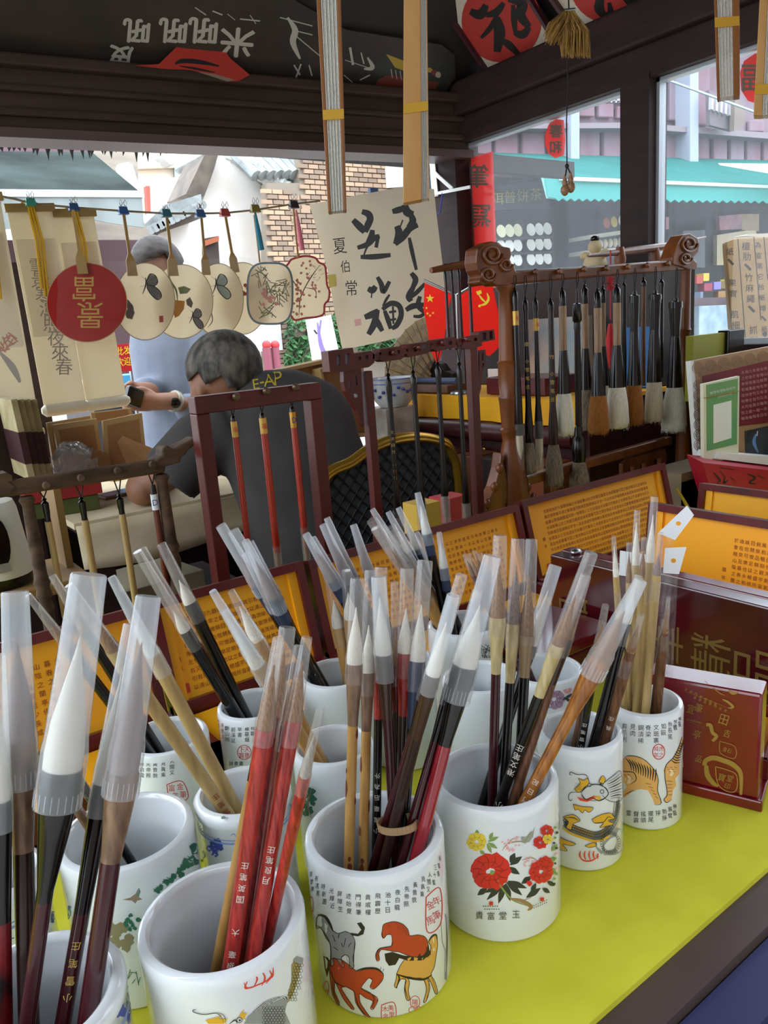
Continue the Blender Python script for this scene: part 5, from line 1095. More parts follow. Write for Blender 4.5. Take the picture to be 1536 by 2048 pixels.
case('open brush case with dotted yellow lid behind the horse pot brushes', .486, .885, .845, .822, .958, .24, .13, 36, 9, .53, .835, .025, .105, .0056)
case('open brush case with wide yellow verse lid, last of the row', .893, 1.285, .845, .822, .962, .24, .10, 40, 11, .95, 1.23, .018, .112, .0062)
case('open brush case with orange verse lid turned left behind the gold-title box', -.70, -.25, 1.0, .822, .960, .12, .10, 30, 9, -.56, -.33, .025, .102, .0062, side=True, sat=ORSAT)
case('open brush case with yellow lid at the right edge beside the red paper box', -.75, -.35, 1.22, .822, .946, .12, .09, 6, 6, -.52, -.40, .03, .09, .006, side=True)
# --- closed long box standing on edge, gold title
ch_ = thing('title_box', 'long dark red box standing on edge with large gold characters', 'box', (.80, .545, CT+.001))
box_obj('body', (.782, .388, CT+.001), (.806, .705, .928), M('mirror_red_lacquer', '#3d0a12', .12, var=('#530f18', 6, (1, .3, 2)), coat=.8), parent=ch_, bevel=.002)
box_obj('lid', (.807, .387, CT+.001), (.829, .706, .929), M('glossy_red_edge', '#5d1019', .15, coat=.7), parent=ch_, bevel=.002)
for ch, y in (('品', .408), ('精', .462), ('筆', .522), ('品', .665)):
    b = MB(); put_glyph(b, ch, .050, V((.7815, y, .852)), V((0, 0, -1)), V((0, 1, 0))); b.build('gold_character', M('worn_gold_title', '#7c6330', .45, .3), ch_, fix=False)
for y in (.56, .68): MB().ball((.807, y, .931), (.010, .007, .004), 8, 5).build('clasp', STEEL, ch_, smooth='all')
c2 = thing('brush_case', 'closed glossy red case lying behind the mauve peony pot', 'case', (.69, .66, CT+.001))
box_obj('body', (.625, .585, CT+.001), (.765, .70, CT+.045), RLAC, parent=c2, bevel=.003); box_obj('lid', (.623, .583, CT+.046), (.767, .702, CT+.062), M('glossy_red_lid', '#64131c', .15, coat=.6), parent=c2, bevel=.003)
MB().ball((.623, .65, CT+.046), (.004, .008, .008), 8, 6).build('clasp', STEEL, c2, smooth='all')
# --- square red seal box standing open, gold prints
gb = thing('seal_box', 'square red gift box standing open on its side with gold prints', 'box', PZ(1440, 1610, CT+.001))
# lid stands on edge: corners measured on the counter
pL = PZ(1352, 1560, CT+.012); pR = PZ(1516, 1600, CT+.012); ux = (pR-pL); ux.z = 0; W = ux.length; ux.normalize(); nx = V((ux.y, -ux.x, 0)); 
if nx.dot(CAM-pL) < 0: nx = -nx
pL = pL-ux*.03; W += .03
zt = PP(1484, 1383, pR, nx).z
lp0 = pR+nx*.0005
lid = MB().hexa([pL, pR, pR-nx*.032, pL-nx*.032]+[V((p.x, p.y, zt)) for p in (pL, pR, pR-nx*.032, pL-nx*.032)])
REDG = M('red_gift_lacquer', '#7e141c', .2, var=('#5f0f17', 7, (1, 1, 1)), coat=.6)
LB = lid.build('lid', REDG, gb, bevel=.0025)
base = MB(); c0 = pL-nx*.034-ux*.002; c1 = pR-nx*.034+ux*.004
def bx2(a, b, d, z0, z1):
    base.hexa([V((p.x, p.y, z)) for z in (z0, z1) for p in (a, b, b-nx*d, a-nx*d)])
bx2(c0+nx*.036, c1+nx*.036, .15, CT+.001, CT+.012)
bx2(c0, c1, .006, CT+.012, CT+.034); bx2(c0-nx*.108, c1-nx*.108, .006, CT+.012, CT+.034); bx2(c1-ux*.006, c1, .114, CT+.012, CT+.034); bx2(c0, c0+ux*.006, .114, CT+.012, CT+.034)
base.build('tray', REDG, gb, bevel=.0015)
b = MB(); a_ = c0+ux*.008-nx*.008; e_ = c1-ux*.008-nx*.008
b.hexa([V((p.x, p.y, z)) for z in (CT+.0125, CT+.024) for p in (a_, e_, e_-nx*.096, a_-nx*.096)]); b.build('satin_lining', ORSAT, gb)
for f0, f1 in ((.12, .42), (.52, .86)):
    b = MB(); s0 = a_.lerp(e_, f0); s1 = a_.lerp(e_, f1); b.hexa([V((p.x, p.y, z)) for z in (CT+.0245, CT+.0275) for p in (s0-nx*.01, s1-nx*.01, s1-nx*.086, s0-nx*.086)]); b.build('slot_card', M('pinkish_card', '#e8c9a8', .6), gb)
T7 = ((1300, 1250), 5.12); q = Paint(lambda u, v, h: PP(u, v, lp0+nx*h, nx), 0, *T7)
for ch, c, s_ in (('宣', (420, 860), 90), ('筆', (500, 850), 90), ('亭', (480, 1120), 90), ('品', (500, 1370), 70), ('田', (755, 970), 105), ('吉', (790, 1110), 80), ('金石', (790, 1280), 100)): q.text(ch, c, s_, ang=.3, sx=.9)
q.stroke([(715, 1190), (868, 1245), (865, 1365), (722, 1310), (715, 1190)], 7, 0, False); q.stroke([(360, 680), (600, 770), (850, 870)], 4); q.stroke([(360, 970), (555, 1050)], 4)
for i in range(7): q.text('文房四寶精品堂'[i], (370+i*50, 660+i*25), 30, ang=.4); q.text('筆墨紙硯印泥章'[i], (460+i*52, 745+i*22), 28, ang=.4)
for i in range(9): q.text('XIAOXUEBI'[i], (385+i*18, 965+i*5), 20, ang=.3)
q.stroke([(560, 1440, 1), (570, 1390, 1), (650, 1360, 1.1), (760, 1390, 1.1), (850, 1430, 1.1), (920, 1500, 1), (935, 1600, .8), (930, 1740, .6)], 46, 0); q.stroke([(575, 1440, 1), (590, 1540, 1.2), (650, 1620, 1), (700, 1650, .4)], 44, 0)
q.stroke([(670, 1450), (780, 1480), (880, 1530), (895, 1640), (860, 1710), (760, 1690), (690, 1610), (670, 1450)], 10, 0, False); q.text('寶', (735, 1560), 80, ang=.3); q.text('堂', (820, 1570), 70, ang=.3); q.text('印', (790, 1650), 60, ang=.3)
q.stroke([(575, 1020, 1), (620, 1030, 1.3), (640, 1100, 1.2), (680, 1140, 1.2), (640, 1190, 1)], 30, 0); q.stroke([(560, 570), (600, 610)], 14); q.stroke([(640, 640), (720, 700), (770, 720)], 10); q.stroke([(740, 760), (800, 790), (850, 840), (800, 850)], 24); q.stroke([(800, 670), (850, 700), (900, 690)], 30)
q.build('gold_prints', M('gold_on_red', '#a8873e', .4, .3), LB)

# ================================================================== RACKS WITH HANGING BRUSHES
def zrow(X, Y, row):
    lo, hi = .2, 2.4
    for _ in range(30):
        m = (lo+hi)/2
        if proj(V((X, Y, m))).y > row: lo = m
        else: hi = m
    return lo
RROS = M('rosewood_red_brown', '#5a1f1a', .4, var=('#471714', 20, (1, 1, .2)), coat=.05, spec=.35); RWAL = M('carved_walnut', '#80471f', .38, var=('#5e3114', 26, (1, 1, .15)), coat=.12, spec=.4); RGRY = M('weathered_grey_wood', '#65513f', .75, var=('#40332a', 60, (.2, 1, 1)), bump=.4, spec=.25)
DKT = M('dark_turned_wood', '#120c0a', .22, coat=.15, spec=.4); HTAN = M('tan_horn_handle', '#b08d6b', .4, var=('#7c6048', 300, (1, 1, .05))); REDH = M('orange_red_handle', '#a8280f', .3, var=('#8a1d0b', 60, (1, 1, .1)), coat=.3); RBH = M('red_brown_handle', '#5f2415', .35, coat=.2)
LABG = M('gold_paper_label', '#caa24a', .35, .4); GB2 = M('grey_badger_hair', '#8a7a66', .9, var=('#4f4438', 900, (1, 1, .02))); OB = M('orange_brown_hair', '#9a6026', .9, var=('#7d4a18', 900, (1, 1, .02))); WB2_ = M('white_long_hair', '#ddd8cb', .9, var=('#c4bda9', 900, (1, 1, .02))); CR2 = M('cream_hair', '#cfc3a8', .9, var=('#b8ab8e', 900, (1, 1, .02)))
GRP = 'brushes hanging from the racks'
def hang(label, Y, u, vpeg, segs, bris=None, cap=None, text=None, lab=None, nameg=GRP, du=0):
    """segs: (name, material, [(row, width px), ...]) down the brush; bris: (mat, row0, row1, w0, w1); cap: (row0, row1, w)"""
    r0 = segs[0][2][0][0]; A = PY(u, r0, Y); X = A.x; sc_ = depth(A)/F
    t = thing('hanging_brush', label, 'brush', V((X, Y, zrow(X, Y, segs[-1][2][-1][0]))), nameg)
    pk = V((X, Y-.0, zrow(X, Y, vpeg)))
    MB().tube([A+V((0, 0, .0)), V((X-.004, Y-.002, A.z+(pk.z-A.z)*.6)), pk+V((-.002, -.002, 0)), pk+V((.002, -.002, .0)), V((X+.004, Y-.002, A.z+(pk.z-A.z)*.6)), A], .0009, 5).build('loop_cord', CORD, t)
    for nm, mt, pr in segs:
        MB().lathe((X, Y, 0), (0, 0, 1), [(zrow(X, Y, row), w_*sc_/2) for row, w_ in reversed(pr)], 14).build(nm, mt, t, smooth=True)
    if bris:
        mt, a, b, w0, w1 = bris; za, zb = zrow(X, Y, a), zrow(X, Y, b); r0_, r1_ = w0*sc_/2, w1*sc_/2; H_ = za-zb
        pointed = w1 < w0*.6
        pr = [(zb, .0004), (zb+H_*.25, r0_*.45), (zb+H_*.6, r0_*.9), (za, r0_*.95)] if pointed else [(zb, r1_*.55), (zb+H_*.04, r1_*.85), (zb+H_*.15, r1_), (zb+H_*.6, r0_+(r1_-r0_)*.7), (za, r0_)]
        bb = MB().lathe((X, Y, 0), (0, 0, 1), pr, 22)
        if not pointed:
            for v in bb.v:
                if v.z < zb+H_*.3: v.z += random.uniform(-.5, .5)*H_*.06
        bb.build('bristles', mt, t, smooth=True)
        if not pointed:
            q = MB()
            for i in range(70):
                a_ = random.uniform(0, 6.283); rr = random.uniform(.75, 1.02); c = V((X+math.cos(a_)*r0_*.9, Y+math.sin(a_)*r0_*.9, za-.002)); e = V((X+math.cos(a_)*r1_*rr, Y+math.sin(a_)*r1_*rr, zb-random.uniform(-.1, .06)*H_))
                m_ = c.lerp(e, .7)+V((math.cos(a_), math.sin(a_), 0))*r1_*.06; q.tube([c, m_, e], [.0007, .0007, .0002], 4)
            q.build('stray_hair', mt, t, kind='stuff')
    if cap:
        a, b, w_ = cap; MB().lathe((X, Y, 0), (0, 0, 1), [(zrow(X, Y, b), w_*sc_/2*.92), (zrow(X, Y, a), w_*sc_/2)], 16, cap=False).build('plastic_cap', CLEAR, t, smooth=True)
    if lab:
        a, b, w_, m1 = lab; MB().lathe((X, Y, 0), (0, 0, 1), [(zrow(X, Y, b), w_*sc_/2), (zrow(X, Y, a), w_*sc_/2)], 14).build('paper_label', m1, t, smooth=True)
        q = MB(); zc = (zrow(X, Y, a)+zrow(X, Y, b))/2; put_glyph(q, '福' if m1 == LABG else 'D', w_*sc_*.8, V((X-.3*w_*sc_/2, Y-w_*sc_/2-.0006, zc)), V((1, 0, 0)), V((0, 0, 1))); q.build('label_print', REDP if m1 == LABG else BLUE, t, fix=False)
    if text:
        s_, m_, row, pitch, size = text; q = MB(); r_ = size*sc_/2; to = V((-X, -Y, 0)).normalized(); ux = V((-to.y, to.x, 0)); 
        for i, ch in enumerate(s_):
            if ch != ' ': put_glyph(q, ch, size*sc_*.8, V((X, Y, zrow(X, Y, row+i*pitch)))+to*(r_+.0012), ux, V((0, 0, 1)))
        q.build('lettering', m_, t, fix=False)
    return t
def post(mb, u, v0, Y, wpx, prof=None, zb=CT+.001, n=16):
    A = PY(u, v0, Y); s_ = depth(A)/F*wpx/2
    if prof: mb.lathe((A.x, Y, 0), (0, 0, 1), [(zrow(A.x, Y, r) if r else zb, s_*w_) for r, w_ in prof], n)
    else: mb.box((A.x, Y, (A.z+zb)/2), (s_*2, s_*2, A.z-zb))
    return A
def pegs(t, Y, pts, mat, L=.02, r=.004):
    for u, v in pts:
        A = PY(u, v, Y); MB().lathe(A+V((0, .012, -.001)), (0, -1, .15), [(0, r), (.012+L*.6, r*.8), (.012+L*.8, r*1.3), (.012+L, r*.9)], 10).build('peg', mat, t, smooth=True)
px = lambda pts, o, s: [(o[0]+x/s, o[1]+y/s) for x, y in pts]
# ---------- weathered grey rack (left)
Y1 = 1.00
t = thing('brush_rack', 'weathered grey wooden brush rack with scrolled ends on the left', 'rack', PY(200, 1250, Y1), 'brush racks behind the cases')
MB().hexa([PY(u, v, Y1+d) for d in (-.011, .011) for u, v in ((-40, 1002), (330, 945), (330, 915), (-40, 968))]).build('top_beam', RGRY, t, bevel=.003)
q = px([(900, 545), (960, 505), (955, 470), (975, 445), (1005, 450), (1020, 470), (1060, 445), (1110, 420), (1150, 395), (1170, 410), (1160, 440), (1120, 470), (1100, 500), (1070, 520), (1075, 545), (1020, 560), (960, 580), (905, 595)], (0, 740), 2.954)
MB().prism([PY(u, v, Y1-.013) for u, v in q], (0, .026, 0)).build('scroll_end', RGRY, t, bevel=.003)
q = px([(-60, 640), (0, 615), (40, 605), (72, 625), (75, 655), (50, 660), (90, 690), (60, 730), (0, 745), (-60, 750)], (0, 740), 2.954)
MB().prism([PY(u, v, Y1-.013) for u, v in q], (0, .026, 0)).build('scroll_end', RGRY, t, bevel=.003)
for u, v, r0, rr in ((52, 990, 990, ((None, 1.0), (1225, 1.0), (1215, 1.2), (1200, .9), (1190, 1.25), (1175, 1.0), (1165, 1.3), (1150, 1.0), (1100, 1.05), (1010, .85), (1000, 1.2), (992, .9))), (322, 950, 950, ((None, 1.0), (1180, 1.0), (1170, 1.3), (1155, 1), (1120, 1.25), (1105, .9), (1095, 1.3), (1080, 1.0), (965, .85), (955, 1.2), (948, .9)))):
    b = MB(); post(b, u, v, Y1, 26, rr); b.build('post', RGRY, t, smooth=True)
A = PY(30, 1240, Y1); B = PY(335, 1190, Y1); MB().bar(V((A.x, Y1, CT+.03)), V((B.x, Y1, CT+.03)), .02, .03).build('bottom_rail', RGRY, t)
for X_ in (PY(52, 1000, Y1).x, PY(322, 960, Y1).x): box_obj('foot', (X_-.02, Y1-.07, CT+.001), (X_+.02, Y1+.07, CT+.02), RGRY, parent=t, bevel=.004)
pegs(t, Y1, ((87, 973), (156, 958), (228, 944), (297, 931)), RGRY)
P3 = lambda a, b, w_: ('pommel', BLH, [(a, w_*.4), (a+3, w_*.7), (a+6, w_*.4), (a+10, w_), (a+(b-a)*.6, w_*.95), (b-8, w_*.8), (b, w_*.85)])
hang('thin bamboo brush hanging leftmost on the grey rack', Y1, 88, 972, [P3(996, 1043, 14), ('handle', BAMP, [(1043, 13), (1235, 13)])], text=('一二三 十', BLK, 1110, 22, 7))
hang('thin bamboo brush hanging second on the grey rack', Y1, 162, 958, [P3(994, 1040, 14), ('handle', BAMP, [(1040, 14), (1260, 14)])])
hang('thin bamboo brush hanging third on the grey rack', Y1, 238, 943, [P3(988, 1028, 14), ('handle', BAMP, [(1028, 13), (1240, 14)])], text=('一三', BLK, 1085, 15, 7))
hang('red-brown brush with blue and white label on the grey rack', Y1, 305, 932, [('pommel', BLH, [(969, 10), (988, 12)]), ('handle', RBH, [(988, 13), (1230, 13)])], lab=(988, 1019, 15, M('blue_white_label', '#dfe6ec', .5)))
# ---------- plain red frame
Y2 = .965
t = thing('brush_rack', 'plain red-brown rectangular frame rack with three orange-red brushes', 'rack', PY(540, 1240, Y2), 'brush racks behind the cases')
W = .0095
aL = PY(396, 800, Y2); aR = PY(622, 770, Y2); zt = (aL.z+aR.z)/2
box_obj('top_bar', (aL.x-W, Y2-.012, zt-.019), (aR.x+W, Y2+.012, zt+.004), RROS, parent=t, bevel=.0015)
for x_ in (aL.x, aR.x): box_obj('post', (x_-W, Y2-.012, CT+.02), (x_+W, Y2+.012, zt-.019), RROS, parent=t, bevel=.0015)
box_obj('base_board', (aL.x-.02, Y2-.05, CT+.001), (aR.x+.02, Y2+.05, CT+.02), RROS, parent=t, bevel=.002)
pegs(t, Y2, ((462, 798), (522, 787), (580, 779)), M('bronze_peg', '#5d4a36', .35, .5), .022, .0045)
for i, (u, v0, v1, v2, w_, lb) in enumerate(((466, 832, 1092, 1135, 13, 1), (524, 825, 1100, 1162, 15, 1), (584, 813, 1062, 1150, 14, 0))):
    hang(('leftmost', 'middle', 'rightmost')[i]+' orange-red brush with gold label on the plain red frame', Y2, u, v0-34, [('pommel', BLH, [(v0, 5), (v0+4, 10), (v0+10, w_*.8)]), ('handle', REDH, [(v0+10, w_*.85), (v0+60, w_*.95), (v1, w_)]), ('ferrule', REDH, [(v1, w_), (v1+4, w_*.95)])], (BRB, v1+4, v2, w_*.8, 2), (v1-8, v2+4, w_*1.2), lab=(v0+11, v0+42, w_, LABG) if lb else (v0+11, v0+42, w_, BRASS), text=('毫狼之宝 小雪笔', M('pale_red_lettering', '#d86a4c', .5), v0+100, 12, 8) if i == 0 else None)
# ---------- pierced rosewood rack with black brushes
Y3 = .99; o3, s3 = (600, 660), 3.84
t = thing('brush_rack', 'pierced rosewood rack with chain-link top and four black brushes', 'rack', PY(830, 1080, Y3), 'brush racks behind the cases')
def rect(x0, x1, y0, y1): return [(x0, y0), (x1, y0-4), (x1, y1-4), (x0, y1)]
for nm, out, holes in (('carved_end', [(215, 165), (405, 135), (415, 180), (545, 160), (572, 185), (572, 250), (530, 285), (330, 320), (230, 322)], [rect(285, 312, 192, 275), rect(350, 380, 182, 262), rect(448, 470, 205, 235), rect(502, 525, 195, 225)]),
                   ('carved_link', [(560, 185), (625, 170), (625, 205), (560, 225)], []),
                   ('carved_link', [(605, 165), (628, 145), (770, 125), (800, 148), (800, 208), (778, 225), (650, 245), (618, 230)], [rect(682, 706, 168, 198), rect(742, 768, 157, 187)]),
                   ('carved_link', [(795, 150), (830, 145), (830, 180), (795, 190)], []),
                   ('carved_link', [(815, 128), (832, 110), (985, 90), (1005, 113), (1000, 163), (975, 180), (850, 208), (822, 195)], [[(872, 128), (975, 110), (980, 142), (878, 168)]]),
                   ('carved_link', [(1000, 118), (1040, 112), (1040, 145), (1000, 152)], []),
                   ('carved_link', [(1020, 95), (1042, 76), (1180, 55), (1210, 75), (1205, 120), (1180, 137), (1060, 165), (1030, 150)], [rect(1086, 1110, 97, 125), rect(1140, 1168, 88, 116)]),
                   ('carved_link', [(1200, 85), (1250, 75), (1250, 112), (1200, 118)], []),
                   ('carved_end', [(1240, 70), (1370, 40), (1375, 15), (1490, -4), (1500, 75), (1395, 95), (1400, 120), (1330, 145), (1250, 140)], [rect(1290, 1310, 72, 94), rect(1338, 1360, 62, 86), rect(1400, 1430, 22, 80), rect(1455, 1480, 12, 72)]),
                   ('side_bracket', [(335, 318), (470, 298), (495, 745), (475, 720), (440, 620), (400, 560), (350, 470), (335, 400)], [[(415, 355), (432, 345), (445, 425), (432, 420)], [(375, 395), (390, 390), (392, 455), (378, 450)], [(410, 490), (445, 485), (440, 520), (420, 520)]]),
                   ('side_bracket', [(1380, 160), (1425, 150), (1430, 250), (1400, 330), (1390, 450), (1368, 540)], [[(1395, 175), (1410, 172), (1408, 235), (1396, 232)], [(1400, 260), (1415, 250), (1405, 300)]])):
    th = .020 if 'bracket' not in nm else .010
    MB().prism_h([PY(u, v, Y3-th/2) for u, v in px(out, o3, s3)], [[PY(u, v, Y3-th/2) for u, v in px(h, o3, s3)] for h in holes], (0, th, 0)).build(nm, RROS, t)
for u, v, W_ in ((732, 742, 19), (942, 695, 19)):
    b = MB(); post(b, u, v, Y3, W_); b.build('post', RROS, t, bevel=.0015)
xl, xr_ = PY(732, 742, Y3).x, PY(942, 695, Y3).x
box_obj('bottom_rail', (xl, Y3-.008, CT+.07), (xr_, Y3+.008, CT+.085), RROS, parent=t); box_obj('foot', (xl-.025, Y3-.07, CT+.001), (xl+.025, Y3+.07, CT+.02), RROS, parent=t, bevel=.004); box_obj('foot', (xr_-.025, Y3-.07, CT+.001), (xr_+.025, Y3+.07, CT+.02), RROS, parent=t, bevel=.004)
pegs(t, Y3, ((777, 710), (827, 700), (874, 690), (922, 683)), RROS)
for i, (u, v0, v1, w_) in enumerate(((776, 746, 1035, 17), (826, 740, 1018, 17), (875, 724, 992, 16), (918, 724, 1007, 15))):
    hang(('leftmost', 'second', 'third', 'rightmost')[i]+' slim black brush on the pierced rosewood rack', Y3, u, v0-38, [('pommel', DKT, [(v0, 4), (v0+4, 9), (v0+8, 5), (v0+16, w_*.85), (v0+30, w_*.75), (v0+60, w_*.6)]), ('handle', DKT, [(v0+60, w_*.6), (v1-60, w_*.72), (v1-10, w_*1.0), (v1, w_)])], (GB2 if i > 2 else PB, v1, v1+62, w_*.9, 2), (v1-14 if i < 2 else v1-2, v1+66, w_*1.3), text=('文房四宝 小雪笔', GOLDL, v0+118, 13, 8) if i == 0 else None)
# ---------- large walnut rack
Y4 = 1.14; o4, s4 = (900, 440), 2.415
t = thing('brush_rack', 'large carved walnut rack with dragon-scroll ends and big brushes', 'rack', PY(1180, 1060, Y4), 'brush racks behind the cases')
def c4(nm, out, th=.03, dy=0, holes=()): return MB().prism_h([PY(u, v, Y4-th/2+dy) for u, v in px(out, o4, s4)], [[PY(u, v, Y4-th/2+dy) for u, v in px(h, o4, s4)] for h in holes], (0, th, 0)).build(nm, RWAL, t, bevel=.004)
c4('top_beam', [(300, 245), (700, 220), (1120, 190), (1150, 238), (700, 275), (230, 318)], .026)
E1 = c4('scroll_end', [(130, 170), (135, 135), (175, 115), (200, 102), (240, 108), (262, 128), (295, 135), (302, 165), (290, 200), (312, 215), (322, 250), (345, 258), (300, 312), (225, 316), (200, 300), (160, 318), (140, 300), (152, 270), (135, 240), (128, 205)], .036)
E2 = c4('scroll_end', [(1075, 180), (1100, 110), (1125, 70), (1165, 64), (1200, 85), (1208, 125), (1200, 160), (1175, 185), (1198, 205), (1196, 236), (1150, 238), (1110, 222), (1075, 212)], .036)
for E_, cs in ((E1, ((205, 165, 42), (270, 215, 26), (185, 262, 30))), (E2, ((1155, 115, 34), (1140, 185, 24)))):
    for x, y, r in cs:          # raised carved spirals
        pts = [];
        for i in range(26):
            a = i*.42; rr = r*1.25*(1-i/34); u, v = px([(x+math.cos(a)*rr, y+math.sin(a)*rr)], o4, s4)[0]; pts.append(PY(u, v, Y4-.020))
        MB().tube(pts, .0034, 6).build('carved_spiral', RWAL, E_, smooth=True)
b = MB(); post(b, 1011, 572, Y4, 38, ((None, 1.75), (1000, 1.75), (935, 1.55), (905, 1.2), (880, .92), (868, 1.0), (864, 1.15), (858, 1.15), (854, .95), (840, 1.0), (800, 1.15), (796, 1.2), (792, 1.2), (788, 1.05), (760, 1.15), (728, 1.1), (724, 1.2), (720, 1.0), (640, .85), (585, .75), (578, 1.0), (570, 1.05))); b.build('post', RWAL, t, smooth=True)
b = MB(); post(b, 1372, 530, Y4, 22, ((None, 1.3), (840, 1.3), (760, 1.1), (755, 1.25), (748, 1.0), (700, .95), (664, 1.0), (660, 1.15), (655, .95), (545, .9), (530, 1.0))); b.build('post', RWAL, t, smooth=True)
for out in ([(250, 1120), (240, 1200), (215, 1290), (180, 1370), (175, 1440), (260, 1440), (290, 1300)], [(330, 1180), (350, 1160), (372, 1210), (375, 1290), (400, 1340), (412, 1390), (400, 1440), (340, 1440)], [(1140, 980), (1165, 1000), (1180, 1060), (1210, 1120), (1215, 1170), (1160, 1190), (1130, 1180)]):
    f_ = c4('carved_foot', out, .028)
    for k in range(5):
        x, y = out[1+k % (len(out)-2)]; u, v = px([(x, y)], o4, s4)[0]; MB().ball(PY(u, v, Y4-.012), (.009, .008, .011), 8, 6).build('carved_knob', RWAL, f_, smooth='all')
c4('bottom_rail', [(370, 1238), (1075, 1045), (1075, 1085), (370, 1288)], .022)
box_obj('base_rail', (PY(1011, 700, Y4).x, Y4-.02, CT+.001), (PY(1372, 600, Y4).x, Y4+.02, CT+.03), RWAL, parent=t)
c4('lattice_panel', [(835, 1180), (870, 1150), (1040, 1105), (1050, 1150), (1040, 1190), (835, 1255)], .012, 0, [[(862, 1195), (890, 1185), (890, 1225), (862, 1232)], [(920, 1180), (945, 1172), (945, 1208), (920, 1216)], [(985, 1158), (1020, 1148), (1020, 1180), (985, 1192)]])
c4('lattice_panel', [(500, 1290), (560, 1265), (570, 1330), (505, 1350)], .012, 0, [[(520, 1300), (545, 1292), (548, 1320), (524, 1328)]])
MB().tube([PY(1176, 512, Y4+.16), PY(1260, 502, Y4+.16), PY(1340, 492, Y4+.16), PY(1412, 474, Y4+.16)], [.003, .010, .010, .002], 8).build('rear_beam', RWAL, t, smooth=True)
for u in (1240, 1310, 1348): MB().lathe(PY(u, 535, Y4+.16), (0, 0, 1), [(0, .012), (.02, .016), (.05, .010)], 10).build('rear_baluster', RWAL, t, smooth=True)
MB().tube([PY(862, 541, Y4+.16), PY(905, 533, Y4+.16), PY(965, 522, Y4+.16)], [.006, .008, .008], 8).build('rear_beam', RWAL, t, smooth=True)
pegs(t, Y4, px(((380, 265), (495, 262), (615, 250), (722, 245), (825, 238), (920, 230), (1020, 222)), o4, s4), RWAL, .024, .0055)
def big(label, u, v0, seq, br, Y=None, peg=None, **k):
    r = lambda y: 440+y/2.415
    segs = [(nm, mt, [(r(y), w_/2.415) for y, w_ in pr]) for nm, mt, pr in seq]
    hang(label, Y or Y4-.022, 900+u/2.415, r(peg or (v0-60)), segs, (br[0], r(br[1]), r(br[2]), br[3]/2.415, br[4]/2.415) if br else None, **k)
R_ = lambda y: 440+y/2.415
POM = lambda y0, y1, w_: ('pommel', BLH, [(y0, w_*.3), (y0+6, w_*.5), (y0+12, w_*.35), (y0+25, w_), (y1-15, w_*1.1), (y1, w_*1.05)])
big('black brush with gold label and white pointed hair, leftmost on the walnut rack', 312, 325, [POM(325, 405, 28), ('handle', BLH, [(405, 26), (700, 28), (880, 40), (990, 42), (1040, 38)])], (CR2, 1040, 1195, 36, 6), cap=(R_(985), R_(1205), 19), lab=(R_(440), R_(508), 12.5, LABG), peg=268)
big('black brush with gold characters and grey-brown hair on the walnut rack', 363, 370, [POM(370, 440, 26), ('handle', BLH, [(440, 22), (900, 30), (1000, 44), (1075, 40)])], (GB2, 1075, 1225, 40, 70), text=('蘭 小雪笔庄', GOLDL, R_(600), 17, 10), peg=268)
big('black brush with gold label and cream pointed hair on the walnut rack', 412, 370, [POM(370, 440, 26), ('handle', BLH, [(440, 22), (880, 26), (970, 40), (1055, 38)])], (CR2, 1055, 1215, 38, 6), cap=(R_(970), R_(1215), 19), lab=(R_(475), R_(535), 11, LABG), peg=268)
big('brown-black brush with gold characters and long brown hair on the walnut rack', 485, 375, [POM(375, 440, 30), ('handle', DKB, [(440, 28), (900, 32), (1000, 50), (1085, 46)])], (GB2, 1085, 1285, 50, 95), text=('竹 小雪笔庄', GOLDL, R_(660), 17, 11), peg=262)
big('tan-handled brush with white hair, left of the dark turned brush', 542, 325, [POM(325, 415, 32), ('handle', HTAN, [(415, 38), (630, 38)]), ('ferrule', BLH, [(630, 40), (760, 58), (838, 66)])], (WB2_, 838, 1040, 66, 95), peg=258)
big('dark turned brush with bulb ferrule and brown hair on the walnut rack', 612, 330, [('pommel', DKT, [(330, 10), (370, 16), (400, 16), (405, 44), (485, 46), (495, 32)]), ('handle', DKT, [(495, 32), (520, 36), (540, 30), (990, 34)]), ('ferrule', DKT, [(990, 28), (1005, 40), (1040, 36), (1055, 56), (1110, 76), (1168, 62)])], (GB2, 1168, 1330, 62, 108), peg=252)
big('tan-handled brush with grey-white hair behind the turned brush', 650, 310, [POM(310, 405, 32), ('handle', HTAN, [(405, 32), (620, 32)]), ('ferrule', BLH, [(620, 34), (760, 54), (820, 58)])], (GB2, 820, 1020, 58, 80), Y=Y4+.05, peg=268)
big('tan-handled brush with orange-brown hair in the middle of the walnut rack', 712, 330, [POM(330, 425, 34), ('handle', HTAN, [(425, 38), (640, 38)]), ('ferrule', BLH, [(640, 40), (760, 66), (848, 76)])], (OB, 848, 1035, 76, 108), peg=246)
big('thin black brush behind the orange-brown one on the walnut rack', 738, 315, [POM(315, 400, 28), ('handle', HTAN, [(400, 26), (610, 26)]), ('ferrule', BLH, [(610, 28), (800, 46)])], (WB2_, 800, 980, 46, 60), Y=Y4+.05, peg=270)
big('tan-handled brush with orange-tipped white hair on the walnut rack', 806, 310, [POM(310, 400, 34), ('handle', HTAN, [(400, 38), (605, 38)]), ('ferrule', BLH, [(605, 44), (730, 72), (808, 80)])], (WB2_, 808, 1005, 80, 116), peg=240)
big('slender plain black brush right of the red tassel', 840, 290, [POM(290, 340, 22), ('handle', BLH, [(340, 24), (900, 26)]), ('ferrule', BLH, [(900, 26), (980, 34), (1060, 4)])], None, Y=Y4+.06, peg=255)
big('thick black waisted brush with orange-brown hair on the walnut rack', 890, 345, [('pommel', BLH, [(345, 20), (360, 24), (365, 50), (400, 54)]), ('handle', BLH, [(400, 52), (540, 40)]), ('ferrule', BLH, [(540, 42), (700, 56), (798, 68)])], (OB, 798, 990, 68, 98), peg=232)
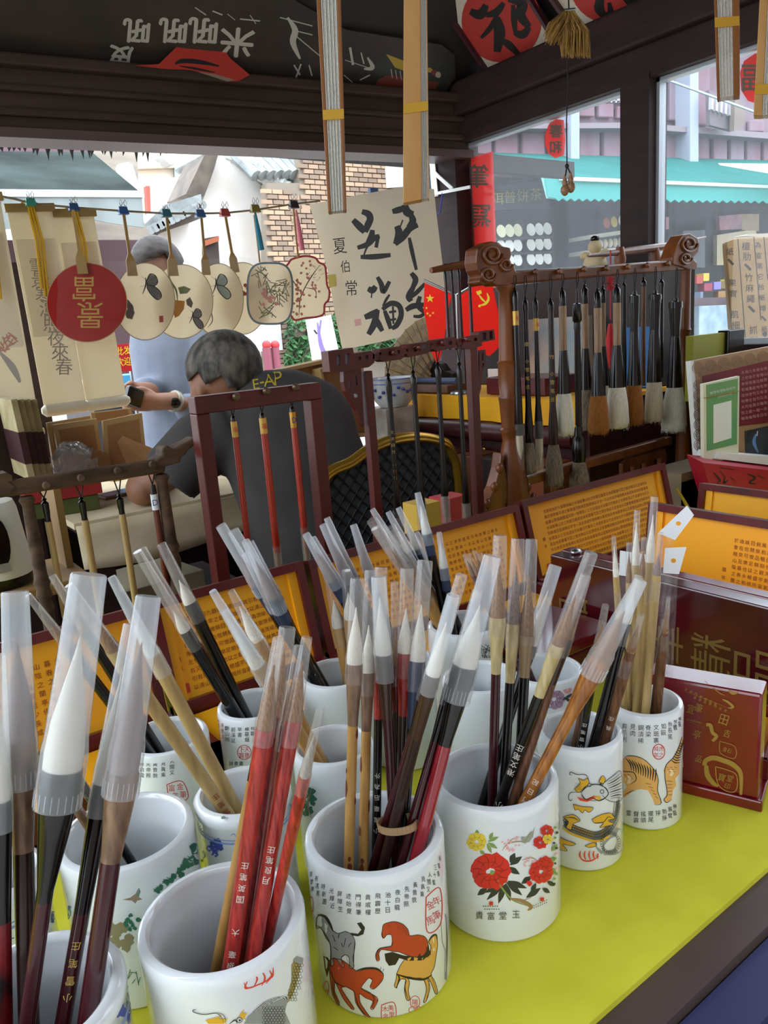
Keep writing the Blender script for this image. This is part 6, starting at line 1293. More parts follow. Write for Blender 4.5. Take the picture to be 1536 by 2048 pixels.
big('narrow brown brush behind the waisted ones on the walnut rack', 935, 275, [POM(275, 320, 26), ('handle', BRG, [(320, 22), (800, 24)])], None, Y=Y4+.06, peg=245)
big('thick black waisted brush with cream hair, second from the right end', 990, 340, [('pommel', BLH, [(340, 20), (355, 24), (360, 62), (385, 64)]), ('handle', BLH, [(385, 58), (530, 46)]), ('ferrule', BLH, [(530, 46), (700, 66), (783, 70)])], (CR2, 783, 975, 70, 92), peg=226)
big('narrow black brush with green band near the right end', 1022, 275, [POM(275, 320, 24), ('handle', BLH, [(320, 22), (760, 24)])], None, Y=Y4+.06, peg=240)
big('thick black waisted brush with the widest white hair at the right end', 1090, 375, [('pommel', BLH, [(375, 22), (390, 26), (395, 64), (425, 66)]), ('handle', BLH, [(425, 58), (560, 44)]), ('ferrule', BLH, [(560, 44), (720, 64), (808, 76)])], (WB2_, 808, 1022, 76, 124), peg=232)

# ================================================================== FANS, SCROLLS AND CALLIGRAPHY IN THE BACK OPENING
def facing(P, yaw=0):
    n = CAM-P; n.z = 0; return Matrix.Rotation(yaw, 3, 'Z') @ n.normalized()
def sheet(pts, p0, n, th): return MB().prism([PP(u, v, p0, n) for u, v in pts], -n*th)
YF = 2.22
CREAMF = thin('cream_silk', '#f0e7d2', .5); BAMS = M('fan_bamboo_stick', '#a8864c', .5); REDF = thin('red_fan_silk', '#b8231d', .25)
cord = []
for u, v in ((-30, 386), (30, 398), (62, 407), (147, 415), (246, 422), (332, 427), (401, 427), (450, 426), (510, 420), (587, 408), (640, 402)): cord.append(PY(u, v, YF))
tag(MB().tube(cord, .0028, 6).build('hanging_line', M('hemp_cord', '#9b8a6b', .8), None), 'hemp line stretched across the back opening holding fans and scrolls', 'line')
def clip(u, v, col, lab, s=9):
    P0 = PY(u, v, YF-.012); k_ = depth(P0)/F; t = thing('binder_clip', lab, 'clip', P0, 'binder clips on the hanging line')
    w_, h_ = s*k_*1.1, 15*k_
    MB().hexa([P0+V((x*w_*(1 if z < 0 else .8), y*(.010 if z < 0 else .003), z*h_/2)) for z in (-1, 1) for x, y in ((-1, -1), (1, -1), (1, 1), (-1, 1))]).build('body', M('clip_'+col[1:], col, .35), t)
    for sx in (-.4, .4):
        MB().tube([P0+V((sx*w_, -.006, h_*.4)), P0+V((sx*w_*1.8, -.008, h_*.9)), P0+V((sx*w_*1.2, -.009, h_*1.3)), P0+V((sx*w_*.3, -.008, h_*.9)), P0+V((sx*w_, -.006, h_*.4))], .0012, 5).build('wire_handle', STEEL, t)
for u, v, c, l in ((61, 404, '#3f8f78', 'green binder clip holding the left scroll'), (147, 414, '#3a567e', 'blue binder clip holding the red fan'), (246, 421, '#3a5f95', 'blue binder clip above the butterfly fan'), (332, 426, '#3c6d78', 'teal binder clip above the yellow flower fan'), (400, 427, '#40628a', 'blue binder clip above the third cream fan'), (449, 425, '#b04a42', 'red binder clip above the red berry fan'), (510, 417, '#8a7a3a', 'gold binder clip holding the blue tasselled fan'), (587, 409, '#3d2f30', 'dark binder clip holding the pink tasselled fan')): clip(u, v, c, l)
tag(MB().box(PY(746, 386, 2.19), (.03, .015, .028)).build('binder_clip', M('clip_3a567e'), None), 'blue binder clip on top of the calligraphy sheet', 'clip')
def fan(lab, c, rx, ry, top, dist, mat, shape=None, stick=None, yaw=1, edge=None):
    P0 = PY(c[0], c[1], dist); P0 = V(P0); n = facing(P0, yaw*math.acos(min(1, rx/ry)))
    t = thing('round_fan', lab, 'fan', PP(c[0], c[1]+ry, P0, n), 'hand fans on the line')
    out = shape or [(c[0]+math.cos(i*.19635)*rx, c[1]+math.sin(i*.19635)*ry) for i in range(32)]
    sheet(out, P0, n, .003).build('fan_leaf', mat, t)
    if edge:
        q = Paint(plane_inv(P0, n)); q.stroke(out+[out[0]], 4, 0, False); q.build('coloured_edge', edge, t)
    if not edge:
        q = Paint(plane_inv(P0, n)); q.stroke(out+[out[0]], 1.6, 0, False); q.build('fan_rim', M('fan_rim_tan', '#b39a6a', .7), t)
    a, b, w_ = stick
    k_ = depth(P0)/F; A = PP(*a, P0+n*.005, n); B = PP(*b, P0+n*.005, n); up = (A-B).normalized(); sx = up.cross(n)
    w1 = w_*k_; ws = max(.0028, w1*.28); st = (.0, 1), (.55*(1 if w_ > 6 else .05), 1), (.72*(1 if w_ > 6 else .06), ws/w1), (1, ws/w1); LL = (A-B).length if w_ <= 6 else min((A-B).length, .075); rest = (A-B).length
    out2 = [B-sx*w1*(1 if w_ > 6 else .35), B+sx*w1*(1 if w_ > 6 else .35), B+up*LL*.55+sx*w1*(.9 if w_ > 6 else .35), B+up*LL*.8+sx*ws, A+sx*ws, A-sx*ws, B+up*LL*.8-sx*ws, B+up*LL*.55-sx*w1*(.9 if w_ > 6 else .35)]
    MB().prism(out2, n*.004).build('handle', BAMS, t)
    return t, Paint(plane_inv(P0+n*.0002, n))
INKS = [BLK, INKG, M('leaf_ink_green', '#7f8a5a', .8), M('flower_yellow', '#d99a2a', .8), M('plum_red', '#c1413c', .8), M('plum_pink', '#d99a8e', .8), M('branch_ink', '#6b6152', .8), M('pale_teal_wing', '#9fb3a4', .8)]
def butterfly(q, x, y, s, m=1, a=0):
    R = lambda dx, dy: (x+s*(dx*math.cos(a)-dy*math.sin(a)), y+s*(dx*math.sin(a)+dy*math.cos(a)))
    for w_ in ([(0, -4), (3, -16), (12, -15), (17, -6), (12, 1), (4, 2)], [(2, 1), (12, 1), (22, 6), (27, 14), (22, 20), (12, 15), (4, 7)]):
        q.fill([R(*p_) for p_ in w_], m, ol=(0, 1.6*s))
        for p_ in w_[1:-1]: q.stroke([R(1, 0), R(p_[0]*.92, p_[1]*.92)], .9*s, 0)
    q.stroke([R(-3, -10), R(0, 0), R(-2, 16)], 2.4*s, 0); q.stroke([R(-1, -6), R(-9, -10)], 1.2*s, 0); q.stroke([R(0, 2), R(-8, 6)], 1.2*s, 0)
t, q = fan('cream fan with red berries, fifth fan on the line', (485, 597), 51, 72, None, YF+.050, CREAMF, stick=((450, 430), (470, 545), 9), yaw=.5)
q.stroke([(452, 538), (470, 555), (485, 575)], 4, 6); q.stroke([(462, 550), (478, 556)], 9, 2)
for i in range(14): q.blob((494+random.uniform(-10, 12), 582+random.uniform(-12, 14)), 4, 4, 7)
q.fill([(517, 575), (527, 573), (528, 590), (519, 592)], 4); q.build('painting', INKS, t)
t, q = fan('cream fan with a teal butterfly, fourth fan on the line', (437, 600), 50, 73, None, YF+.032, CREAMF, stick=((402, 434), (412, 550), 9), yaw=.5)
butterfly(q, 432, 568, 1.25, 7, .2); q.stroke([(428, 590), (420, 610), (425, 640), (415, 655)], 2, 6); q.build('painting', INKS, t)
t, q = fan('cream fan with a yellow flower and butterfly, third fan on the line', (363, 603), 63, 74, None, YF+.014, CREAMF, stick=((333, 433), (347, 552), 10), yaw=.5)
q.stroke([(335, 535), (340, 560), (352, 580), (355, 602)], 4, 2); q.fill([(340, 604), (350, 600), (370, 602), (368, 618), (358, 632), (350, 636), (344, 620)], 3); q.stroke([(345, 610), (352, 632)], 3, 4)
q.fill([(356, 575), (368, 572), (382, 578), (374, 587), (360, 588)], 2); q.fill([(372, 600), (380, 594), (386, 606), (383, 616), (374, 610)], 6); q.stroke([(330, 585), (340, 575), (336, 600)], 3, 5); butterfly(q, 385, 632, 1.0, 1, .3); q.build('painting', INKS, t)
t, q = fan('cream fan with black and white butterflies beside the red fan', (290, 603), 60, 77, None, YF-.004, CREAMF, stick=((247, 430), (265, 552), 10), yaw=.5)
butterfly(q, 292, 568, 1.3, 1, .2); butterfly(q, 270, 620, -1.2, 1, .1); q.fill([(318, 632), (326, 631), (327, 644), (319, 645)], 4); q.build('painting', INKS, t)
t, q = fan('red silk round fan with gold characters', (174, 605), 80, 79, None, YF-.03, REDF, stick=((146, 420), (166, 548), 10), yaw=0)
for k in (0, 1): q.text('富榮'[k] if k == 0 else '景', (168+k*12, 578+k*52), 50 if k == 0 else 52, 0, flipy=True)
q.text('景', (178, 630), 1, 0); q.build('gold_characters', M('gold_ink', '#c7a24a', .6), t)
sq = lambda c, rx, ry, p: [(c[0]+rx*math.copysign(abs(math.cos(i*.157))**p, math.cos(i*.157)), c[1]+ry*math.copysign(abs(math.sin(i*.157))**p, math.sin(i*.157))) for i in range(40)]
t, q = fan('squarish cream fan with green leaves and blue edge', (540, 587), 45, 62, None, YF+.03, CREAMF, shape=sq((540, 587), 45, 61, .6), stick=((508, 430), (519, 525), 4), yaw=.5, edge=M('blue_grey_edge', '#6d8791', .7))
for i in range(60): a = random.uniform(0, 6); x, y = random.choice(((530, 560), (545, 575), (560, 600), (535, 620), (565, 575), (520, 545))); q.stroke([(x+random.uniform(-14, 14), y+random.uniform(-14, 14)), (x+random.uniform(-18, 18), y+random.uniform(-18, 18))], 5, random.choice((2, 2, 2, 6)))
for i in range(14): q.blob((536+random.uniform(-10, 20), 590+random.uniform(-20, 25)), 4, 5, 7)
q.build('painting', INKS, t)
fl = [(563+96*x, 512+128*y) for x, y in ((.3, .03), (.5, 0), (.7, .03), (.78, .10), (.9, .15), (.93, .28), (.95, .45), (1, .55), (.98, .68), (.9, .76), (.88, .9), (.75, .95), (.5, .97), (.28, 1), (.2, .93), (.1, .86), (.1, .7), (.02, .55), (.02, .35), (0, .2), (.12, .14), (.2, .06))]
t, q = fan('plum-shaped cream fan with pink blossom and red edge', (611, 576), 48, 64, None, YF+.03, CREAMF, shape=fl, stick=((586, 412), (596, 515), 5), yaw=.4, edge=M('crimson_edge', '#b8474d', .7))
q.stroke([(598, 635), (600, 600), (610, 575), (625, 550), (640, 530)], 2, 6); q.stroke([(605, 590), (585, 560), (578, 545)], 2, 6); q.stroke([(610, 575), (630, 580), (632, 595)], 2, 6)
for i in range(46): x, y = random.choice(((585, 548), (600, 590), (598, 620), (620, 560), (630, 590), (590, 575), (612, 535))); q.blob((x+random.uniform(-12, 12), y+random.uniform(-14, 14)), 3, 5, 6)
for i in range(22): x = random.uniform(605, 645); y = random.uniform(525, 560); q.stroke([(x, y), (x+random.uniform(-7, 7), y+random.uniform(-7, 7))], 1.8, 1)
q.build('painting', INKS, t)
for lab, col, a, b in (('blue silk tassel hanging beside the squarish fan', '#2f7f95', (510, 424), (523, 500)), ('pink silk tassel hanging beside the plum-shaped fan', '#dd7f8c', (592, 420), (604, 500))):
    q = MB(); A = PY(*a, YF-.012); B = PY(*b, YF-.012)
    q.tube([A, A.lerp(B, .3), A.lerp(B, .6), B], [.003, .006, .008, .009], 8); tag(q.build('silk_tassel', M('tassel_'+col[1:], col, .8, var=('#ffffff', 90, (1, 1, .05))) if 0 else M('tassel_'+col[1:], col, .8), None, smooth=True), lab, 'tassel')
# clear sleeve round the cream fans
BAGC = film('crinkled_film', (.97, .97, .97, 1), .05, .06, .08)
pa, pb, pc, pd = PY(115, 522, YF-.06), PY(560, 515, YF-.04), PY(610, 672, YF-.04), PY(112, 692, YF-.06)
tag(MB().grid(lambda i, j: pa.lerp(pb, i).lerp(pd.lerp(pc, i), j)+V((0, -.006*math.sin(i*26+j*5)-.004*math.sin(j*21+i*11), .004*math.sin(i*19))), 60, 16).build('plastic_sleeve', BAGC, None, smooth='all', fix=False), 'crinkled clear plastic sleeve around the row of fans', 'sleeve')
# hanging scrolls
SILK = thin('scroll_silk', '#ece2ca', .4); SPAP = thin('scroll_paper', '#f2ebdb', .4)
for lab, (tl, tr, br, bl), Y, paper, tx in (('hanging scroll with faded calligraphy beside the red fan', ((14, 420), (104, 418), (173, 812), (90, 822)), YF+.02, .12, '雪景寒潭照夜來春'), ('hanging scroll mostly hidden behind the red fan', ((106, 430), (187, 428), (254, 800), (174, 812)), YF+.03, .12, '梅'), ('hanging scroll with faded red blossom at the left edge', ((-80, 400), (0, 396), (82, 862), (-10, 870)), YF-.02, .1, '')):
    t = thing('hanging_scroll', lab, 'scroll', PY(*bl, Y), 'hanging scrolls in the back opening'); P_ = [PY(*p_, Y) for p_ in (tl, tr, br, bl)]
    MB().prism(P_, (0, .003, 0)).build('silk_mount', SILK, t)
    k_ = [P_[0].lerp(P_[3], f).lerp(P_[1].lerp(P_[2], f), g)+V((0, -.0006, 0)) for f, g in ((.14, .06), (.14, .94), (.62, .94), (.62, .06))]
    pn = MB().add(k_, [(0, 1, 2, 3)]).build('painted_panel', SPAP, t, fix=False)
    MB().bar(P_[0]+V((-.006, 0, .004)), P_[1]+V((.006, 0, .004)), .016, .020).build('top_rod', M('rod_brown', '#a2864f', .5), t)
    MB().lathe(P_[3]+V((-.008, 0, 0)), P_[2]-P_[3], [(0, .008), (.01, .017), ((P_[2]-P_[3]).length+.004, .017), ((P_[2]-P_[3]).length+.016, .008)], 12).build('bottom_roller', M('roller_cream', '#d8d0b8', .6), t, smooth=True)
    b = MB()
    for i in range(3): b.tube([P_[0].lerp(P_[1], .45)+V((i*.006, -.006, .02)), P_[0].lerp(P_[1], .5)+V((i*.008, -.012, -.08)), P_[0].lerp(P_[1], .62)+V((i*.006-.02, -.012, -.20-i*.02))], .0035, 5)
    b.tube([P_[0].lerp(P_[1], .15), P_[0].lerp(P_[1], .5)+V((0, -.004, .028)), P_[0].lerp(P_[1], .85)], .0025, 5); b.build('yellow_ribbon', M('yellow_ribbon', '#d8a81c', .6), t)
    q = Paint(plane_inv(P_[0]-V((0, .0008, 0)), (0, -1, 0)))
    for i, ch in enumerate(tx): q.text(ch, (tl[0]+58+i*8.0, 530+i*29), 34 if i else 26, 0, flipx=False)
    if not tx:
        for i in range(16): q.stroke([(10+random.uniform(-14, 20), 690+random.uniform(-25, 20)), (12+random.uniform(-14, 24), 690+random.uniform(-25, 20))], 8, 1)
        q.stroke([(0, 705), (25, 735), (40, 765)], 14, 2)
    q.build('faded_writing', [M('faded_ink', '#a39c8e', .9), M('faded_red', '#cf9a8c', .9), M('faded_grey', '#b9b4aa', .9)], t)
# big calligraphy sheet
P0 = PY(760, 540, 2.17); n = facing(P0, -.25); cs_o = [(619, 409), (700, 393), (803, 374), (868, 378), (872, 420), (884, 520), (900, 655), (854, 660), (770, 682), (685, 700), (672, 640), (655, 540), (636, 470)]
t = thing('calligraphy_sheet', 'large hanging paper sheet with four bold black calligraphy characters', 'calligraphy', PP(770, 690, P0, n))
sheet(cs_o, P0, n, .001).build('paper', PAPER, t, fix=True)
T9 = ((560, 400), 4.518)
for nm, ss in (('character_shi', (([(740, 105), (795, 125), (815, 170), (790, 235), (770, 290)], 48), ([(660, 180), (720, 240), (765, 290)], 52), ([(835, 270), (825, 330), (790, 390)], 44), ([(900, 325), (850, 345), (790, 400), (700, 432)], 40), ([(885, 340), (868, 430)], 36), ([(800, 410), (775, 450), (755, 510)], 14), ([(728, 515), (860, 512), (1000, 497)], 40))),
                ('character_ping', (([(1015, 105), (1070, 90), (1150, 65)], 46), ([(1125, 40), (1150, 110), (1205, 130)], 60), ([(1055, 235), (1075, 300), (1045, 400)], 54), ([(1040, 400), (1110, 335), (1170, 260), (1245, 225)], 48), ([(1180, 130), (1200, 190), (1160, 250)], 50), ([(1110, 180), (1085, 245)], 14), ([(1168, 340), (1190, 450), (1232, 632)], 30))),
                ('character_fu', (([(795, 800), (835, 815), (865, 780)], 48), ([(832, 820), (825, 885)], 14), ([(880, 695), (915, 760), (935, 828), (990, 735)], 36), ([(990, 855), (960, 900), (930, 960)], 20), ([(765, 1060), (830, 1035), (890, 1000)], 50), ([(880, 990), (850, 1120), (800, 1215)], 48), ([(860, 1060), (890, 1120), (925, 1185)], 42), ([(925, 990), (1000, 935), (1075, 955), (1095, 1040), (1055, 1130), (1010, 1160)], 38), ([(945, 1000), (975, 1080), (1000, 1165)], 36), ([(985, 1015), (1050, 1005)], 24), ([(990, 1085), (1050, 1075)], 22), ([(1020, 960), (1025, 1120)], 20))),
                ('character_an', (([(1185, 660), (1225, 720), (1195, 800)], 42), ([(1205, 785), (1165, 870), (1185, 915)], 46), ([(1310, 755), (1240, 830), (1175, 885)], 32), ([(1138, 995), (1200, 960), (1310, 945)], 42), ([(1265, 870), (1250, 955), (1310, 1020)], 38), ([(1205, 1050), (1270, 1050), (1330, 1000)], 26)))):
    q = Paint(plane_inv(P0, n), 0, *T9)
    for pts, w_ in ss: q.stroke([(x, y, 1 if 0 < i < len(pts)-1 else .72) for i, (x, y) in enumerate(pts)], w_*1.28, 0)
    q.build(nm, BLK, t)
for ch, c, sz, an in (('夏', (540, 415), 150, -.12), ('伯', (588, 600), 110, -.1), ('常', (645, 795), 140, -.05)):
    q = Paint(plane_inv(P0, n), 0, *T9); q.text(ch, c, sz, 0, ang=an, sx=.8); q.build('signature_character', BLK, t)
q = Paint(plane_inv(P0, n), 0, *T9); q.fill([(670, 1080), (730, 1070), (735, 1130), (680, 1140)], 0); q.build('pink_seal', M('faint_seal', '#c79a92', .8), t)
q = Paint(plane_inv(P0+n*.0005, n)); q.fill([(655, 550), (671, 548), (673, 572), (658, 575)], 0); q.build('tape', M('ochre_tape', '#a89a3f', .5), t)
# shelf bracket and blue string on the corner post
t = thing('shelf_bracket', 'white metal folding bracket on the corner post with a blue cord', 'bracket', (1.98, 2.17, 1.66))
MB().prism([PX(u, v, 1.975) for u, v in ((858, 314), (868, 312), (876, 392), (864, 394))], (.004, 0, 0)).build('plate', WHITE, t)
MB().bar(PX(868, 345, 1.975), PX(905, 378, 1.94), .004, .014).build('arm', WHITE, t); MB().bar(PX(868, 388, 1.975), PX(940, 374, 1.88), .004, .010).build('brace', WHITE, t)
MB().tube([PX(885, 385, 1.95), PX(880, 425, 1.95), PX(860, 446, 1.95), PX(838, 430, 1.95), PX(834, 405, 1.95)], .003, 6).build('blue_cord', M('blue_cord', '#2f3f9c', .6), t)
# ================================================================== HANGING FROM THE ROOF
FW = M('fan_bamboo_pale', '#c79b63', .45, var=('#b9894f', 30, (1, 1, .1))); FP = M('fan_paper_edges', '#d8d6cf', .8, var=('#b9b6ae', 200, (8, 8, .02))); FWD = M('fan_bamboo_brown', '#8a5a34', .45)
def folded(lab, d, pts, paper, band, guard=FW):
    """a closed folding fan hanging head down; pts: outline top-left, top-right, bottom-right, bottom-left"""
    P_ = [PD(u, v, d) for u, v in pts]; n = (CAM-P_[2]); n.z = 0; n.normalize(); t = thing('folding_fan', lab, 'folding fan', P_[3], 'folded paper fans hanging from the roof')
    TL, TR, BR, BL = P_; D_ = -n*.024
    def slab(a, b, nm, m, o=0): MB().hexa([BL.lerp(BR, a)+n*o, BL.lerp(BR, b)+n*o, BL.lerp(BR, b)+D_-n*o, BL.lerp(BR, a)+D_-n*o, TL.lerp(TR, a)+n*o, TL.lerp(TR, b)+n*o, TL.lerp(TR, b)+D_-n*o, TL.lerp(TR, a)+D_-n*o]).build(nm, m, t, bevel=.0008)
    a, b = paper; slab(0, a, 'guard_stick', guard); slab(b, 1, 'guard_stick', guard)
    k = 9
    for i in range(k): slab(a+(b-a)*i/k+.004, a+(b-a)*(i+1)/k-.004, 'pleat', FP, -.0015 if i % 2 else -.0006)
    f = band; A0, A1 = TL.lerp(BL, f), TR.lerp(BR, f); dn = (BL-TL).normalized()*.006
    MB().hexa([A0+n*.001-dn, A1+n*.001-dn, A1+D_-n*.001-dn, A0+D_-n*.001-dn, A0+n*.001+dn, A1+n*.001+dn, A1+D_-n*.001+dn, A0+D_-n*.001+dn]).build('yellow_band', M('yellow_paper_band', '#c89a35', .5), t)
    MB().tube([TL.lerp(TR, .5)+D_*.5, TL.lerp(TR, .5)+D_*.5+V((0, 0, .5))], .0012, 5).build('hanging_thread', CORD, t)
folded('folded fan with brown guards hanging left of the other roof fan', .92, ((622, -200), (676, -200), (693, 420), (656, 424)), (.17, .83), .69, FWD)
folded('folded fan with wide pale guard hanging above the calligraphy sheet', .95, ((808, -200), (852, -200), (858, 396), (806, 406)), (.72, .96), .69)
folded('folded fan with brown guards hanging at the upper right', .95, ((1422, -200), (1478, -200), (1480, 190), (1434, 196)), (.12, .72), .62, FWD)
folded('folded fan cut by the right edge of the picture', .9, ((1530, -200), (1580, -200), (1566, 230), (1507, 230)), (.3, .8), .88)
# tassel and gourds
t = thing('fur_tassel', 'tuft of tan fur hanging from the roof beam', 'tassel', PD(1145, 118, 1.45)); q = MB()
for i in range(420):
    a = random.uniform(-1, 1); e = random.uniform(-.5, .5); A = PD(1138+a*10, 22+random.uniform(0, 6), 1.45+e*.02); side = -1 if i % 3 == 0 else 1
    u = 1138+a*30+(14 if side > 0 else -22); v = random.uniform(98, 118) if side > 0 else random.uniform(70, 92); B = PD(u, v, 1.45+e*.06); m_ = A.lerp(B, .55)+V((a*.006, e*.02, .004)); q.tube([A, m_, B], [.0013, .0016, .0004], 4)
q.build('fur', M('tan_fur', '#a8803e', .9, var=('#7d5c2a', 90, (1, 1, .1))), t, kind='stuff')
MB().lathe(PD(1129, 22, 1.45), PD(1150, 20, 1.45)-PD(1129, 22, 1.45), [(0, .004), (.02, .004)], 8).build('binding', STEEL, t)
MB().tube([PD(1138, 22, 1.45), PD(1135, -60, 1.45)], .0015, 5).build('thread', CORD, t)
t = thing('gourd_charm', 'pair of small wooden gourds hanging on a black string', 'charm', PD(1136, 395, 1.45))
MB().tube([PD(1134, 110, 1.45), PD(1136, 170, 1.451), PD(1133, 240, 1.45), PD(1134, 330, 1.45)], .0012, 5).build('string', CORD, t)
for u, v0, v1 in ((1130, 356, 392), (1142, 350, 386)):
    A = PD(u, v0, 1.45); k_ = 1.45/F; MB().tube([PD(1134, 332, 1.45), A], .0014, 5).build('cord', CORD, t)
    MB().lathe(PD(u, v1, 1.45), (0, 0, 1), [(0, .001), (2*k_, 5*k_), (9*k_, 9*k_), (16*k_, 8*k_), (20*k_, 4.5*k_), (25*k_, 6*k_), (29*k_, 4.5*k_), (34*k_, 2.8*k_), (37*k_, 3.4*k_), (38*k_, .001)], 14).build('gourd', M('gourd_wood', '#8f6a4b', .4), t, smooth=True)
MB().ball(PD(1134, 332, 1.45), .004).build('knot', CORD, t)
# window stickers and banner on the panes
XW = XR+.022
def sticker(nm, lab, out, chars, mt=REDC):
    t = thing(nm, lab, 'sticker' if nm != 'red_banner' else 'banner', PX(*out[-1], XW)); MB().prism([PX(u, v, XW) for u, v in out], (.0015, 0, 0)).build('red_sheet', mt, t)
    q = Paint(plane_inv(PX(*out[0], XW-.0004), (-1, 0, 0)))
    for ch, c, s_ in chars: q.text(ch, c, s_, 0, flipx=True, bold=.9)
    q.build('characters', M('dark_gold_ink', '#5a4320', .6), t)
sticker('red_banner', 'vertical red banner with mirrored characters outside the side window', [(929, 318), (985, 303), (992, 500), (996, 600), (950, 600)], (('筆', (954, 352), 46), ('冩', (960, 432), 44), ('字', (968, 515), 44)))
sticker('window_sticker', 'red half-moon sticker on the left side window', [(1127, 240), (1112, 238), (1098, 248), (1090, 268), (1090, 290), (1098, 308), (1110, 316), (1128, 310), (1130, 280)], (('春', (1112, 262), 26), ('和', (1112, 294), 24)))
sticker('window_sticker', 'red round sticker on the right side window', [(1540, 105), (1510, 107), (1488, 122), (1480, 145), (1482, 180), (1496, 202), (1520, 209), (1560, 200), (1570, 150)], (('福', (1512, 155), 56),))

# ================================================================== FURNITURE AND PEOPLE BEHIND THE COUNTER
from mathutils.bvhtree import BVHTree
FELT = M('cream_felt', '#cfc0a0', .95, var=('#bfae8a', 12, (1, 1, 1)), bump=.3)
t = thing('felt_table', 'work table covered with cream felt behind the racks', 'table', (.6, 2.05, .031))
b = MB(); TZ = .87
b.hexa([V(p) for p in ((.42, 1.80, TZ-.012), (1.40, 1.78, TZ-.012), (1.40, 2.22, TZ-.012), (.42, 2.36, TZ-.012), (.42, 1.80, TZ), (1.40, 1.78, TZ), (1.40, 2.22, TZ), (.42, 2.36, TZ))])
b.grid(lambda i, j: V((.42+.98*i, 1.80-.02*i-.012-.012*math.sin(i*14)*j-.01*j, TZ-.004-.10*j-.01*math.sin(i*9)*j)), 40, 4)
b.build('felt_cloth', FELT, t, smooth=True, fix=False, solid=.005)
box_obj('table_top', (.44, 1.82, TZ-.04), (1.38, 2.2, TZ-.013), WOODD, parent=t)
for x_, y_ in ((.48, 1.86), (1.34, 1.86), (.48, 2.2), (1.34, 2.16)): box_obj('leg', (x_-.025, y_-.025, .031), (x_+.025, y_+.025, TZ-.04), WOODD, parent=t)
box_obj('shelf', (.46, 1.88, .58), (.86, 2.18, .60), WOODD, parent=t)
def bpx(nm, lab, cat, u0, v0, u1, v1, Y, dep, mt, group=None, bev=.003, rot=0):
    A, B = PY(u0, v0, Y), PY(u1, v1, Y); c = V(((A.x+B.x)/2, Y+dep/2, (A.z+B.z)/2)); o = MB().box(c, (abs(B.x-A.x), dep, abs(A.z-B.z)), Matrix.Rotation(rot, 3, 'Z')).build(nm, mt, None, bevel=bev); return tag(o, lab, cat, group)
def zbox(nm, lab, cat, x, y, z, d, mt, rot=0, group=None): return tag(MB().box((x, y, z+d[2]/2), d, Matrix.Rotation(rot, 3, 'Z')).build(nm, mt, None, bevel=.002), lab, cat, group)
# papers and bags under the table
zbox('paper_stack', 'pad of cream paper on the shelf under the felt table', 'paper', .62, 2.02, .601, (.26, .22, .05), M('pad_paper', '#b9ab8c', .9), .1)
for i in range(4): zbox('storage_bag', ('dark plastic bag on the shelf under the felt table', 'dark red plastic bag under the felt table', 'grey-brown plastic bag under the felt table', 'black folder under the felt table', 'maroon parcel under the felt table', 'dark bundle at the table foot')[i], 'bag', .54+(i % 2)*.13, 1.95+.18*(i // 2), .031, (.12, .17, .40-.05*(i % 2)), M('bag_%d' % i, ('#2e2a2a', '#5a2226', '#4a423d', '#201d1d', '#54282c', '#2d2724')[i], .4), .05*i)
# small things on the felt
rb_ = thing('gift_box', 'small box with red lid and green sides on the felt table', 'box', PZ(150, 1040, TZ)); c = PZ(140, 1030, TZ+.001); R_ = Matrix.Rotation(-.1, 3, 'Z')
MB().box(c+V((0, .05, .02)), (.155, .09, .038), R_).build('green_base', M('mossy_green_card', '#4c5322', .8), rb_, bevel=.002); MB().box(c+V((0, .05, .06)), (.175, .10, .04), R_).build('red_lid', M('red_card', '#9a2320', .6), rb_, bevel=.002)
ph = thing('smartphone', 'brown and black phone lying on the felt table', 'phone', PZ(240, 992, TZ+.001)); c = PZ(242, 990, TZ+.001); Rp = Matrix.Rotation(.2, 3, 'Z')
MB().box(c+V((0, 0, .005)), (.12, .066, .009), Rp).build('case', M('brown_phone_case', '#7a5a45', .4), ph, bevel=.002); MB().box(c+V((0, 0, .0099)), (.112, .058, .0006), Rp).build('screen', M('black_screen', '#191718', .1), ph)
zbox('wooden_offcut', 'small tan wooden offcut on the felt table', 'wood', PZ(250, 958, TZ).x, PZ(250, 958, TZ).y, TZ+.001, (.09, .03, .008), BAM, .2)
# picture frames seen from the back
FRW = M('pale_frame_wood', '#c0a06a', .6); MDF = M('brown_fibreboard', '#a87a4c', .8)
for lab, cor, Y in (('left picture frame shown from behind with an easel strut', ((107, 850), (194, 837), (212, 955), (128, 968)), 2.10), ('right picture frame shown from behind with an easel strut', ((206, 842), (284, 826), (296, 942), (214, 955)), 2.06), ('larger picture frame behind the left one', ((94, 846), (180, 832), (198, 960), (112, 966)), 2.16), ('picture frame lying flat across the others', ((182, 826), (262, 816), (266, 832), (186, 846)), 2.14)):
    t = thing('photo_easel', lab, 'picture frame', PY(*cor[3], Y), 'picture frames on the felt table'); P_ = [PY(*p_, Y) for p_ in cor]; cc = sum(P_, V())/4; I_ = [cc+(p_-cc)*.82 for p_ in P_]
    MB().frame(P_, I_, (0, .014, 0)).build('frame', FRW, t); MB().prism(I_, (0, .008, 0)).build('back_board', MDF, t)
    if 'strut' in lab: MB().prism([I_[0].lerp(I_[2], .38)+V((-.012, -.002, 0)), I_[0].lerp(I_[2], .34)+V((.008, -.002, .01)), I_[1].lerp(I_[2], .6)+V((.012, -.05, 0)), I_[2]+V((.01, -.06, 0)), I_[3].lerp(I_[2], .35)+V((0, -.06, 0))], (0, -.003, 0)).build('easel_strut', MDF, t)
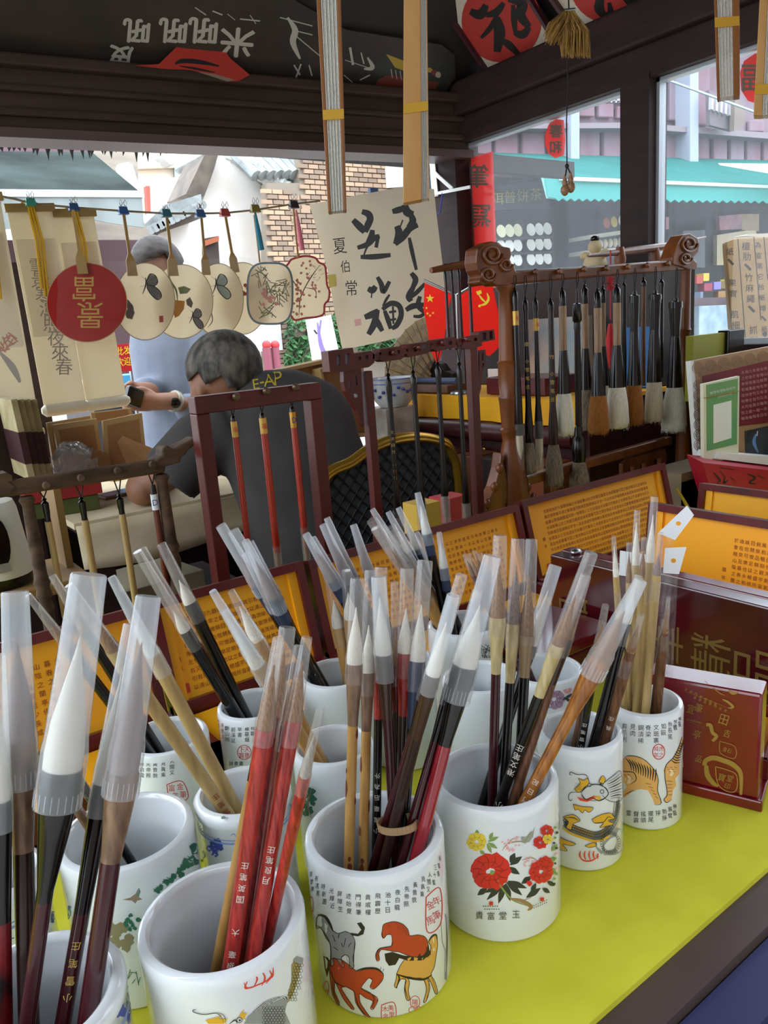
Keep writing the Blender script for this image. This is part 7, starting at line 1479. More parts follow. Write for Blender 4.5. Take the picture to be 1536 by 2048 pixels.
# crinkled bag
q = MB().ball(PY(130, 925, 2.0)+V((.02, 0, 0)), (.05, .03, .04), 16, 12)
for v in q.v: v += V((random.uniform(-1, 1), random.uniform(-1, 1), random.uniform(-1, 1)))*.016
tag(q.build('plastic_bag', film('milky_bag_film', (.95, .95, .95, 1), .22, .09, .1), None, smooth='all'), 'crumpled clear plastic bag in front of the picture frames', 'bag')
# thread-bound books
for i in range(4):
    t = thing('cased_book', ('first', 'second', 'third', 'last')[i]+' upright thread-bound book with maroon band, counting from the left edge', 'book', PY(60+i*13, 960, 1.86+i*.012), 'upright thread-bound books')
    top = [PY(u, v, 1.86+i*.012) for u, v in ((22+i*13, 800+i*0), (34+i*13, 798))]; bot = [PY(u, v, 1.86+i*.012) for u, v in ((58+i*12, 960), (71+i*12, 958))]
    def bk(f0, f1, nm, m_, o=0): MB().hexa([top[0].lerp(bot[0], f0)+V((-o, -o, 0)), top[1].lerp(bot[1], f0)+V((o, -o, 0)), top[1].lerp(bot[1], f0)+V((o, .16, 0)), top[0].lerp(bot[0], f0)+V((-o, .16, 0)), top[0].lerp(bot[0], f1)+V((-o, -o, 0)), top[1].lerp(bot[1], f1)+V((o, -o, 0)), top[1].lerp(bot[1], f1)+V((o, .16, 0)), top[0].lerp(bot[0], f1)+V((-o, .16, 0))]).build(nm, m_, t)
    bk(0, 1, 'pages', M('aged_pages', '#b7a97f', .9, var=('#9c8d64', 20, (1, 1, 1)))); bk(.4, .8, 'maroon_band', M('maroon_cover', '#3c1518', .6), .0008)
_x1 = .405; tag(box_obj('dark_cabinet', (.10, 2.06, .031), (_x1, 2.25, PY(0, 800, 2.1).z), M('dark_cabinet_wood', '#2c1b14', .5)), 'dark brown cabinet at the left edge behind the books', 'cabinet')
# kettle on a little stool
t = thing('electric_kettle', 'white electric kettle with black window at the left edge', 'kettle', PY(6, 1150, 1.40)); A = PY(0, 1148, 1.40); H_ = PY(0, 1000, 1.40).z-A.z
MB().lathe(A, (0, 0, 1), [(0, .052), (.012, .054), (H_*.9, .044), (H_, .040), (H_+.006, .02)], 24).build('body', M('kettle_white', '#d8d5c8', .35), t, smooth=True); MB().lathe(A-V((0, 0, .016)), (0, 0, 1), [(0, .05), (.015, .052)], 24).build('base', BLH, t, smooth=True)
MB().prism([A+V((-.0+math.sin(a)*.016, -.0535+.0, H_*.52+math.cos(a)*.042)) for a in [i*.3927 for i in range(16)]], (0, .004, 0)).build('water_window', BLH, t); MB().box(A+V((.0, -.053, .022)), (.02, .006, .014)).build('switch', M('grey_switch', '#8f8c86', .4), t)
st = thing('wooden_stool', 'small plywood stool under the white kettle', 'stool', V((A.x, 1.42, .031)))
PLY = M('plywood', '#8a6a3c', .6); zt = A.z-.018
MB().box((A.x+.02, 1.42, zt-.011), (.22, .18, .02)).build('top', PLY, st, bevel=.003); MB().box((A.x+.115, 1.46, zt+.07), (.012, .1, .16)).build('upright', PLY, st)
for sx, sy in ((-.08, -.07), (.12, -.07), (-.08, .07), (.12, .07)): MB().box((A.x+sx, 1.42+sy, (zt-.022+.031)/2), (.02, .02, zt-.022-.031)).build('leg', PLY, st)
# gilt chair
YC = 1.47; GILT = M('gilt_frame', '#a9812c', .25, .7); UPH = M('dark_slate_damask', '#43494f', .8, var=('#363c42', 60, (1, 1, 1)))
t = thing('gilt_chair', 'banquet chair with gilt arched frame and dark diamond-patterned back', 'chair', V((1.15, YC, .031)))
path = [(668, 1190), (650, 1080), (640, 1000), (645, 962), (665, 940), (700, 925), (740, 897), (790, 878), (840, 874), (885, 884), (902, 905), (915, 960), (930, 1190)]
sp = spline([PY(u, v, YC) for u, v in path], 4); MB().tube(sp, .013, 10).build('frame', GILT, t, smooth=True); MB().tube([p+V((0, -.009, -.006)) for p in sp], .006, 8).build('inner_bead', GILT, t, smooth=True)
pan = [p.lerp(sum(sp, V())/len(sp), .07) for p in sp]; MB().prism(pan, (0, .02, 0)).build('back_cushion', UPH, t)
q = MB(); cen = sum(pan, V())/len(pan); xs = [p.x for p in pan]; zs = [p.z for p in pan]
def topz(x):
    best = 0
    for a_, b_ in zip(pan, pan[1:]):
        if min(a_.x, b_.x) <= x <= max(a_.x, b_.x) and a_.x != b_.x: best = max(best, a_.z+(b_.z-a_.z)*(x-a_.x)/(b_.x-a_.x))
    return best
for k in range(-14, 20):
    for sg in (1, -1):
        pts = []
        for i in range(41):
            x = min(xs)+(max(xs)-min(xs))*i/40; z = min(zs)+k*.036+sg*(x-min(xs))*1.15+(0 if sg > 0 else .3)
            if min(zs) < z < topz(x)-.004: pts.append(V((x, YC-.002, z)))
        if len(pts) > 2: q.tube([pts[0], pts[-1]], .0022, 5)
q.build('diamond_piping', M('black_piping', '#121416', .5), t, kind='stuff')
xm = (min(xs)+max(xs))/2
MB().box((xm-.02, YC+.21, .45), (.46, .40, .07)).build('seat', UPH, t, bevel=.02)
for sx, sy in ((-.2, .02), (.2, .02), (-.2, .4), (.2, .4)): MB().lathe((xm+sx, YC+sy, .031), (0, 0, 1), [(0, .012), (.383, .018)], 10).build('leg', GILT, t, smooth=True)
# wooden trays / boxes standing behind the seated man
for lab, cor, Y in (('open pale wooden box standing on end behind the seated man', ((545, 742), (655, 718), (668, 860), (566, 870)), 1.98), ('second open wooden box standing on end beside the rosewood rack', ((640, 738), (724, 715), (745, 872), (668, 880)), 1.95)):
    t = thing('wooden_box', lab, 'box', PY(*cor[3], Y), 'wooden boxes on the felt table'); P_ = [PY(*p_, Y) for p_ in cor]; cc = sum(P_, V())/4; I_ = [cc+(p_-cc)*.9 for p_ in P_]
    MB().frame(P_, I_, (0, .05, 0)).build('sides', FRW, t); MB().prism([p_+V((0, .02, 0)) for p_ in I_], (0, .006, 0)).build('back_board', MDF, t)
t = thing('ink_tray', 'shallow wooden tray with red ink pad on the felt table', 'tray', PZ(820, 880, TZ)); c = PZ(815, 884, TZ+.001); c.y = min(c.y, 2.2)
b = MB().box(c+V((0, 0, .004)), (.14, .09, .006))
for dx, dy, sx, sy in ((-.067, 0, .006, .09), (.067, 0, .006, .09), (0, -.042, .14, .006), (0, .042, .14, .006)): b.box(c+V((dx, dy, .014)), (sx, sy, .02))
b.build('tray', FRW, t); MB().lathe(c+V((.0, 0, .007)), (0, 0, 1), [(0, .018), (.012, .018), (.014, .01)], 12).build('red_pad', M('red_paste', '#a32029', .5), t, smooth=True); MB().lathe(c+V((.045, 0, .007)), (0, 0, 1), [(0, .014), (.016, .014)], 12).build('black_pad', BLH, t, smooth=True)
bw_ = thing('porcelain_basin', 'blue and white porcelain basin behind the rosewood rack', 'basin', PY(790, 815, 1.85)); A = PY(788, 812, 1.85); k_ = depth(A)/F
prof = [(0, 28*k_), (12*k_, 38*k_), (48*k_, 44*k_), (54*k_, 48*k_), (56*k_, 45*k_), (50*k_, 42*k_), (14*k_, 35*k_), (8*k_, 2*k_)]
MB().lathe(A, (0, 0, 1), prof, 28).build('bowl', PORC, bw_, smooth=True)
b = MB()
for i in range(26): a_ = i*.24; e = V((math.cos(a_), math.sin(a_), 0)); zz = random.uniform(18, 42)*k_; b.ball(A+e*(40+zz/k_*.08)*k_+V((0, 0, zz)), (.006, .006, .005), 6, 4)
b.build('blue_pattern', BLUE, bw_, kind='stuff'); b = MB()
for z_, r_ in ((45, 44.2), (54, 48.3)): b.lathe(A+V((0, 0, z_*k_)), (0, 0, 1), [(0, r_*k_), (2.5*k_, (r_+.2)*k_)], 28, cap=False)
b.build('blue_bands', BLUEL, bw_, fix=False)
zbox('plastic_box', 'clear storage box of papers under the porcelain basin', 'box', A.x, A.y+.02, TZ+.001, (.12, .12, A.z-TZ-.003), M('milky_box', '#c9c6c0', .3, var=('#a59a90', 20, (1, 1, 1))))
# ---------- side shelf with yellow cloth along the window wall
XS = 1.50; SZ = 1.045; YC_ = M('yellow_cloth', '#f0b008', .75, var=('#dd9c08', 10, (1, 1, .3)))
t = thing('side_cabinet', 'long cabinet along the window wall draped with yellow cloth', 'cabinet', V((1.75, 1.6, .031)))
box_obj('cabinet_body', (XS+.03, 1.24, .031), (1.985, 2.0, SZ-.012), M('maroon_cabinet', '#3a1517', .4), parent=t)
b = MB(); b.box((1.745, 1.62, SZ-.006), (.49, .78, .010))
b.grid(lambda i, j: V((XS-.004-.006*math.sin(i*40)*j, 1.235+.77*i, SZ-.004-.062*j)), 60, 3); b.grid(lambda i, j: V((XS+.10*i, 2.008+.004*math.sin(i*20)*j, SZ-.004-.17*j)), 10, 3)
b.build('yellow_cloth', YC_, t, smooth=True, fix=False)
MB().lathe((XS+.005, 1.26, SZ-.095), (0, 1, 0), [(0, .028), (.70, .028)], 14).build('maroon_roll', M('maroon_lacquer_roll', '#42181c', .3), t, smooth=True)
for y_ in (1.42, 1.60, 1.80): MB().lathe((XS+.02, y_, SZ-.15), (-1, 0, 0), [(0, .006), (.012, .006), (.014, .003)], 8).build('ring_pull', BRASS, t, smooth=True)
for i in range(6):
    c_ = ('#7a3d1c', '#3c1a16', '#241b18', '#6b3a18', '#4b1d19', '#8a6a40')[i]; zbox('boxed_set', ('tan', 'maroon', 'black', 'brown', 'dark red', 'buff')[i]+' upright boxed set beneath the yellow cloth', 'box', 1.435, 1.30+i*.085, .60, (.10, .07, .30), M('boxed_set_%d' % i, c_, .5), 0, 'boxed sets under the side shelf')
zbox('low_bench', 'low dark bench holding the boxed sets', 'bench', 1.43, 1.52, .031, (.05, .66, .568), M('bench_dark', '#241a16', .6))
SG = 'things on the yellow cloth'
def xbox(nm, lab, cat, u0, v0, u1, v1, X, d, mt, rest=True):
    A, B = PX(u0, v0, X), PX(u1, v1, X); z0 = SZ+.001 if rest else B.z; z1 = max(A.z, z0+.01)
    return tag(MB().box((X+d/2, (A.y+B.y)/2, (z0+z1)/2), (d, abs(A.y-B.y), z1-z0)).build(nm, mt, None, bevel=.002), lab, cat, SG)
xbox('lacquer_box', 'maroon lacquer box on the yellow cloth behind the walnut rack', 'box', 972, 755, 1090, 795, 1.56, .14, RLAC)
xbox('book_painting', 'blue landscape picture propped on the yellow cloth', 'picture', 1050, 640, 1178, 770, 1.74, .02, M('landscape_print', '#8fa3a8', .6, var=('#c9b59a', 9, (1, 1, 1))))
xbox('blue_box', 'bright blue box behind the hanging brushes', 'box', 1248, 655, 1300, 720, 1.80, .05, M('blue_card', '#2f6fae', .5))
xbox('white_paper_pile', 'white paper pile on the yellow cloth', 'paper', 975, 738, 1012, 760, 1.80, .08, WHITE)
t = thing('wooden_tray', 'brown tray with blue rolled cloth on the yellow cloth', 'tray', PX(850, 782, 1.58)); A = PX(815, 768, 1.56); B = PX(905, 778, 1.56)
MB().hexa([V((x_, y_, z_)) for z_ in (SZ+.001, SZ+.026) for x_, y_ in ((1.54, A.y), (1.54, B.y), (1.62, B.y), (1.62, A.y))]).build('tray', BRG, t, bevel=.003); MB().lathe((1.58, A.y, SZ+.036), (0, -1, 0), [(0, .009), (A.y-B.y, .009)], 8).build('blue_roll', M('slate_blue_cloth', '#55607c', .7), t, smooth=True)
b = MB(); pts = [(838, 752), (836, 725), (845, 716), (855, 724), (860, 738), (868, 722), (880, 728), (890, 742), (905, 748), (905, 758), (838, 762)]
tag(b.prism([PX(u, v, 1.66) for u, v in pts], (.03, 0, 0)).build('brush_rest', M('dark_carving', '#1c1512', .4), None, bevel=.003), 'dark carved mountain-shaped brush rest on the yellow cloth', 'brush rest')
# open calligraphy fan
t = thing('open_fan', 'open paper folding fan with faint writing behind the rosewood rack', 'fan', PY(830, 760, 2.0)); Pc = PY(885, 780, 2.0); 
for i in range(15):
    a0 = math.radians(96+i*5.6); a1 = a0+math.radians(5.4); d0 = -.004 if i % 2 else .004
    P4 = [Pc+V((math.cos(a)*r, d, math.sin(a)*r)) for a, r, d in ((a0, .07, -d0), (a1, .07, d0), (a1, .25, d0), (a0, .25, -d0))]; fl_ = MB().prism(P4, (0, .001, 0)).build('pleat', thin('fan_paper', '#d3c7a6', .3), t)
    MB().bar(Pc, P4[3]+V((0, .002, 0)), .004, .002).build('rib', BAM, t)
    q = MB()
    for j in range(4): put_glyph(q, POEM[i*4+j], .016, P4[0].lerp(P4[3], .85-j*.22).lerp(P4[1].lerp(P4[2], .85-j*.22), .5)+V((0, -.004, 0)), V((math.sin(a0), 0, -math.cos(a0))), V((math.cos(a0), 0, math.sin(a0))))
    q.build('writing', M('faded_ink'), t, fix=False)
# flags
t = thing('desk_flags', 'pair of small red flags on a steel desk stand', 'flags', PX(918, 762, 1.56)); FX = 1.56
MB().tube([V((FX, PX(918, 760, FX).y, SZ+.006)), PX(913, 590, FX)], .004, 8).build('pole', STEEL, t, smooth=True); MB().lathe((FX, PX(918, 760, FX).y, SZ+.001), (0, 0, 1), [(0, .03), (.006, .028), (.01, .008)], 16).build('base', STEEL, t, smooth=True)
for u, v in ((848, 560), (972, 556)): MB().tube([PX(913, 590, FX), PX(u, v, FX)], .0035, 8).build('arm', STEEL, t, smooth=True)
FLG = thin('flag_red_cloth', '#ff2a10', .5)
for nm, out in (('star_flag', [(850, 566), (905, 590), (896, 620), (888, 690), (876, 730), (862, 700), (856, 660), (848, 620)]), ('party_flag', [(922, 590), (965, 562), (984, 566), (996, 620), (1004, 690), (980, 712), (945, 700), (930, 680), (924, 640)])):
    fo = MB().prism([PX(u, v, FX-.002) for u, v in out], (-.002, 0, 0)).build(nm, FLG, t)
    q = Paint(plane_inv(PX(900, 620, FX-.0045), (-1, 0, 0)))
    def star(c, r): q.fill([(c[0]+math.sin(i*.6283)*(r if i % 2 == 0 else r*.4), c[1]-math.cos(i*.6283)*(r if i % 2 == 0 else r*.4)) for i in range(10)])
    if nm == 'star_flag':
        star((860, 597), 9)
        for c in ((853, 616), (855, 627), (860, 631), (866, 626)): star(c, 3)
    else:
        q.stroke([(974, 586), (977, 598), (970, 608), (958, 611)], 5, 0); q.stroke([(957, 588), (964, 598), (973, 606)], 4, 0); q.fill([(952, 583), (962, 580), (964, 587), (955, 590)], 0); q.blob((959, 612), 3, 0)
    q.build('yellow_emblem', M('flag_yellow', '#f0d21a', .6), fo)
# dark brushes on the rear beam
for i, u in enumerate((890, 903, 917, 938)): hang('slim maroon brush on the rear beam left of the walnut scroll, %s' % ORD[i], Y4+.16, u, 528-i*2, [('pommel', BLH, [(540, 4), (546, 7), (560, 7)]), ('handle', MAR, [(560, 6), (700, 8)])])
# red knot tassel
t = thing('knot_tassel', 'red Chinese knot with long silk tassel hanging among the big brushes', 'tassel', PY(1220, 740, Y4+.07)); A = PY(1221, 567, Y4+.07)
for i in range(8):
    a_ = i*.785; MB().tube([A, A+V((math.cos(a_)*.012-.004*math.sin(a_), 0, math.sin(a_)*.012)), A+V((math.cos(a_)*.019, 0, math.sin(a_)*.019)), A+V((math.cos(a_)*.012+.004*math.sin(a_), 0, math.sin(a_)*.012)), A], .0018, 5).build('knot_loop', M('red_silk', '#c3141a', .6), t, smooth=True)
MB().tube([PY(1221, 500, Y4+.07), PY(1221, 640, Y4+.07)], .002, 5).build('cord', M('red_silk'), t); MB().lathe(PY(1221, 738, Y4+.07), (0, 0, 1), [(0, .003), (.02, .007), (.07, .011), (.10, .006), (.108, .004)], 12).build('tassel', M('red_silk'), t, smooth=True)
xfig = thing('clay_figurine', 'small cream and black clay figurine behind the walnut rack', 'figurine', PX(1190, 520, 1.85)); A = PX(1190, 520, 1.85)
MB().ball(A+V((0, 0, -.01)), (.03, .035, .03), 12, 8).build('body', M('clay_cream', '#c9b78e', .6), xfig, smooth='all'); MB().ball(A+V((0, 0, .035)), .02, 10, 8).build('head', M('clay_cream'), xfig, smooth='all'); MB().ball(A+V((0, 0, .057)), (.013, .013, .01), 10, 6).build('hat', BLH, xfig, smooth='all')
for s_ in (-1, 1): MB().ball(A+V((0, s_*.035, .015)), (.012, .018, .012), 8, 6).build('arm', M('clay_cream'), xfig, smooth='all')
zbox('window_shelf', 'narrow dark shelf below the side window', 'shelf', 1.9, 1.62, SZ+.001, (.18, .74, A.z-SZ-.045), M('dark_shelf', '#2b2220', .5))
# ---------- right-hand stack: poster, pay card, paper packs
t = thing('poster_board', 'brown patterned board with dark red text panel at the right edge', 'board', PY(1460, 915, .95)); YP = .985
MB().prism([PY(u, v, YP) for u, v in ((1386, 722), (1600, 682), (1600, 930), (1402, 930))], (0, .012, 0)).build('board', M('tan_board', '#a07a55', .6), t); MB().prism([PY(u, v, YP) for u, v in ((1381, 723), (1388, 722), (1404, 930), (1396, 930))], (0, .012, 0)).build('white_edge', WHITE, t)
MB().prism([PY(u, v, YP-.001) for u, v in ((1406, 752), (1600, 706), (1600, 838), (1480, 852), (1412, 905))], (0, .001, 0)).build('red_panel', M('dark_red_panel', '#6d1a20', .6), t)
q = Paint(plane_inv(PY(1450, 740, YP-.0002), (0, -1, 0)))
for i in range(9):
    for j in range(3):
        c = (1396+i*26+(j % 2)*12, 736-i*4.4+j*10-(j == 2)*0)
        if j < 2:
            for r in (11, 8, 5, 2): q.ring((c[0], c[1]), r, 1.2, 0, n=12)
for j in range(7):
    for r in (10, 7, 4): q.ring((1398, 770+j*20), r, 1.2, 0, ry=r*1.1, n=12)
q.build('spiral_pattern', M('pattern_brown', '#7d5c3e', .6), t)
q = Paint(plane_inv(PY(1450, 740, YP-.0014), (0, -1, 0)))
for r in range(9):
    for i in range(10): q.text(POEM[(r*10+i) % 100], (1486+i*7.5, 745+r*11.5-i*1.4), 6.5, 0)
q.build('small_print', M('pinkish_print', '#c08a86', .6), t)
MB().prism([PY(u, v, YP-.0012) for u, v in ((1490, 862), (1600, 838), (1600, 920), (1492, 920))], (0, .0008, 0)).build('photo_print', M('grey_photo', '#4f5153', .5, var=('#2b2c2e', 12, (1, 1, 1))), t)
q = Paint(plane_inv(PY(1510, 880, YP-.0016), (0, -1, 0))); q.stroke([(1512, 868), (1508, 885), (1516, 905)], 7, 0); q.stroke([(1515, 862), (1514, 872)], 5, 1); q.build('photo_figure', [M('blue_figure', '#6d8fc0', .6), WHITE], t)
t = thing('pay_card', 'green and white stand-up card with a blank white square', 'card', PY(1440, 915, .93)); YQ = .935
MB().prism([PY(u, v, YQ) for u, v in ((1407, 768), (1479, 752), (1477, 912), (1408, 930))], (0, .008, 0)).build('card', M('card_cream', '#dcd9c2', .5), t)
MB().prism([PY(u, v, YQ-.0006) for u, v in ((1413, 770), (1476, 757), (1474, 888), (1414, 902))], (0, .0005, 0)).build('green_face', M('card_green', '#4f9a6d', .5, var=('#8aa05a', 3, (1, 1, 1))), t)
MB().prism([PY(u, v, YQ-.0012) for u, v in ((1427, 810), (1463, 801), (1463, 876), (1427, 887))], (0, .0005, 0)).build('white_square', WHITE, t)
q = Paint(plane_inv(PY(1440, 790, YQ-.0012), (0, -1, 0)))
for i, ch in enumerate('推荐使用微信支付'): q.text(ch, (1423+i*6.4, 786-i*1.5), 6, 0)
for i in range(7): q.text('收款到账及时提'[i], (1438+i*4, 794-i*1), 3.6, 0)
q.build('printed_words', M('card_print', '#d8e6d2', .5), t); MB().bar(PY(1407, 796, YQ-.002), PY(1479, 782, YQ-.002), .001, .0015).build('string', BAM, t)
KR = M('kraft_wrap', '#ab8a5c', .75, var=('#9c7b4f', 9, (1, 1, 1))); t = thing('paper_pack', 'tall kraft-wrapped paper pack with printed black columns at the right', 'pack', PY(1500, 700, 1.18)); YK = 1.18
Pk = [PY(u, v, YK) for u, v in ((1452, 484), (1478, 474), (1600, 470), (1612, 720), (1480, 720), (1466, 700))]
MB().prism(Pk, (.03, .03, 0)).build('wrapper', KR, t, bevel=.006); MB().prism([PY(u, v, YK+.01) for u, v in ((1478, 473), (1500, 468), (1600, 464), (1600, 474))], (0, .018, 0)).build('folded_top', M('white_fold', '#cfc6b5', .7), t)
q = Paint(plane_inv(PY(1500, 600, YK-.0003), (0, -1, 0)))
for col, x0, y0, sl, sz in (('紙、 果實 肌細、密', 1460, 503, .075, 15), ('檀肋、竹麻繩、 抓料', 1492, 492, .085, 16), ('為宣第它拾紙增、紙', 1516, 490, .075, 12)):
    for i, ch in enumerate(col):
        if ch != ' ': q.text(ch, (x0+i*22*sl, y0+i*21), sz, 0)
for a, b in (((1476, 478), (1492, 690)), ((1508, 474), (1522, 640)), ((1528, 474), (1536, 560))): q.stroke([a, b], 1.4, 0, False)
q.stroke([(1500, 690), (1515, 680), (1536, 682)], 2, 0); q.stroke([(1502, 694), (1536, 690)], 2, 0); q.blob((1530, 668), 5, 0); q.build('printed_columns', M('brown_black_print', '#2e241c', .7), t)
zbox('stack_base', 'dark storage chest carrying the paper pack and board', 'chest', 1.91, 1.06, CT+.003, (.12, .12, .31), M('chest_dark', '#2f2522', .5))
_m = thing('moss_box', 'yellow-green box with white edge behind the patterned board', 'box', PY(1420, 730, 1.06)); A = PY(1387, 672, 1.06); B = PY(1452, 790, 1.06); box_obj('face', (A.x, 1.06, B.z), (B.x, 1.08, A.z), M('moss_card', '#8a8a22', .6), parent=_m); C_ = PY(1457, 790, 1.06); box_obj('white_edge', (B.x+.0005, 1.06, B.z), (C_.x, 1.08, A.z+.006), WHITE, parent=_m); bpx('black_box', 'black box beside the yellow-green one', 'box', 1458, 660, 1488, 720, 1.05, .03, BLH)
t = thing('paper_bundle', 'grey cardboard bundle under the pay card', 'bundle', PY(1400, 1015, .92))
for i in range(4): A = PY(1367, 948+i*17, .96); B = PY(1470, 964+i*17, .96); MB().box(((A.x+B.x)/2, 1.01, (A.z+B.z)/2), (B.x-A.x, .09, abs(A.z-B.z)-.001)).build('sheet_stack', M('grey_card', '#7c6b57', .8, var=('#6a5b4a', 8, (.3, 1, 3))), t)
t = thing('red_paper_box', 'crimson paper box with black brush marks and white label tape', 'box', PY(1470, 1030, .86)); YR = .90
b = MB(); fr_ = [PY(u, v, YR) for u, v in ((1405, 925), (1600, 948), (1600, 1075), (1450, 1075))]; b.prism(fr_, (.02, .05, .01)); b.build('box', M('crimson_paper', '#a8142e', .5), t)
MB().prism([PY(u, v, YR-.001)+V((.008, .03, .008)) for u, v in ((1458, 916), (1600, 926), (1600, 945), (1452, 928))], (.004, .05, .003)).build('white_tape', WHITE, t)
q = Paint(plane_inv(PY(1450, 950, YR-.0006), (0, -1, 0)))
for s_ in ([(1427, 945), (1440, 960), (1434, 968)], [(1440, 942), (1452, 955)], [(1450, 955), (1448, 966), (1456, 960)], [(1462, 955), (1470, 962)], [(1495, 948), (1510, 955), (1500, 965), (1512, 968)], [(1515, 950), (1530, 958)], [(1440, 935), (1470, 940)]): q.stroke(s_, 4, 0)
q.build('brush_marks', BLK, t)
# gold ink stick behind the wide lid
tag(MB().tube([PY(1353, 975, .87), PY(1353, 975, .87).lerp(PY(1376, 1015, .87), (PY(1353, 975, .87).z-CT-.008)/(PY(1353, 975, .87).z-PY(1376, 1015, .87).z))], [.002, .005], 8).build('gold_pen', M('gold_stick', '#c2a24a', .3, .6), None, smooth=True), 'thin gold tapered stick poking up beside the wide yellow lid', 'stick')
for nm, lab, u0, u1, v, Y, c in (('label_box', 'small yellow labelled carton behind the rosewood rack', 838, 880, 1012, 1.10, '#c9a440'), ('red_label_box', 'small red carton behind the rosewood rack', 890, 935, 1000, 1.13, '#b2333a')):
    A, B = PY(u0, v, Y), PY(u1, v, Y); tag(box_obj(nm, (A.x, Y, CT+.003), (B.x, Y+.05, A.z), M(nm+'_card', c, .5)), lab, 'box')

# ------------------------------------------------------------------ people
SKIN = M('skin', '#96694e', .55, var=('#8a5d44', 18, (1, 1, 1))); HAIR = M('short_grey_black_hair', '#2b2723', .75, var=('#6a635a', 55, (1, 1, .5)), bump=.8); SHIRT = M('dark_grey_tshirt', '#454140', .9, var=('#3b3736', 9, (1, 1, 1))); BSH = M('blue_grey_shirt', '#747b8a', .85, var=('#68707f', 8, (1, 1, 1))); TRO = M('dark_trousers', '#26262a', .85)
def fused(mb, name, mat, parent, vox, it=6):
    o = mb.build(name, mat, parent, smooth='all', fix=True); r = o.modifiers.new('r', 'REMESH'); r.mode = 'VOXEL'; r.voxel_size = vox; r.use_smooth_shade = True
    s_ = o.modifiers.new('s', 'SMOOTH'); s_.iterations = it; s_.factor = .5
    return o
def ring(c, s_, d_, hw, hd, n=20): return [c+s_*math.cos(6.283*k/n)*hw+d_*math.sin(6.283*k/n)*hd for k in range(n)]
def ellip(c, f, up, rx, ry, rz, cond=None):
    """ellipsoid: rx across, ry along f, rz along up"""
    f = f.normalized(); x = f.cross(up).normalized(); u = x.cross(f).normalized(); b = MB().ball((0, 0, 0), 1, 24, 16); b.v = [c+x*p.x*rx+f*p.y*ry+u*p.z*rz for p in b.v]
    if cond: b.f = [q for q in b.f if all(cond((b.v[i]-c).dot(x)/rx, (b.v[i]-c).dot(f)/ry, (b.v[i]-c).dot(u)/rz) for i in q)]; b.mi = [0]*len(b.f)
    return b
def limb(mb, pts, rs, n=12):
    mb.tube(pts, rs, n)
    for p, r in zip(pts, rs): mb.ball(p, r*.98, 10, 8)
def finger(mb, p, pts, r):
    limb(mb, [p]+pts, [r*1.1]+[r*(1-.1*i) for i in range(len(pts))], 8)
# seated man
pm = thing('person', 'person seated at the felt table in a dark grey T-shirt, seen from behind, head bent', 'person', V((1.0, 1.64, .031)))
Hc = PY(445, 742, 1.80); f = V((-.35, .85, -.45)).normalized(); upv = V((-.1, .4, .9))
s_ = V((.973, -.229, 0)); d_ = V((.229, .973, 0)); nb_ = V((.895, 1.752, 1.12))
b = ellip(Hc, f, upv, .078, .098, .088)
b.ball(Hc+f*.05-V((0, 0, .03)), (.055, .055, .05), 12, 8); limb(b, [Hc-f*.03-V((0, 0, .03)), nb_, V((.90, 1.735, 1.03))], [.056, .056, .07])
for u, v, y_ in ((398, 784, 1.79), (509, 738, 1.80)): b.ball(PY(u, v, y_), (.013, .024, .032), 10, 8)
eL = V((.60, 1.84, .915)); hL = V((.76, 2.06, .895)); limb(b, [V((.74, 1.76, 1.03)), V((.66, 1.80, .96)), eL, eL.lerp(hL, .5), hL], [.055, .048, .043, .036, .026]); 
eR = V((1.12, 1.82, .915)); hR = V((.98, 2.05, .895)); limb(b, [V((1.05, 1.73, 1.03)), V((1.09, 1.77, .96)), eR, eR.lerp(hR, .5), hR], [.055, .048, .043, .036, .026])
for h_, dr in ((hL, V((.5, .8, 0))), (hR, V((-.5, .8, 0)))):
    dr.normalize(); sd = V((-dr.y, dr.x, 0)); pc = h_+dr*.05; b.ball(pc, (.036, .042, .016), 10, 8)
    for i in range(4): a = pc+dr*.025+sd*(i-1.5)*.019; finger(b, a, [a+dr*.03+V((0, 0, .006)), a+dr*.055-V((0, 0, .004)), a+dr*(.07-.008*abs(i-1.5))-V((0, 0, .014))], .0085)
    sg = 1 if h_ is hR else -1; finger(b, pc+sd*sg*.02, [pc+sd*sg*.04+dr*.02, pc+sd*sg*.045+dr*.045], .0095)
for sx in (-.07, .09):
    hp = V((.98+sx, 1.66, .55)); kn = V((.92+sx*1.4, 1.98, .53)); ft = V((.92+sx*1.4, 1.95, .08)); limb(b, [hp, kn, ft], [.085, .06, .04]); b.ball(ft+V((0, .06, -.02)), (.04, .10, .035), 10, 8)
fused(b, 'body', SKIN, pm, .0065, 4)
b = MB(); rings = []
for z, cx, cy, hw, hd in ((.54, 1.0, 1.64, .185, .125), (.65, .995, 1.64, .185, .128), (.78, .98, 1.65, .19, .128), (.90, .955, 1.675, .185, .125), (1.0, .935, 1.70, .185, .115), (1.07, .94, 1.71, .175, .10), (1.12, .94, 1.725, .145, .085), (1.15, .93, 1.735, .105, .072), (1.17, .915, 1.745, .072, .06)): rings.append(ring(V((cx, cy, z)), s_, d_, hw, hd))
b.loft(rings); b.tube([V((.80, 1.75, 1.03)), V((.735, 1.77, 1.01)), V((.655, 1.80, .935))], [.085, .082, .078], 16); b.tube([V((1.01, 1.72, 1.03)), V((1.05, 1.73, 1.0)), V((1.10, 1.77, .93))], [.082, .078, .074], 16)
shirt = fused(b, 'tshirt', SHIRT, pm, .011, 5)
b = MB()
for sx in (-.07, .09): hp = V((.98+sx, 1.66, .55)); kn = V((.92+sx*1.4, 1.98, .53)); limb(b, [hp, kn, V((.92+sx*1.4, 1.95, .12))], [.10, .078, .06])
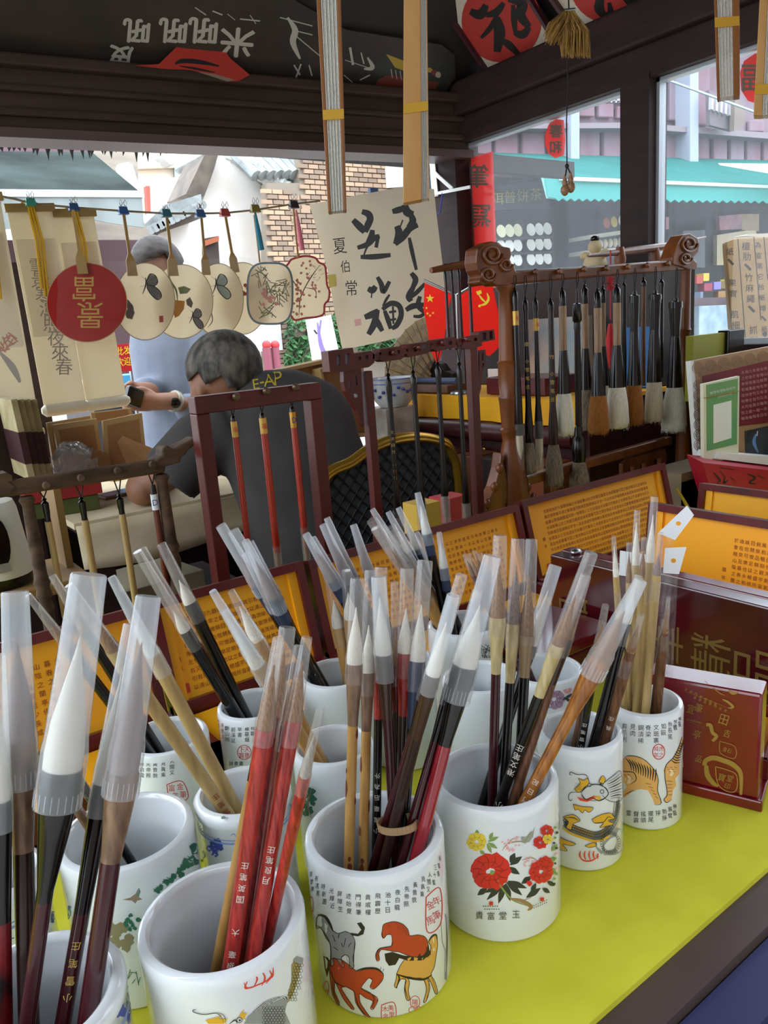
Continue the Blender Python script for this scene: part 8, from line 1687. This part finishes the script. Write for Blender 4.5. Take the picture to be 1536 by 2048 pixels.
b.ball((1.0, 1.65, .53), (.18, .14, .08)); fused(b, 'trousers', TRO, pm, .012)
ellip(Hc-f*.004, f, upv, .084, .104, .094, lambda x, y, z: (y < .60 and z > -.93 and not (y > .15 and z < .0) and not (y > -.35 and z < -.45))).build('hair', HAIR, pm, smooth='all', solid=.006)
bpy.context.view_layer.update()
dg = bpy.context.evaluated_depsgraph_get(); bv = BVHTree.FromObject(shirt, dg); so = V(shirt.matrix_world.translation)
def shirt_inv(u, v, h):
    d = ray(u, v).normalized(); hit = bv.ray_cast(CAM-so, d)
    return (hit[0]+so-d*(.0015+h)) if hit[0] is not None else PY(u, v, 1.66)
q = Paint(shirt_inv)
for ch, c, sz in (('E', (512, 768), 20), ('-', (524, 765), 10), ('A', (538, 760), 24), ('P', (556, 756), 28)): q.text(ch, c, sz, 0, ang=-.15)
q.build('yellow_print', M('yellow_shirt_print', '#b8a52c', .7), shirt)
# standing man outside with a phone
p2 = thing('person', 'person in a pale blue-grey shirt standing outside, looking down at a phone', 'person', V((1.14, 2.85, 0)))
hc2 = PY(316, 545, 2.80); f2 = V((-.75, -.5, -.45)).normalized(); s2 = V((.55, -.83, 0)).normalized(); d2 = V((s2.y, -s2.x, 0))
b = ellip(hc2, f2, V((0, 0, 1)), .078, .10, .11); b.ball(hc2+f2*.09-V((0, 0, .03)), .018, 8, 6)
nk = hc2+V((.05, .03, -.16)); limb(b, [hc2+V((.01, .0, -.03)), nk, nk-V((-.02, 0, .1))], [.058, .058, .07])
wr = PY(348, 802, 2.56); el = PY(425, 840, 2.62); hd = PY(306, 804, 2.53); sh2 = V((1.22, 2.70, 1.33))
limb(b, [sh2, el, wr, hd], [.055, .048, .032, .030]); dr = (PY(262, 800, 2.52)-hd).normalized(); b.ball(hd+dr*.02, (.04, .03, .034), 10, 8); upz = V((0, 0, 1))
for i in range(4): a = hd+dr*.04+upz*(.024-i*.017); finger(b, a, [a+dr*.03+V((0, -.012, 0)), a+dr*.055+V((0, 0, -.002)), a+dr*.062+V((.0, .022, 0))], .0090)
finger(b, hd+upz*.03, [hd+upz*.04+dr*.025, hd+upz*.038+dr*.05], .0105)
h2 = PY(272, 782, 2.60); el2 = PY(300, 790, 2.86); limb(b, [V((1.08, 2.95, 1.33)), V((1.03, 2.88, 1.08)), h2+V((.06, .06, -.01)), h2], [.055, .045, .034, .03]); b.ball(h2, (.036, .028, .03), 10, 8)
for i in range(4): a = h2+V((-.02, -.01, .02-i*.014)); finger(b, a, [a+V((-.02, -.014, 0)), a+V((-.035, -.004, 0))], .0085)
finger(b, h2+upz*.022, [h2+V((-.02, -.02, .03)), h2+V((-.035, -.03, .026))], .0095)
for sx in (-.09, .09): hp = V((1.14, 2.85, .80))+s2*sx; limb(b, [hp, V((hp.x, hp.y, .45)), V((hp.x, hp.y, .09))], [.08, .055, .04]); b.ball(V((hp.x, hp.y, .04))+f2*.05, (.08, .06, .035), 10, 8)
fused(b, 'body', SKIN, p2, .0065, 4)
b = MB(); b.loft([ring(V((1.14, 2.84, z)), s2, d2, hw, hd_) for z, hw, hd_ in ((.72, .20, .13), (.9, .20, .135), (1.1, .205, .13), (1.25, .21, .12), (1.33, .19, .10), (1.38, .11, .075), (1.41, .07, .065))])
limb(b, [sh2, sh2.lerp(el, .5), el, el.lerp(wr, .62)], [.075, .072, .066, .056], 14); limb(b, [V((1.08, 2.95, 1.33)), V((1.03, 2.88, 1.08)), V((1.03, 2.88, 1.08)).lerp(h2, .5)], [.075, .066, .055], 14); fused(b, 'shirt', BSH, p2, .012)
b = MB()
for sx in (-.09, .09): hp = V((1.14, 2.85, .78))+s2*sx; limb(b, [hp, V((hp.x, hp.y, .45)), V((hp.x, hp.y, .10))], [.10, .075, .065])
fused(b, 'trousers', TRO, p2, .014)
ellip(hc2-f2*.006+V((0, 0, .006)), f2, V((0, 0, 1)), .086, .108, .118, lambda x, y, z: z > -.15 and not (y > .45 and z < .5)).build('hair', M('dark_wavy_hair', '#2a2523', .7, var=('#4d453f', 30, (1, 1, 2)), bump=.8), p2, smooth='all', solid=.008)
wa = thing('wristwatch', 'steel wristwatch on the standing person', 'watch', wr); ax2 = (wr-el).normalized(); MB().lathe(wr-ax2*.012, ax2, [(0, .036), (.004, .038), (.016, .038), (.02, .036)], 20).build('band', M('watch_band', '#8f8b7c', .4, .3), wa, smooth=True); c_ = wr+V((-.01, -.036, -.004)); MB().lathe(c_, V((-.2, -1, .1)), [(0, .017), (.006, .017), (.008, .014)], 16).build('dial', BLH, wa, smooth=True)
hp_ = thing('handset', 'black phone held by the standing person', 'phone', PY(270, 795, 2.5)); A = PY(282, 800, 2.515); B = PY(252, 788, 2.50); MB().bar(A, B, .026, .062, (0, 0, 1)).build('case', BLH, hp_, bevel=.006); MB().bar(A+V((0, -.014, 0)), B+V((0, -.014, 0)), .001, .052, (0, 0, 1)).build('screen', M('black_screen'), hp_)
sg_ = thing('red_shop_notice', 'red notice with yellow characters beside the scrolls', 'sign', PY(265, 740, 3.3)); slabY('board', [(225, 690), (300, 682), (302, 738), (228, 746)], 3.3, .01, thin('notice_red', '#c01f24', .3), sg_); slabG('post', 255, 259, 700, 3.312, .02, STEEL, sg_)
q = Paint(plane_inv(PY(265, 710, 3.2995), (0, -1, 0)))
for i, ch in enumerate('批发零售'): q.text(ch, (238+i*17, 702-i*1.6), 17, 0)
for i, ch in enumerate('欢迎惠顾'): q.text(ch, (239+i*17, 724-i*1.6), 17, 0)
q.build('yellow_characters', M('notice_yellow', '#e8c81c', .6), sg_)
o = slabY('blue_tarp', [(236, 752), (300, 746), (330, 760), (300, 800), (240, 800)], 3.4, .2, M('blue_tarpaulin', '#4aa3d0', .5)); tag(o, 'bright blue tarpaulin bundle behind the standing person', 'tarpaulin')
o = slabG('street_stall', 180, 335, 768, 3.62, .5, M('stall_dark', '#3d3a3c', .7)); tag(o, 'dark street stall behind the picture frames', 'stall')
